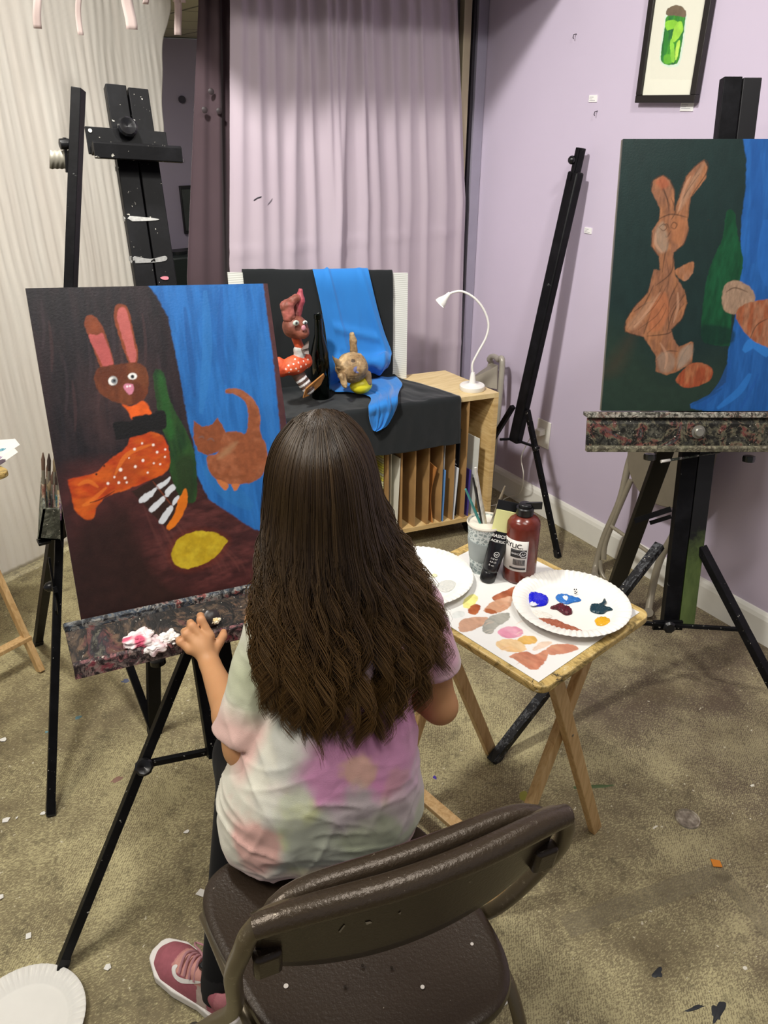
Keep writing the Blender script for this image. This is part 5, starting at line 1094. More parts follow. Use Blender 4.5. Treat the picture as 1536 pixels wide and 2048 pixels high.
def pud(L, *a, **k): return puddle(q4(L), *a, **k)
pud([(812, 895), (830, 884), (870, 890), (905, 905), (914, 925), (900, 948), (860, 955), (822, 945), (812, 920)], '1d22c4', P1, zp, .005, .1)['label'] = 'ultramarine blue paint puddle'
pud([(820, 935), (835, 930), (858, 945), (840, 952), (822, 948)], 'd8dae8', P1, zp+.004, .001, .2)
pud([(950, 905), (965, 893), (1000, 893), (1040, 905), (1080, 918), (1072, 930), (1040, 935), (1010, 944), (975, 935), (955, 920)], '1d5fae', P1, zp, .003, .15, c2='2f79c9')['label'] = 'cobalt blue paint puddle'
pud([(985, 905), (1000, 900), (1015, 908), (1008, 925), (995, 920)], 'dfe8f2', P1, zp+.0025, .0015, .2)
pud([(922, 962), (945, 955), (965, 945), (985, 945), (1000, 958), (1020, 962), (1036, 980), (1030, 996), (1000, 1000), (975, 985), (955, 972), (935, 970)], '6d1228', P1, zp, .006, .08, c2='3a0a14')['label'] = 'dark crimson paint puddle'
pud([(1126, 960), (1135, 945), (1170, 945), (1195, 930), (1200, 915), (1212, 935), (1200, 955), (1245, 972), (1215, 980), (1195, 993), (1160, 992), (1130, 980)], '0e2e3c', P1, zp, .004, .08, c2='143a45')['label'] = 'dark teal paint puddle'
pud([(1150, 1025), (1170, 1012), (1200, 1010), (1228, 1022), (1226, 1042), (1200, 1054), (1165, 1052), (1155, 1040)], 'dba520', P1, zp, .003, .15)['label'] = 'golden yellow paint puddle'
pud([(840, 1020), (870, 1015), (910, 1018), (960, 1025), (1000, 1045), (1050, 1062), (1090, 1082), (1060, 1087), (1000, 1080), (930, 1072), (880, 1060), (850, 1035)], '8b452e', P1, zp, .0025, .25, c2='b06a4e')['label'] = 'brown mixed paint smear'
pud([(815, 985), (850, 975), (900, 985), (935, 1005), (905, 1015), (850, 1010), (820, 1000)], 'd9d3c4', P1, zp, .0006, .4, c2='ebe8e0')
for x, y in ((1046, 868), (1056, 868), (1050, 879), (1058, 884), (1050, 888)): puddle([(740+(x+3*math.cos(a))/2.56, 840+(y+3*math.sin(a))/2.56) for a in np.arange(0, 6.2, 1.0)], '23272b', P1, zp+.004, .0004)
pud([(345, 845), (370, 825), (410, 820), (440, 835), (425, 865), (390, 880), (360, 872)], 'dcdad2', P2_, TH+.0062, .0015, .3, name='paint_smear', c2='c9cbc6')
pud([(312, 792), (335, 788), (345, 798), (325, 806)], 'd6d6b0', P2_, TH+.0062, .001, .4, name='paint_smear')
# ---- paper cup
cupb = pz(966, 1137, TH+.001); cu = empty('paper_cup', cupb, 0, 'paper cup with grey lace pattern holding brushes and murky paint water', 'cup')
lace = NT('lace_print'); vo = lace.n('ShaderNodeTexVoronoi', _feature='DISTANCE_TO_EDGE', Scale=120.); lace.t.links.new(lace.coord(), vo.inputs['Vector']); v2 = lace.n('ShaderNodeTexVoronoi', _feature='F1', Scale=95.); lace.t.links.new(lace.coord(), v2.inputs['Vector'])
lace.col(lace.mix(lace.math('MULTIPLY', lace.ramp(vo.outputs[0], [(.08, 1.), (.16, 0.)]), .9), lace.mix(lace.ramp(v2.outputs[0], [(.28, 1.), (.34, 0.)]), '8b9a9a', 'c9d4d2'), 'd8e0de')).p(.45)
MB().lathe([(.0001, .003), (.027, .003), (.0275, 0), (.0285, 0), (.0385, .112), (.040, .113), (.0405, .116), (.039, .118), (.0375, .116), (.036, .105), (.0001, .105)], cupb, n=48).build('cup', lace.m, cu)
MB().lathe([(.0379, .1115), (.0398, .1125), (.0408, .1155), (.039, .1185), (.0373, .116), (.0375, .112)], cupb, n=48).build('rim', M('d9d3c4', .4, var=.04), cu)
MB().lathe([(.0318, .033), (.0322, .033), (.0372, .078), (.0368, .079)], cupb, n=48).build('printed_band', M('8d9594', .5, var=.12), cu)
wtr = NT('murky_water'); wtr.col(wtr.ramp(wtr.noise(30, 3), [(.4, 'c9a79a'), (.6, 'd6b8ac')])).p(.08); MB().disc(cupb+(0, 0, .104), .0358, .003, n=40).build('paint_water', wtr.m, cu)
for i, (bx1, by1, tx1, ty1, c, r, lb, br_) in enumerate([(962, 1050, 931, 978, '3f8f8c', .0026, 'paintbrush with teal handle leaning left in the paper cup', 0), (964, 1045, 946, 955, '1d1c1c', .0028, 'paintbrush with black handle standing in the paper cup', 0),
      (968, 1050, 951, 935, 'cfcdc6', .0034, 'paintbrush with thick pale grey handle tallest in the paper cup', 0), (972, 1048, 956, 968, 'b9b09c', .0026, 'paintbrush with worn beige handle in the paper cup', 0), (985, 1040, 1010, 972, '7d7260', .0026, 'brown paintbrush leaning right in the cup with metal ferrule', 1)]):
    a = pp(cupb, fh, bx1, by1); b = pp(cupb, fh, tx1, ty1); rt_ = empty('paintbrush', a, 0, lb, 'paintbrush', 'paintbrushes in the paper cup'); d = b-a
    a0 = a+(0, 0, 0)
    if br_:
        MB().tube([a-d*.25, a+d*.15], [.0032, .0028], 8).build('ferrule', M('a9a59a', .25, .9), rt_); MB().tube([a+d*.15, b-d*.35, b], [.0028, .0034, .0014], 8).build('handle', M(c, .4, var=.5, sc=90), rt_)
    else: MB().tube([a-d*.3, a+d*.3, b], [r*.8, r*1.25, r*.8], 8).build('handle', M(c, .35, var=.3, sc=90), rt_)
# ---- bottle of brown acrylic
bb0 = pz(1037, 1153, TH+.001); bo_ = empty('paint_bottle', bb0, 0, 'brown plastic acrylic paint bottle with black flip cap and white label', 'bottle')
brn = NT('brown_plastic'); brn.col(brn.ramp(brn.noise(30, 4, .6), [(.35, '5a231a'), (.6, '6f2d22'), (.8, '7d3a2c')])).p(.22); BR = .0345
MB().lathe([(.0001, .001), (.030, 0), (.0335, .003), (BR, .008), (BR, .128), (.033, .137), (.027, .145), (.016, .150), (.0145, .156), (.0001, .156)], bb0, n=56).build('bottle', brn.m, bo_)
blk = M('131315', .3)
m = MB().lathe([(.0155, .150), (.018, .152), (.018, .166), (.016, .168), (.0001, .168)], bb0, n=32, rib=lambda i, a: .012*math.sin(a*16)).build('cap', blk, bo_)
er = nrm(RT); MB().bar(bb0+(0, 0, .1695), bb0+er*.034+(0, 0, .170), .016, .005, (0, 0, 1)).lathe([(.013, .167), (.014, .171), (.012, .175), (.0001, .176)], bb0, n=24).build('flip_lid', blk, bo_, bevel=.001)
LZ0, LZ1 = .033, .105
def onb(ang, z, R): return bb0+R*np.array((math.cos(ang), math.sin(ang), 0))+np.array((0, 0, z))
afc = math.atan2(-bb0[1], -bb0[0])        # angle that looks towards the front
la0, la1 = afc-1.15, afc+.28
def wrapsheet(name, a0, a1, z0, z1, R, mat, par):
    G = [[onb(a, z, R) for z in np.linspace(z0, z1, 3)] for a in np.linspace(a0, a1, 20)]; return sheet(name, G, mat, par, thick=.0004)
lw_ = wrapsheet('label', afc-1.7, afc+.42, LZ0, LZ1, BR+.0003, M('dcd9d2', .4, var=.05), bo_)
def wraptext(s, size, ang, z, mat, par, R, base, ax_a=1, name='lettering', align='LEFT', bold=0):
    cu_ = bpy.data.curves.new(name, 'FONT'); cu_.body = s; cu_.size = size; cu_.align_x = align; cu_.offset = bold
    o = bpy.data.objects.new(name, cu_); C.objects.link(o); dg = bpy.context.evaluated_depsgraph_get(); me = bpy.data.meshes.new_from_object(o.evaluated_get(dg))
    V = np.array([v.co[:] for v in me.vertices]); Fc = [tuple(p.vertices) for p in me.polygons]; bpy.data.objects.remove(o); bpy.data.curves.remove(cu_)
    W = [base(v[0], v[1], 0) for v in V]; W2 = [base(v[0], v[1], -.0003) for v in V]; n = len(W)
    return link_mesh(name, W+W2, Fc+[tuple(i+n for i in f[::-1]) for f in Fc], mat, par, smooth=False)
ink = M('1c1a1c', .5)
bmap = lambda a0, z0: (lambda x, y, d: onb(a0+x/BR, z0+y, BR+.0009+d))
# viewed from outside, angle increases to the right
wraptext('ACRYLIC.', .0145, 0, 0, ink, lw_, 0, bmap(afc-1.66, .088), bold=.0002)
wraptext('liquitex', .006, 0, 0, M('8a8a8a', .5), lw_, 0, bmap(afc-.7, .0995)) if False else None
wrapsheet('black_band', afc-.62, afc+.34, .066, .085, BR+.0007, ink, lw_)
wraptext('BASICS', .006, 0, 0, M('e8e8e8', .5), lw_, 0, (lambda x, y, d: onb(afc-.55+x/BR, .073+y, BR+.0014+d)))
c_ = [(.0075*math.cos(t), .0075*math.sin(t)) for t in np.linspace(0, 2*PI, 24, endpoint=False)]
ringv = [onb(afc+.16+x/BR, .0755+y, BR+.0013) for x, y in c_]+[onb(afc+.16+x*.8/BR, .0755+y*.8, BR+.0013) for x, y in c_]
link_mesh('seal', ringv+[v-np.array((0, 0, 0))-nrm(v-bb0)*.0003 for v in ringv], [(i, (i+1) % 24, 24+(i+1) % 24, 24+i) for i in range(24)], M('e8e8e8', .5), lw_, smooth=False)
wraptext('AP', .007, 0, 0, M('e8e8e8', .5), lw_, 0, (lambda x, y, d: onb(afc+.04+x/BR, .073+y, BR+.0014+d)))
xx = -.42
for i in range(20):
    w_ = [.012, .022, .016, .03][i*7 % 4]; wrapsheet('barcode_bar', afc+xx, afc+xx+w_, .048, .062, BR+.0007, ink, lw_); xx += w_+[.012, .02][i % 2]
wrapsheet('black_band', afc-.62, afc+.34, .038, .042, BR+.0007, ink, lw_)
# ---- tube of paint standing on its cap
t0 = pz(974, 1160, TH+.001); t1_ = pp(t0, fh, 1019, 1032)+fh*.02; td = nrm(t1_-t0); tl = np.linalg.norm(t1_-t0); ts = nrm(np.cross(td, -fh)); ts = ts if ts @ RT > 0 else -ts; tn = np.cross(td, ts); tn = tn if tn @ FW < 0 else -tn
tub = empty('paint_tube', t0, 0, 'black acrylic paint tube with pale yellow end standing on its cap', 'paint tube')
def oval(t, a, b, n=36): return [t0+td*t+ts*a*math.cos(2*PI*i/n)+tn*b*math.sin(2*PI*i/n) for i in range(n)]
def loft(secs, capends=True, n=36):
    m = MB(); V = [p for s_ in secs for p in s_]; k = len(secs); Fc = [(i*n+j, i*n+(j+1) % n, (i+1)*n+(j+1) % n, (i+1)*n+j) for i in range(k-1) for j in range(n)]
    if capends: Fc += [tuple(range(n-1, -1, -1)), tuple((k-1)*n+j for j in range(n))]
    return m.add(V, Fc)
loft([oval(0, .0155, .0155), oval(.002, .0165, .0165), oval(.020, .0165, .0165), oval(.023, .014, .014)]).build('cap', blk, tub)
tb1 = NT('tube_black'); tb1.col(tb1.ramp(tb1.noise(60, 4, .6), [(.4, '101114'), (.7, '1d1f24')])).p(.25)
ab = lambda t: (.0168+(.0245-.0168)*t, .0168+(.0022-.0168)*t**1.2)
loft([oval(.023, .0145, .0145), oval(.027, *ab(0))]+[oval(.027+(tl*.72-.027)*q, *ab(q*.7)) for q in np.linspace(.05, 1, 10)]).build('tube_body', tb1.m, tub)
loft([oval(tl*.72+tl*.28*q, *ab(.7+.3*q)) for q in np.linspace(0, 1, 6)]).build('tube_end', M('dcdc9a', .35, var=.06), tub)
MB().prism([t1_-ts*.024-td*.004-tn*.004, t1_+ts*.022-td*.004-tn*.004, t1_+ts*.022+td*.018-tn*.010, t1_-ts*.024+td*.018-tn*.010], -tn*.0012).build('hang_tab', blk, tub, bevel=.001, smooth=False)
def tmap(u, v): return lambda x, y, d: t0+td*(v+y)+ts*(u+x)+tn*((ab(min(1, max(0, (v+y-.027)/(tl*.72-.027)*.7)))[1])*math.sqrt(max(0, 1-((u+x)/ab(min(1, max(0, (v+y-.027)/(tl*.72-.027)*.7)))[0])**2))+.0007+d)
wh = M('e6e6e2', .5)
wraptext('BASICS', .0092, 0, 0, wh, tub, 0, tmap(-.0195, tl*.64), bold=.0002); wraptext('ACRYLIC', .0075, 0, 0, wh, tub, 0, tmap(-.0185, tl*.575), bold=.0002)
wraptext('AP', .006, 0, 0, wh, tub, 0, tmap(-.004, tl*.40)); 
rr_ = [tmap(0, tl*.415)(.006*math.cos(t), .006*math.sin(t), 0) for t in np.linspace(0, 2*PI, 20, endpoint=False)]; rr2 = [tmap(0, tl*.415)(.0048*math.cos(t), .0048*math.sin(t), 0) for t in np.linspace(0, 2*PI, 20, endpoint=False)]
link_mesh('seal', rr_+rr2, [(i, (i+1) % 20, 20+(i+1) % 20, 20+i) for i in range(20)], wh, tub, smooth=False)
for k, s_ in enumerate(['118 ml', '4.0 US', 'fl. oz.']): wraptext(s_, .0052, 0, 0, wh, tub, 0, tmap(-.010, tl*(.34-.045*k)))
# ---- papers on the far left tray table
zt = TH+.002
for i, (L, lb, c) in enumerate([([(-60, 905), (22, 888), (36, 905), (0, 930), (-60, 940)], 'lower white paper with dark paint on the table at the left edge', 'e3e1da'), ([(-60, 885), (30, 878), (40, 890), (6, 912), (-60, 915)], 'upper white paper with turquoise paint on the table at the left edge', 'e8e6e0')]):
    z0 = zt+.004*i; P = [pz(x, y, z0+.01*(j in (1, 2))) for j, (x, y) in enumerate(L)]; o = MB().prism(P[::-1], (0, 0, .001)).build('painted_paper', M(c, .6, var=.04), smooth=False); tag(o, lb, 'paper', 'painted papers at the left edge')
    for j, (S_, cc) in enumerate([([(-20, 888), (10, 884), (22, 890), (10, 900), (-20, 905)], '6fa5b4'), ([(0, 893), (14, 890), (16, 897), (4, 901)], '3d7f95')] if i else [([(-10, 925), (8, 918), (12, 922), (-5, 932)], '4a3a48'), ([(-20, 915), (5, 912), (0, 918), (-20, 922)], '9a86a4')]): puddle([(x, y+(0 if i else 0)) for x, y in S_], cc, o, z0+.0035, .001, .4, 'paint_patch')
# ---- scraps on the floor
def scrap(x, y, s, seed, c='eceae2', lb=None):
    p = pz(x, y, .001); rg = np.random.default_rng(seed); n = 4+seed % 3; a0 = rg.uniform(0, 6)
    P = [p+np.array((s*rg.uniform(.6, 1.3)*math.cos(a0+2*PI*i/n), s*rg.uniform(.5, 1.1)*math.sin(a0+2*PI*i/n), rg.uniform(0, .004))) for i in range(n)]
    o = MB().prism(P, (0, 0, .0012)).build('paper_scrap', M(c, .7, var=.05), smooth=False); return tag(o, lb, 'paper scrap', 'paper scraps on the floor')
for x, y, s, sd_, lb in [(57, 1873, .010, 3, 'larger triangular white scrap above the floor plate'), (216, 1935, .007, 4, 'small triangular white scrap between easel leg and pink sneaker'), (8, 1480, .011, 5, 'torn white scrap at the left edge under the wooden tray table'),
    (12, 1640, .009, 7, 'white scrap at the left edge beside the black easel foot'), (87, 1628, .007, 8, 'tiny scrap touching the foot of the edge-on easel'), (34, 1637, .004, 9, 'speck of paper right of the left edge scrap'), (2, 1795, .008, 10, 'white scrap cut by the left edge of the photo'),
    (403, 1785, .016, 12, 'crumpled white scrap touching the left side of the chair seat'), (373, 1665, .007, 14, 'pale scrap on the floor between the easel leg and chair'), (132, 1940, .004, 15, 'small chip of paper beside the front easel leg')]: scrap(x, y, s, sd_, lb=lb)
o = scrap(1433, 1728, .016, 6, 'e08a2a', 'torn bright orange paper scrap on the floor at the right')
# ================================================================== THE FOLDING CHAIR THE GIRL SITS ON
CY = np.array((.02, .995, 0)); CX = np.array((.984, -.178, 0)); CO = np.array((.357, .487, 0))
def cc2(x, y, z): return CO+CX*x+CY*y+np.array((0, 0, z))
ch = empty('folding_chair', cc2(0, .2, 0), 0, 'brown metal folding chair in the foreground with the girl sitting on it', 'chair')
mt = NT('brown_enamel'); n1 = mt.noise(200, 3, .6); mt.col(mt.mix(mt.ramp(mt.noise(80, 4, .7), [(.72, 0.), (.75, 1.)]), mt.mix(mt.noise(6, 4), '31271d', '3c3025'), '9a8f80')).p(.33, .25, .6); mt.bump(n1, .35, .0015)
mt2 = NT('brown_enamel_roll'); mt2.col(mt2.mix(mt2.ramp(mt2.noise(120, 4, .7), [(.68, 0.), (.73, 1.)]), mt2.mix(mt2.noise(8, 4), '43382c', '4f4336'), 'a39886')).p(.3, .35, .6); mt2.bump(mt2.noise(160, 3, .6), .5, .002)
beige = NT('brown_frame'); beige.col(beige.mix(beige.ramp(beige.noise(70, 5, .8), [(.6, 0.), (.66, 1.)]), '655a46', '8d826c')).p(.35, .3)
xt, zt_, xb = .212, .775, .222
fr = [cc2(-xb-.012, .36, 0.0), cc2(-xb, .20, .28), cc2(-xb+.012, .10, .46), cc2(-xt-.008, .03, .64), cc2(-xt, .006, .715), cc2(-xt+.012, 0, .752), cc2(-xt+.040, -.004, .772), cc2(-.10, -.018, zt_), cc2(0, -.024, zt_), cc2(.10, -.018, zt_), cc2(xt-.040, -.004, .772), cc2(xt-.012, 0, .752), cc2(xt, .006, .715), cc2(xt+.008, .03, .64), cc2(xb-.012, .10, .46), cc2(xb, .20, .28), cc2(xb+.012, .36, 0)]
MB().tube(catmull(fr, 8), .0115, 14).build('back_frame', beige.m, ch)
# backrest: thick rolled top edge over the tube, curved panel below and a front lip
roll = [cc2(x, -.024*math.cos(x/xt*PI/2)-.003, zt_+.002-.018*abs(x/xt)**5) for x in np.linspace(-xt+.014, xt-.014, 25)]
MB().tube(roll, [.0135+.003*(1-abs(q)**6) for q in np.linspace(-1, 1, 25)], 16).build('rolled_top_edge', mt2.m, ch)
lip = [cc2(x, .024-.012*math.cos(x/.19*PI/2)-.02*abs(x/.19)**6, zt_-.004-.022*abs(x/.19)**8) for x in np.linspace(-.185, .185, 25)]
MB().tube(lip, [.0135*(1-.35*abs(q)**8) for q in np.linspace(-1, 1, 25)], 14, flat=.85).build('front_lip', mt2.m, ch)
G = []
for x in np.linspace(-.195, .195, 40):
    s_ = x/.195; zlo = .665-.045*(1-s_*s_)**.8-.0; colm = []
    colm.append(cc2(x, .016-.012*math.cos(x/.19*PI/2), zt_-.006-.012*abs(s_)**8))
    for q in np.linspace(0, 1, 10): colm.append(cc2(x, -.020*(1-s_*s_)-.002+.026*q**2-.0+.006*math.sin(q*PI), (zt_-.004)+(zlo-zt_)*q))
    G.append(colm)
bp_ = sheet('backrest', G, mt.m, ch, thick=.0035)
for sx_ in (-1, 1): MB().bar(cc2(sx_*.185, .006, .70), cc2(sx_*.185, .012, .655), .034, .020, CX).build('bracket', mt.m, ch, bevel=.006)
# seat with rounded outline and turned down edge
out = []
W0, W1, Yr, Yf, zs_ = .175, .205, -.035, .365, .435
for t in np.linspace(0, 2*PI, 96, endpoint=False):
    cx_, sy_ = math.cos(t), math.sin(t); e = .52; X_ = abs(cx_)**e*(1 if cx_ > 0 else -1); Y_ = abs(sy_)**e*(1 if sy_ > 0 else -1)
    w_ = W0+(W1-W0)*(Y_+1)/2; out.append((X_*w_, (Yr+Yf)/2+Y_*(Yf-Yr)/2))
out = np.array(out); cen = out.mean(0); V = []; Fc = []; n = len(out)
rings = [(1.0, -.022), (1.008, -.012), (1.0, -.003), (.975, 0.0), (.93, -.001), (.8, -.004), (.6, -.007), (.3, -.009)]
for k, dz in rings: V += [cc2(*(cen+(p-cen)*k), zs_+dz) for p in out]
V.append(cc2(*cen, zs_-.009)); R_ = len(rings)
for r_ in range(R_-1): Fc += [(r_*n+i, r_*n+(i+1) % n, (r_+1)*n+(i+1) % n, (r_+1)*n+i) for i in range(n)]
Fc += [((R_-1)*n+i, (R_-1)*n+(i+1) % n, R_*n) for i in range(n)]
V += [cc2(*(cen+(p-cen)*.97), zs_-.022) for p in out]; b0_ = R_*n+1
Fc += [(i, b0_+i, b0_+(i+1) % n, (i+1) % n) for i in range(n)]+[tuple(b0_+i for i in range(n))[::-1]]
st_ = link_mesh('seat', V, Fc, mt.m, ch)
for sx_ in (-1, 1):
    MB().tube(catmull([cc2(sx_*.188, .30, .400), cc2(sx_*.188, .18, .395), cc2(sx_*.185, .04, .35), cc2(sx_*.18, -.04, .2), cc2(sx_*.18, -.11, .0)], 6), .0105, 12).build('rear_leg', beige.m, ch)
    if 0: MB().bar(cc2(sx_*.222, .24, .33), cc2(sx_*.20, .12, .405), .004, .018).build('hinge_bar', beige.m, ch, smooth=False)
    MB().tube([cc2(sx_*.18, -.11, 0), cc2(sx_*.18, -.105, .03)], .014, 14).tube([cc2(sx_*(xb+.012), .36, 0), cc2(sx_*(xb+.011), .345, .03)], .015, 14).build('foot_cap', M('4a4238', .6), ch)
MB().tube([cc2(-.18, -.075, .1), cc2(.18, -.075, .1)], .007, 10).build('cross_bar', beige.m, ch)
for x, y in ((725, 1931), (783, 1935), (690, 1973)):
    p = pz(x, y, zs_-.003); MB().disc(p, .0022, .0015).build('rivet', M('2a221a', .3, .5), ch)
for L in ([(478, 2-2+1975), (486, 1972), (590, 1971), (575, 1976)],): pass
for L, c in (([(730, 1843), (740, 1841), (744, 1844), (733, 1848)], 'a9a090'), ([(677, 1862), (688, 1848), (690, 1850), (680, 1864)], '8d8474'), ([(690, 1828), (702, 1820), (700, 1826)], '8d8474'), ([(796, 1825), (802, 1822), (800, 1828)], '8d8474')):
    try: decal('paint_fleck', bp_, L, M(c, .5), bp_, .001, smooth=False)
    except Exception: pass
for x, y, r in ((845, 1974, .003), (944, 1888, .0025), (572, 1972, .0035)): MB().disc(pz(x, y, zs_-.004), r, .001).build('paint_fleck', M('cfc8c0', .5), st_)
# ================================================================== THE GIRL
bR = nrm((.945, -.327, 0)); bF = nrm((.327, .945, 0)); bU = np.array((0, 0, 1.))
Hc = np.array((.487, .945, 1.03))
girl = empty('person', (.41, .83, 0), 0, 'girl with long brown hair in a tie-dye t-shirt sitting with her back to the camera', 'person')
J = dict(pel=(.408, .835, .515), wai=(.428, .845, .63), che=(.470, .872, .77), nb=(.490, .893, .885), hd=tuple(Hc), sL=(.378, .935, .825), sR=(.603, .852, .825),
         eL=(.303, .906, .622), eR=(.628, .812, .625), hL=(.352, .865, .505), hR=(.475, .822, .505), kL=(.352, 1.045, .462), kR=(.555, 1.04, .465), aL=(.202, .906, .085), aR=(.53, .975, .085))
J = {k: np.array(v) for k, v in J.items()}
Hn = lambda x, y, n: pp(E1(0, 0, n), en, x, y)
wL = Hn(421, 1330, .125); palm = Hn(404, 1296, .105)
fing = {'index': [Hn(420, 1272, .102), Hn(402, 1239, .095), Hn(401, 1232, .070), Hn(404, 1240, .055)], 'middle': [Hn(404, 1277, .106), Hn(384, 1252, .098), Hn(381, 1246, .072), Hn(385, 1256, .057)],
        'ring': [Hn(391, 1287, .106), Hn(372, 1268, .098), Hn(369, 1263, .074), Hn(374, 1272, .060)], 'pinky': [Hn(379, 1300, .103), Hn(360, 1284, .096), Hn(358, 1280, .076), Hn(364, 1287, .064)],
        'thumb': [Hn(424, 1310, .112), Hn(438, 1285, .10), Hn(446, 1272, .088), Hn(447, 1264, .078)]}
fr_ = {'index': (.0088, .0082, .0072, .0062), 'middle': (.0088, .0082, .0072, .0062), 'ring': (.0086, .0078, .0070, .006), 'pinky': (.0078, .0070, .0062, .0055), 'thumb': (.0110, .0092, .0082, .0068)}
wR = np.array((.590, 1.005, .615)); pR_ = np.array((.575, 1.065, .605))
fR_ = [[pR_+bR*o_+bF*.018, pR_+bR*o_+bF*.045+np.array((0, 0, -.004)), pR_+bR*o_*.9+bF*.055+np.array((0, 0, -.025)), pR_+bR*o_*.8+bF*.038+np.array((0, 0, -.036))] for o_ in (-.024, -.008, .008, .023)]
hR_, hF_ = bR, nrm(bF-.42*bU); hU_ = np.cross(hR_, hF_); HRt = np.array([hR_, hF_, hU_])
def hl_(a, b, c): return Hc+hR_*a+hF_*b+hU_*c
def chain(P, pts, rs, k=.004):
    d = None
    for i in range(len(pts)-1):
        q = cap(P, pts[i], pts[i+1], rs[i], rs[i+1]); d = q if d is None else smin(d, q, k)
    return d
def hand_sdf(P):
    d = smins(.008, cap(P, wL, palm, .0175, .0185), cap(P, palm, fing['index'][0], .0165, .0095), cap(P, palm, fing['middle'][0], .0165, .0095), cap(P, palm, fing['ring'][0], .0160, .0092), cap(P, palm, fing['pinky'][0], .0145, .0085), cap(P, palm+(fing['index'][0]-palm)*.3, fing['thumb'][0], .013, .011))
    for f_, pts in fing.items(): d = smin(d, chain(P, pts, fr_[f_]), .0035)
    return d
def handR_sdf(P):
    d = smin(cap(P, wR, pR_, .019, .024), cap(P, pR_-bR*.015, pR_+bR*.015, .020, .020), .01)
    for pts in fR_: d = smin(d, chain(P, pts, (.0085, .0078, .007, .006)), .0035)
    return smin(d, chain(P, [pR_-bR*.012, pR_-bR*.034+bF*.02, pR_-bR*.03+bF*.045-bU*.01], (.012, .009, .0075)), .004)
def torso(P, o=0):
    return smins(.06, cap(P, J['pel']-bR*.055, J['pel']+bR*.055, .095+o), cap(P, J['wai']-bR*.04, J['wai']+bR*.04, .078+o), cap(P, J['che']-bR*.055, J['che']+bR*.055, .080+o), cap(P, J['sL']+bR*.035, J['sR']-bR*.035, .040+o))
def body_f(P):
    d = torso(P, -.006); d = smin(d, cap(P, J['nb'], Hc-hU_*.05-hF_*.01, .040, .038), .02)
    hd = smin(ell(P, hl_(0, -.008, .014), (.070, .080, .082), HRt), ell(P, hl_(0, .022, -.045), (.052, .058, .062), HRt), .03)
    hd = smin(hd, ell(P, hl_(0, .068, -.085), (.020, .016, .016), HRt), .02)                                     # chin
    hd = smin(hd, cap(P, hl_(0, .082, -.002), hl_(0, .098, -.030), .006, .0095), .008)                           # nose
    for s_ in (-1, 1):
        hd = smin(hd, cap(P, hl_(s_*.012, .083, .016), hl_(s_*.040, .072, .018), .006, .005), .008)              # brow
        hd = -smin(-hd, ell(P, hl_(s_*.030, .084, .000), (.014, .010, .008), HRt), .004)                         # eye socket
        hd = smin(hd, ell(P, hl_(s_*.066, -.010, -.018), (.006, .015, .024), HRt), .004)                          # ear
    hd = smin(hd, cap(P, hl_(-.015, .080, -.056), hl_(.015, .080, -.056), .005), .004); hd = smin(hd, cap(P, hl_(-.011, .079, -.065), hl_(.011, .079, -.065), .005), .004)
    d = smin(d, hd, .015)
    for S_, E_, W_, r in ((J['sL'], J['eL'], wL, (.040, .031, .0195)), (J['sR'], J['eR'], wR, (.037, .029, .019))):
        a = smin(cap(P, S_, E_, r[0], r[1]), cap(P, E_, E_+(W_-E_)*.35, r[1], .0305), .015); a = smin(a, cap(P, E_+(W_-E_)*.35, W_, .0305, r[2]), .012); d = smin(d, a, .018)
    d = smins(.008, d, hand_sdf(P), handR_sdf(P))
    for h_, k_, a_ in (('hL', 'kL', 'aL'), ('hR', 'kR', 'aR')): d = smin(d, smins(.02, cap(P, J[h_], J[k_], .062, .044), cap(P, J[k_], J[a_], .042, .023), cap(P, J[a_], J[a_]+np.array((-.03, .08, -.045)), .022, .018)), .03)
    return d
V, Q = snet(body_f, (.05, .65, .0), (.78, 1.35, 1.18), .0034)
V = relax(V, Q, 2, .4)
N = normals(V, Q); q = fbm(V, 30, 3, 3)
skin = np.array(lin('c79468'))*np.ones((len(V), 3)); skin *= (1+(q-.5)[:, None]*np.array((.10, .16, .18)))
for pts in fing.values():
    for p in pts[1:3]: w_ = np.exp(-(np.linalg.norm(V-p, axis=1)/.009)**2)[:, None]; skin = skin*(1-w_*.25)+np.array(lin('c4806a'))*w_*.25
w_ = np.exp(-(np.linalg.norm(V-hl_(0, .083, -.060), axis=1)/.013)**2)[:, None]; skin = skin*(1-w_*.7)+np.array(lin('b5665c'))*w_*.7
w_ = np.exp(-(np.linalg.norm(V-J['eR'], axis=1)/.04)**2)[:, None]; skin = skin*(1-w_*.15)+np.array(lin('b5715a'))*w_*.15
body = link_mesh('body', V, Q, vcol('skin', .5, .35, .12, 400, sub=.12), girl, col=np.clip(skin, 0, 1))
for s_ in (-1, 1):
    MB().ball(hl_(s_*.030, .073, .000), .0105, 12).build('eye', M('e9e4de', .2, var=.02), girl); MB().disc(hl_(s_*.030, .0832, -.0012), .0048, .0015, hF_, 16).build('iris', M('4a3220', .2), girl)
# fingernail of the thumb
MB().ball(fing['thumb'][2]*.4+fing['thumb'][3]*.6+en*.0055, .0042, 8, (1, .5, 1.1)).build('thumb_nail', M('e0b3a0', .25), girl)
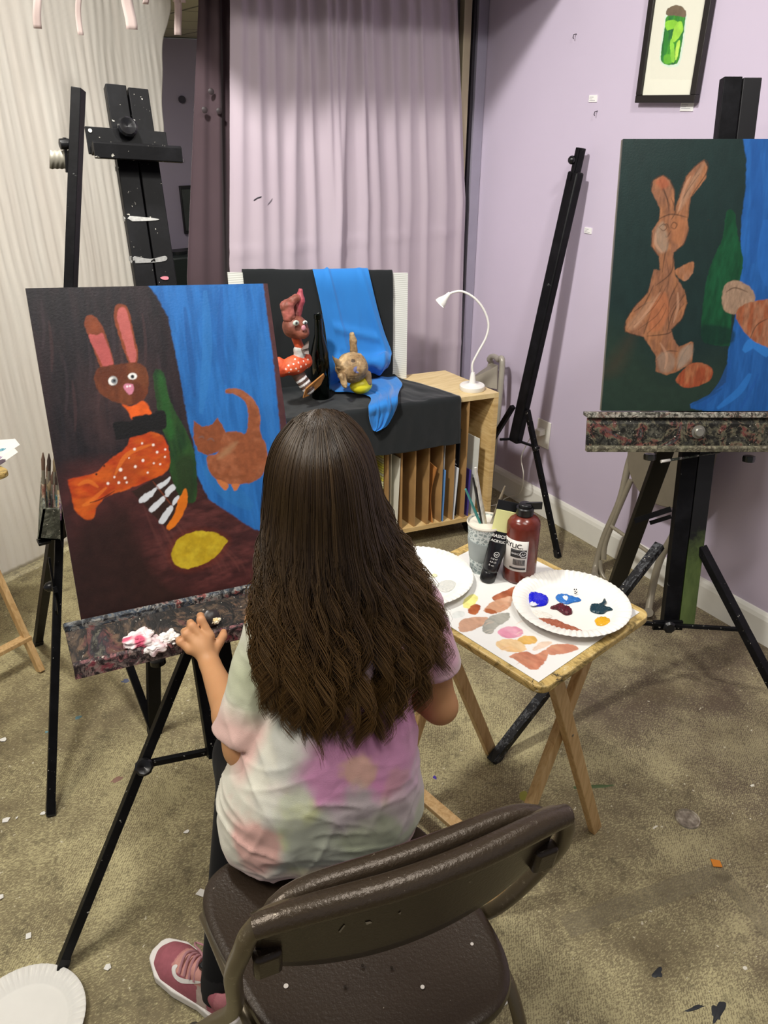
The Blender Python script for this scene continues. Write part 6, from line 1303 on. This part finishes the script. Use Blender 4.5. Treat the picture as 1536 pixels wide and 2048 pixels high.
# ---- t-shirt
def shirt_f(P):
    t = smins(.04, cap(P, J['pel']-bR*.076-bU*.03, J['pel']+bR*.062-bU*.03, .104), cap(P, J['pel']-bR*.06+bU*.04, J['pel']+bR*.058+bU*.04, .102), cap(P, J['wai']-bR*.034+bU*.01, J['wai']+bR*.055+bU*.01, .090), cap(P, J['che']-bR*.040, J['che']+bR*.060, .088), cap(P, J['sL']+bR*.03-bU*.008, J['sR']-bR*.03-bU*.008, .052))
    t = smin(t, cap(P, J['nb']-bU*.03, J['nb']+bU*.006, .055, .047), .02)
    dz = np.abs(P[..., 2]-(.448+.02*np.clip((P-J['pel']) @ bF, 0, 1)))
    t = np.maximum(t, (.452-.004)-P[..., 2]+.012*np.sin(((P-J['pel']) @ bR)*38)*.4)
    for S_, E_, e0, r0, r1 in ((J['sL'], J['eL'], .90, .050, .0515), (J['sR'], J['eR'], .62, .050, .050)):
        d_ = E_-S_; En = S_+d_*e0; u_ = nrm(d_); out_ = nrm(np.array((S_-J['che'])*(1, 1, 0)))
        a = cap(P, S_-out_*.012, En+out_*.004-u_*.01, r0, r1); a = np.maximum(a, (P-En) @ u_); c_ = cap(P, S_+d_*.5, En+u_*.08, .034, .046); a = np.maximum(a, -c_)
        t = smin(t, a, .010)
        t = t
    return t
V, Q = snet(shirt_f, (.15, .65, .42), (.75, 1.1, .96), .0036); V = relax(V, Q, 2, .5); N = normals(V, Q)
lx = (V-J['che']) @ bR; ly = (V-J['che']) @ bF; lz = V[:, 2]
def ridge(d, k=1.): return (1-np.abs(2*np.clip(d, 0, 1)-1))**k
pt3 = np.stack([lx, ly, lz], 1)
# drag folds from the armpits, soft horizontal creases above the seat
fold = np.zeros(len(V))
for ax_, az_, sgn in ((-.115, .72, -1), (.13, .72, 1)):
    an = np.arctan2(lz-az_, (lx-ax_)*-sgn); rr = np.hypot(lx-ax_, lz-az_); fold += .0030*(vnoise(np.stack([an*2.2, rr*6, lz*0], 1), 1.6, 5)-.5)*2*np.exp(-((rr-.08)/.05)**2)*np.clip(rr/.05, 0, 1)
fold += .006*((1-np.abs(vnoise(np.stack([lx*9+lz*3, ly*5, lz*46+lx*8], 1), 1, 11)-.5)*2)**2-.3)*np.exp(-((lz-.53)/.06)**2)
for sd_, ang_, sc_, am_ in ((12, .35, 30, .0042), (13, -.5, 34, .0036), (14, 1.25, 40, .0026), (15, -1.3, 44, .0022)):
    u_ = lx*math.cos(ang_)+lz*math.sin(ang_); v_ = -lx*math.sin(ang_)+lz*math.cos(ang_); wm = np.clip((vnoise(pt3, 11, sd_+20)-.35)*3, 0, 1)
    fold += am_*wm*((1-np.abs(vnoise(np.stack([u_*sc_, v_*sc_*.22, ly*8], 1), 1, sd_)-.5)*2)**3-.25)
fold += .003*(np.abs(fbm(np.stack([lx*16-lz*10, ly*9, lz*16+lx*8], 1), 1, 17, 3)-.5)*2-.3)
V = V+N*fold[:, None]
hemz = lz-.452
V[:, 2] += 0
# tie-dye colours
base = np.array(lin('e2dfcf'))*np.ones((len(V), 3))
def blobc(c, col, r, op=.9, seed=1, asp=1.):
    global base
    d = np.sqrt(((lx-c[0])/asp)**2+(lz-c[1])**2)+(fbm(pt3, 20, seed, 4)-.5)*.09; w = np.clip((r-d)/(r*.55)+.3, 0, 1); w = (w*w*(3-2*w)*op)[:, None]; base = base*(1-w)+np.array(lin(col))*w
back = ly < .03
for c, col, r, op, asp in [((-.02, .87), 'cfd0bc', .10, .8, 1.3), ((-.145, .77), 'c4c9ac', .075, .8, 1.), ((-.06, .69), 'c6c8c4', .08, .6, 1.), ((.16, .80), 'd9a9bd', .09, .9, 1.), ((.10, .74), 'd7a3bb', .12, .7, 1.1), ((.01, .622), 'd28fba', .115, .95, 1.15), ((.11, .645), 'd596bd', .085, .9, 1.),
     ((.005, .585), 'cf86b4', .06, .75, 1.2), ((.0, .64), 'dcb09f', .032, .9, 1.1), ((.055, .60), 'd3a0a4', .03, .6, .8), ((-.10, .57), 'cdd6a0', .055, .9, .7), ((-.07, .50), 'cfd8a0', .055, .85, 1.), ((-.02, .53), 'a9aca6', .085, .8, 1.4), ((.06, .50), 'a8b092', .08, .8, 1.3), ((-.165, .54), 'e0ada4', .06, .9, .7), ((.10, .56), 'c9b6c0', .05, .7, 1.), ((-.12, .62), 'bfc0bc', .04, .6, 1)]: blobc(c, col, r, op, int(abs(c[0]*100+c[1]*10)), asp)
slL = np.linalg.norm(np.cross(V-J['sL'], nrm(J['eL']-J['sL'])), axis=1); tL = (V-J['sL']) @ nrm(J['eL']-J['sL'])
w = (np.clip((tL-.125)/.04, 0, 1)*np.clip((.078-slL)/.02, 0, 1)*np.clip((-.100-lx)/.015, 0, 1)*np.clip((lz-.60)/.03, 0, 1))[:, None]*.8; base = base*(1-w)+np.array(lin('dfb0a8'))*w
w = (np.clip(1-np.abs(tL-.08)/.05, 0, 1)*np.clip((-.095-lx)/.02, 0, 1))[:, None]*.6; base = base*(1-w)+np.array(lin('bfc5a2'))*w
w = np.clip(1-(hemz)/.035, 0, 1)[:, None]*.75; base = base*(1-w)+np.array(lin('dfb2b0'))*w
seam = (np.abs(hemz-.013) < .0016)[:, None]*.25; base = base*(1-seam)
base *= 1+(fbm(pt3, 90, 4, 3)-.5)[:, None]*.12
sh = link_mesh('t_shirt', V, Q, vcol('tie_dye_cotton', .85, .15, .5, 900, sheen=.3), girl, col=np.clip(base, 0, 1))
# ---- trousers
def tr_f(P):
    d = cap(P, J['pel']-bR*.062-bU*.01, J['pel']+bR*.062-bU*.01, .092)
    for h_, k_, a_, e in (('hL', 'kL', 'aL', .96), ('hR', 'kR', 'aR', .96)):
        K = J[k_]; A_ = J[k_]+(J[a_]-J[k_])*e; d = smin(d, smins(.03, cap(P, J[h_], K, .074, .058), cap(P, K, A_, .052, .034)), .03)
    
    return np.maximum(d, .431-P[..., 2]) if False else d
V, Q = snet(tr_f, (.1, .68, .05), (.72, 1.22, .66), .005)
# the seat keeps the fabric from sinking into it
inseat = (V[:, 2] < zs_-.002) & (((V-CO) @ CY) < .352) & (((V-CO) @ CY) > -.02) & (np.abs((V-CO) @ CX) < .20) & (V[:, 2] > .38)
V[inseat, 2] = zs_-.004
V = relax(V, Q, 1, .4); N = normals(V, Q)
link_mesh('trousers', V, Q, cloth_mat('black_knit', '08080a', '0c0c0f', .85, .01, 600, .05), girl)
# ---- sneakers
def sneaker(heel, toe_dir, lbl):
    d = nrm(toe_dir); s = np.array((d[1], -d[0], 0)); z = np.array((0, 0, 1.)); L_ = .225
    T = lambda a, b, c: heel+d*a+s*b+z*c
    Rm = np.array([d, s, z])
    def up(P):
        q = (P-heel) @ Rm.T; x, y, h = q[..., 0], q[..., 1], q[..., 2]
        w_ = np.interp(x, [-.005, .03, .08, .13, .175, .21, .225], [.024, .033, .034, .040, .043, .033, .012]); top = np.interp(x, [-.01, .0, .04, .08, .12, .16, .20, .225], [.080, .090, .092, .100, .086, .066, .052, .030])
        e = np.sqrt((y/w_)**2+(np.clip(h-.012, -1, 1)/(top-.012))**2)
        dd = (e-1)*np.minimum(w_, top-.012)*.8; dd = np.maximum(dd, np.maximum(x-.222, -x-.002)); dd = np.maximum(dd, .020-h)
        col_ = ell(P, T(.038, 0, .082), (.034, .026, .028), Rm); dd = smin(dd, ell(P, T(.03, 0, .070), (.036, .034, .03), Rm), .012)
        return np.maximum(smin(dd, ell(P, T(.085, 0, .084), (.03, .022, .02), Rm), .01), -ell(P, T(.040, 0, .100), (.030, .023, .022), Rm))
    def sole(P):
        q = (P-heel) @ Rm.T; x, y, h = q[..., 0], q[..., 1], q[..., 2]
        w_ = np.interp(x, [-.012, .0, .03, .08, .14, .19, .225, .234], [.018, .031, .039, .036, .045, .044, .026, .008]); th = np.interp(x, [-.01, .03, .08, .12, .18, .235], [.036, .034, .026, .027, .026, .034]); lo = np.interp(x, [-.01, .02, .19, .235], [.008, .001, .001, .012])
        lo = lo+.0025*(np.sin(x*170) > .86)
        e = np.maximum(np.abs(y)-w_, np.maximum(h-th, lo-h)); return smin(np.maximum(e, np.maximum(x-.232, -x-.010)), 1+0*e, .001)
    c = T(.11, 0, .05)
    V, Q = snet(up, c-.14, c+.14, .0028); V = relax(V, Q, 2, .5); q = (V-heel) @ Rm.T; x, y, h = q.T
    col = np.array(lin('a5606a'))*np.ones((len(V), 3)); col[(x > .11) & (np.abs(y) < .022) & (h > .045) & (x < .16)] = lin('c98a88'); col[(x < .155) & (x > .07) & (np.abs(y) < .026) & (h > .055)] = lin('d39a90')
    t_ = (x > .055) & (x < .082) & (h < .075); col[t_] = lin('c2b0a6'); col[x < .03] = lin('b8757c'); col *= 1+(fbm(V, 220, 5, 2)-.5)[:, None]*.25
    sn = link_mesh('sneaker', V, Q, vcol('knit_upper', .7, .25, .4, 900), girl, col=np.clip(col, 0, 1)); sn['label'] = lbl
    V, Q = snet(sole, c-.15, c+.15, .0028); V = relax(V, Q, 3, .5); col = np.array(lin('e8e4de'))*np.ones((len(V), 3)); col[V[:, 2] < .006] = lin('2a2626'); link_mesh('sole', V, Q, vcol('rubber_sole', .5, .3), sn, col=col)
    m = MB()
    for i, a in enumerate((.088, .102, .116, .130)): m.tube(catmull([T(a, -.026, .080-i*.004), T(a+.006, 0, .112-i*.0075), T(a, .026, .080-i*.004)], 5), .0030, 8)
    m.tube(catmull([T(.082, 0, .108), T(.10, .01, .110), T(.13, .02, .094), T(.14, .03, .082), T(.115, .034, .085), T(.09, .02, .10), T(.082, 0, .108)], 5), .002, 8)
    m.build('lace', M('b5838a', .7, var=.1), sn)
    MB().box(T(.078, -.004, .110), (.016, .018, .014), Rm).build('lace_toggle', M('0e0e10', .4), sn, bevel=.003)
    return sn
toeL = np.array((.127, 1.070, 0)); dL = nrm((-.40, .92, 0)); hee = toeL-dL*.232
sL_ = sneaker(hee, dL, 'dusty pink running shoe with white curved tick mark on the left foot')
sw_ = [(345, 1934), (352, 1929), (356, 1932), (352, 1940), (355, 1950), (366, 1956), (382, 1959), (401, 1962), (399, 1966), (380, 1967), (362, 1965), (350, 1956), (345, 1946)]
decal('tick_mark', sL_, sw_, M('ece8e4', .5), sL_, .0012)
dR_ = nrm((-.05, 1, 0)); sneaker(J['aR']-np.array((0, 0, .085))-dR_*.03, dR_, 'dusty pink running shoe on the right foot')
for a_ in ('aL', 'aR'): MB().tube([J[a_]+(0, 0, -.035), J[a_]+(0, 0, 0), J[a_]+(J['kL' if a_ == 'aL' else 'kR']-J[a_])*.17], [.037, .034, .033], 18).build('sock', M('141416', .9), girl)
# ---- hair: a soft volume covered with long strands
ZZ = np.array([1.16, 1.08, 1.03, .98, .93, .88, .82, .76, .70, .64])
WLt = np.interp; 
wl = np.array([.01, .080, .088, .098, .112, .122, .130, .130, .122, .112]); wr = np.array([.01, .080, .090, .104, .124, .148, .176, .188, .178, .160])
dbk = np.array([.02, .092, .106, .114, .132, .148, .168, .186, .204, .222])
def surf(phi, z, lay):
    """point of the hair curtain at angle phi (0 = back, + = right), height z, layer 0..1"""
    s = np.sin(phi*.5*1.0)/np.sin(.5*2.1); s = np.clip(s, -1.05, 1.05)
    w_ = np.where(s < 0, np.interp(-z, -ZZ, wl), np.interp(-z, -ZZ, wr)); b = np.interp(-z, -ZZ, dbk)
    lat = s*w_*(.86+.14*lay); drop = np.abs(s)**2.4; fz = np.interp(z, [.90, 1.02], [0, 1]); drop = drop*(1-fz)+(1-np.sqrt(np.clip(1-s*s, 0, 1)))*fz
    front = np.interp(z, [.64, .8, .88, .95, 1.0, 1.1], [.165, .130, .080, .01, -.035, -.05])
    dep = (b*(1-drop)+front*drop)*(.90+.10*lay)+.0*lat
    shift = np.interp(z, [.64, .85, 1.0], [-.012, 0, 0])
    return Hc+bR*(lat+shift)[..., None]-bF*dep[..., None]+(z-Hc[2])[..., None]*bU
def strand_set(n, seed, zend, npts=30, frizz=0., wid=(.0006, .0011)):
    rg = np.random.default_rng(seed); nc = 72; cphi = np.sort(rg.uniform(-2.1, 2.1, nc)); cl_end = rg.normal(0, .028, nc); cph = rg.uniform(0, 6.28, nc); cfr = rg.uniform(.8, 1.25, nc); coff = rg.normal(0, .007, nc)
    phi = rg.uniform(-2.1, 2.1, n); ci = np.abs(phi[:, None]-cphi[None]).argmin(1); lay = rg.uniform(0, 1, n)**.7
    zE = zend(phi)+cl_end[ci]+np.abs(rg.normal(0, .022, n)); t = np.linspace(0, 1, npts)[None]
    # over the head: polar angle 0..pi/2, then the fall
    th_n = .30; a = np.clip(t/th_n, 0, 1); rx, ryb, rz = .089, .109, .114
    th0 = rg.uniform(.02, .5, n)[:, None]; th = th0+(PI/2-th0)*a
    lr = .94+.07*lay[:, None]
    dx = np.sin(phi*.5)[:, None]/np.sin(1.05); side = dx; bk = np.sqrt(np.clip(1-np.clip(dx, -1, 1)**2, 0, 1))
    pc = Hc-bF*.006+bU*.010
    hp = pc+(rx*side*np.sin(th)*lr)[..., None]*bR-(ryb*(bk*1.0-.25*np.abs(side)**4)*np.sin(th)*lr)[..., None]*bF+(rz*np.cos(th)*lr)[..., None]*bU+((1-np.sin(th))*.012)[..., None]*bF
    # crown sits slightly back
    b = np.clip((t-th_n*.8)/(1-th_n*.8), 0, 1); z = (Hc[2]+.012)+(zE[:, None]-Hc[2]-.012)*b
    pull = np.clip((b-.22)/.6, 0, 1)**1.1*.93; ph = phi[:, None]*(1-pull)+cphi[ci][:, None]*pull
    fp = surf(ph, z, lay[:, None]*np.ones_like(z))
    blend = np.clip((t-th_n*.62)/(th_n*.55), 0, 1); blend = (blend*blend*(3-2*blend))[..., None]; P = hp*(1-blend)+fp*blend
    for _ in range(6): P[:, 1:-1] = .5*P[:, 1:-1]+.25*(P[:, :-2]+P[:, 2:])
    amp = (.0140*np.clip((b-.15)/.6, 0, 1)**1.1)*np.exp(-((b-.7)/.7)**2)*1.0; arg = (b*21*cfr[ci][:, None]+cph[ci][:, None]+.16*rg.normal(0, 1, n)[:, None])
    P = P+(amp*np.sin(arg))[..., None]*bR-(amp*.7*np.cos(arg*.93))[..., None]*bF-(coff[ci][:, None]*np.clip((b-.22)*1.8, 0, 1))[..., None]*bF
    ind = rg.normal(0, 1, (n, 3)); P = P+ind[:, None]*(.0022+frizz)*np.clip(b*1.2+.15, 0, 1)[..., None]
    if frizz: P = P+(np.sin(t*rg.uniform(10, 22, n)[:, None]+rg.uniform(0, 6, n)[:, None])*frizz*1.2*np.clip(t, .2, 1))[..., None]*bR+((1-np.cos(th))*0)[..., None]*bU
    wd = rg.uniform(*wid, n)[:, None]*np.interp(t, [0, .1, .75, 1], [.7, 1, .9, .15])
    c1, c2, c3 = np.array(lin('2c1f12')), np.array(lin('4b3923')), np.array(lin('84602f'))
    m = np.clip(rg.normal(.40, .28, n)+(rg.normal(0, .22, nc))[ci], 0, 1)[:, None]; c = c1*(1-m)+c2*m; tip = np.clip((b-.35)/.6, 0, 1)[..., None]*(.30+.25*rg.uniform(0, 1, n))[:, None, None]; col = c[:, None]*(1-tip)+c3*tip
    return P, wd, col
def strands(name, sets, mat, parent, ns=3):
    Vs, Fs, Cs, o = [], [], [], 0
    for P, wd, col in sets:
        n, k = P.shape[:2]; T = np.gradient(P, axis=1); T /= np.linalg.norm(T, axis=2, keepdims=True)+1e-9
        u = np.cross(T, nrm(bF-.8*bU+.1*bR)); u /= np.linalg.norm(u, axis=2, keepdims=True)+1e-9; v = np.cross(T, u)
        A_ = np.arange(ns)*2*PI/ns; R3 = P[:, :, None]+wd[..., None, None]*(u[:, :, None]*np.cos(A_)[None, None, :, None]+v[:, :, None]*np.sin(A_)[None, None, :, None])
        Vs.append(R3.reshape(-1, 3)); Cs.append(np.repeat(col.reshape(-1, 3), ns, 0))
        i = np.arange(n)[:, None, None]; j = np.arange(k-1)[None, :, None]; q = np.arange(ns)[None, None]
        a = (i*k+j)*ns+q; b = (i*k+j)*ns+(q+1) % ns; Fs.append(np.stack([a, b, b+ns, a+ns], -1).reshape(-1, 4)+o); o += n*k*ns
    return link_mesh(name, np.concatenate(Vs), np.concatenate(Fs), mat, parent, col=np.concatenate(Cs))
hm = NT('brown_hair'); a_ = hm.n('ShaderNodeVertexColor', _layer_name='Col'); hm.col(a_.outputs[0]).p(.38, 0, .45); hm.b.inputs['Anisotropic'].default_value = .6; hm.b.inputs['Coat Weight'].default_value = .0; hm.b.inputs['Coat Roughness'].default_value = .3
zend = lambda phi: np.interp(phi, [-2.1, -1.6, -1.0, -.3, .5, 1.2, 1.7, 2.1], [.775, .750, .725, .705, .705, .735, .770, .805])
def vol(P):
    d = ell(P, Hc-bF*.008+bU*.008, (.066, .080, .090), np.array([bR, bF, bU]))
    for ph in np.linspace(-1.75, 1.75, 9):
        zz = [1.03, .95, .87, .80, .755]; pts = surf(np.full(5, ph), np.array(zz), np.zeros(5))+bF*np.array([[.034], [.032], [.024], [.016], [.010]])
        d = smin(d, chain(P, list(pts), (.014, .014, .013, .011, .006), .01), .010)
    d = np.maximum(d+.007, -ell(P, hl_(0, .075, -.04), (.062, .075, .095), HRt)); return d
V, Q = snet(vol, (.3, .7, .70), (.72, 1.12, 1.18), .006); V = relax(V, Q, 2, .5)
hair = link_mesh('hair', V, Q, hm.m, girl, col=np.array(lin('1d130b'))*np.ones((len(V), 3)))
sets = [strand_set(8500, 5, zend), strand_set(300, 8, zend, frizz=.004, wid=(.00025, .0004))]
so = strands('hair_strands', sets, hm.m, hair); so['kind'] = 'stuff'
# ================================================================== CAMERA AND LIGHT
cam = bpy.data.cameras.new('camera'); co = bpy.data.objects.new('camera', cam); C.objects.link(co)
cam.sensor_fit = 'VERTICAL'; cam.sensor_height = 36; cam.lens = F/2048*36; cam.clip_start = .02
R = Matrix(((RT[0], UP[0], -FW[0]), (RT[1], UP[1], -FW[1]), (RT[2], UP[2], -FW[2])))
co.matrix_world = Matrix.Translation(CAM) @ R.to_4x4(); bpy.context.scene.camera = co
def area(name, loc, size, power, col, target=None, sy=None, spread=180):
    l = bpy.data.lights.new(name, 'AREA'); l.shape = 'RECTANGLE'; l.size = size; l.size_y = sy or size; l.energy = power; l.color = col; l.spread = math.radians(spread)
    o = bpy.data.objects.new(name, l); C.objects.link(o); o.location = loc
    d = Vector(target or (loc[0], loc[1], 0))-Vector(loc); o.rotation_euler = d.to_track_quat('-Z', 'Y').to_euler(); return o
warm = (1, .94, .84); neu = (1, .97, .92)
area('ceiling_light', (-.9, 1.0, 2.68), .5, 30, warm, sy=.9)
area('ceiling_light', (.5, .1, 2.68), .5, 14, neu, sy=.9)
area('track_light', (.2, 1.5, 2.6), .16, 22, neu, (1.5, 2.4, .7), spread=120)
area('track_light', (1.2, .5, 2.6), .16, 9, neu, (2.1, 1.7, 1.1), spread=140)
area('curtain_backlight', (-.7, 4.3, 1.85), .9, 45, neu, (-.4, 2.6, 1.0))  # added lamp behind the white curtain, brightens it through the cloth
area('hall_light', (1.2, 5.0, ZC-.02), 1.2, 22, neu)
w = bpy.data.worlds.new('world'); bpy.context.scene.world = w; w.use_nodes = True
w.node_tree.nodes['Background'].inputs[0].default_value = (.93, .92, 1, 1); w.node_tree.nodes['Background'].inputs[1].default_value = .22
sc = bpy.context.scene; vs = sc.view_settings; vs.view_transform = 'Standard'; vs.look = 'None'; vs.gamma = 1; vs.exposure = .15; vs.use_curve_mapping = False
sc.cycles.use_denoising = True; sc.cycles.max_bounces = 6; sc.cycles.sample_clamp_indirect = 5
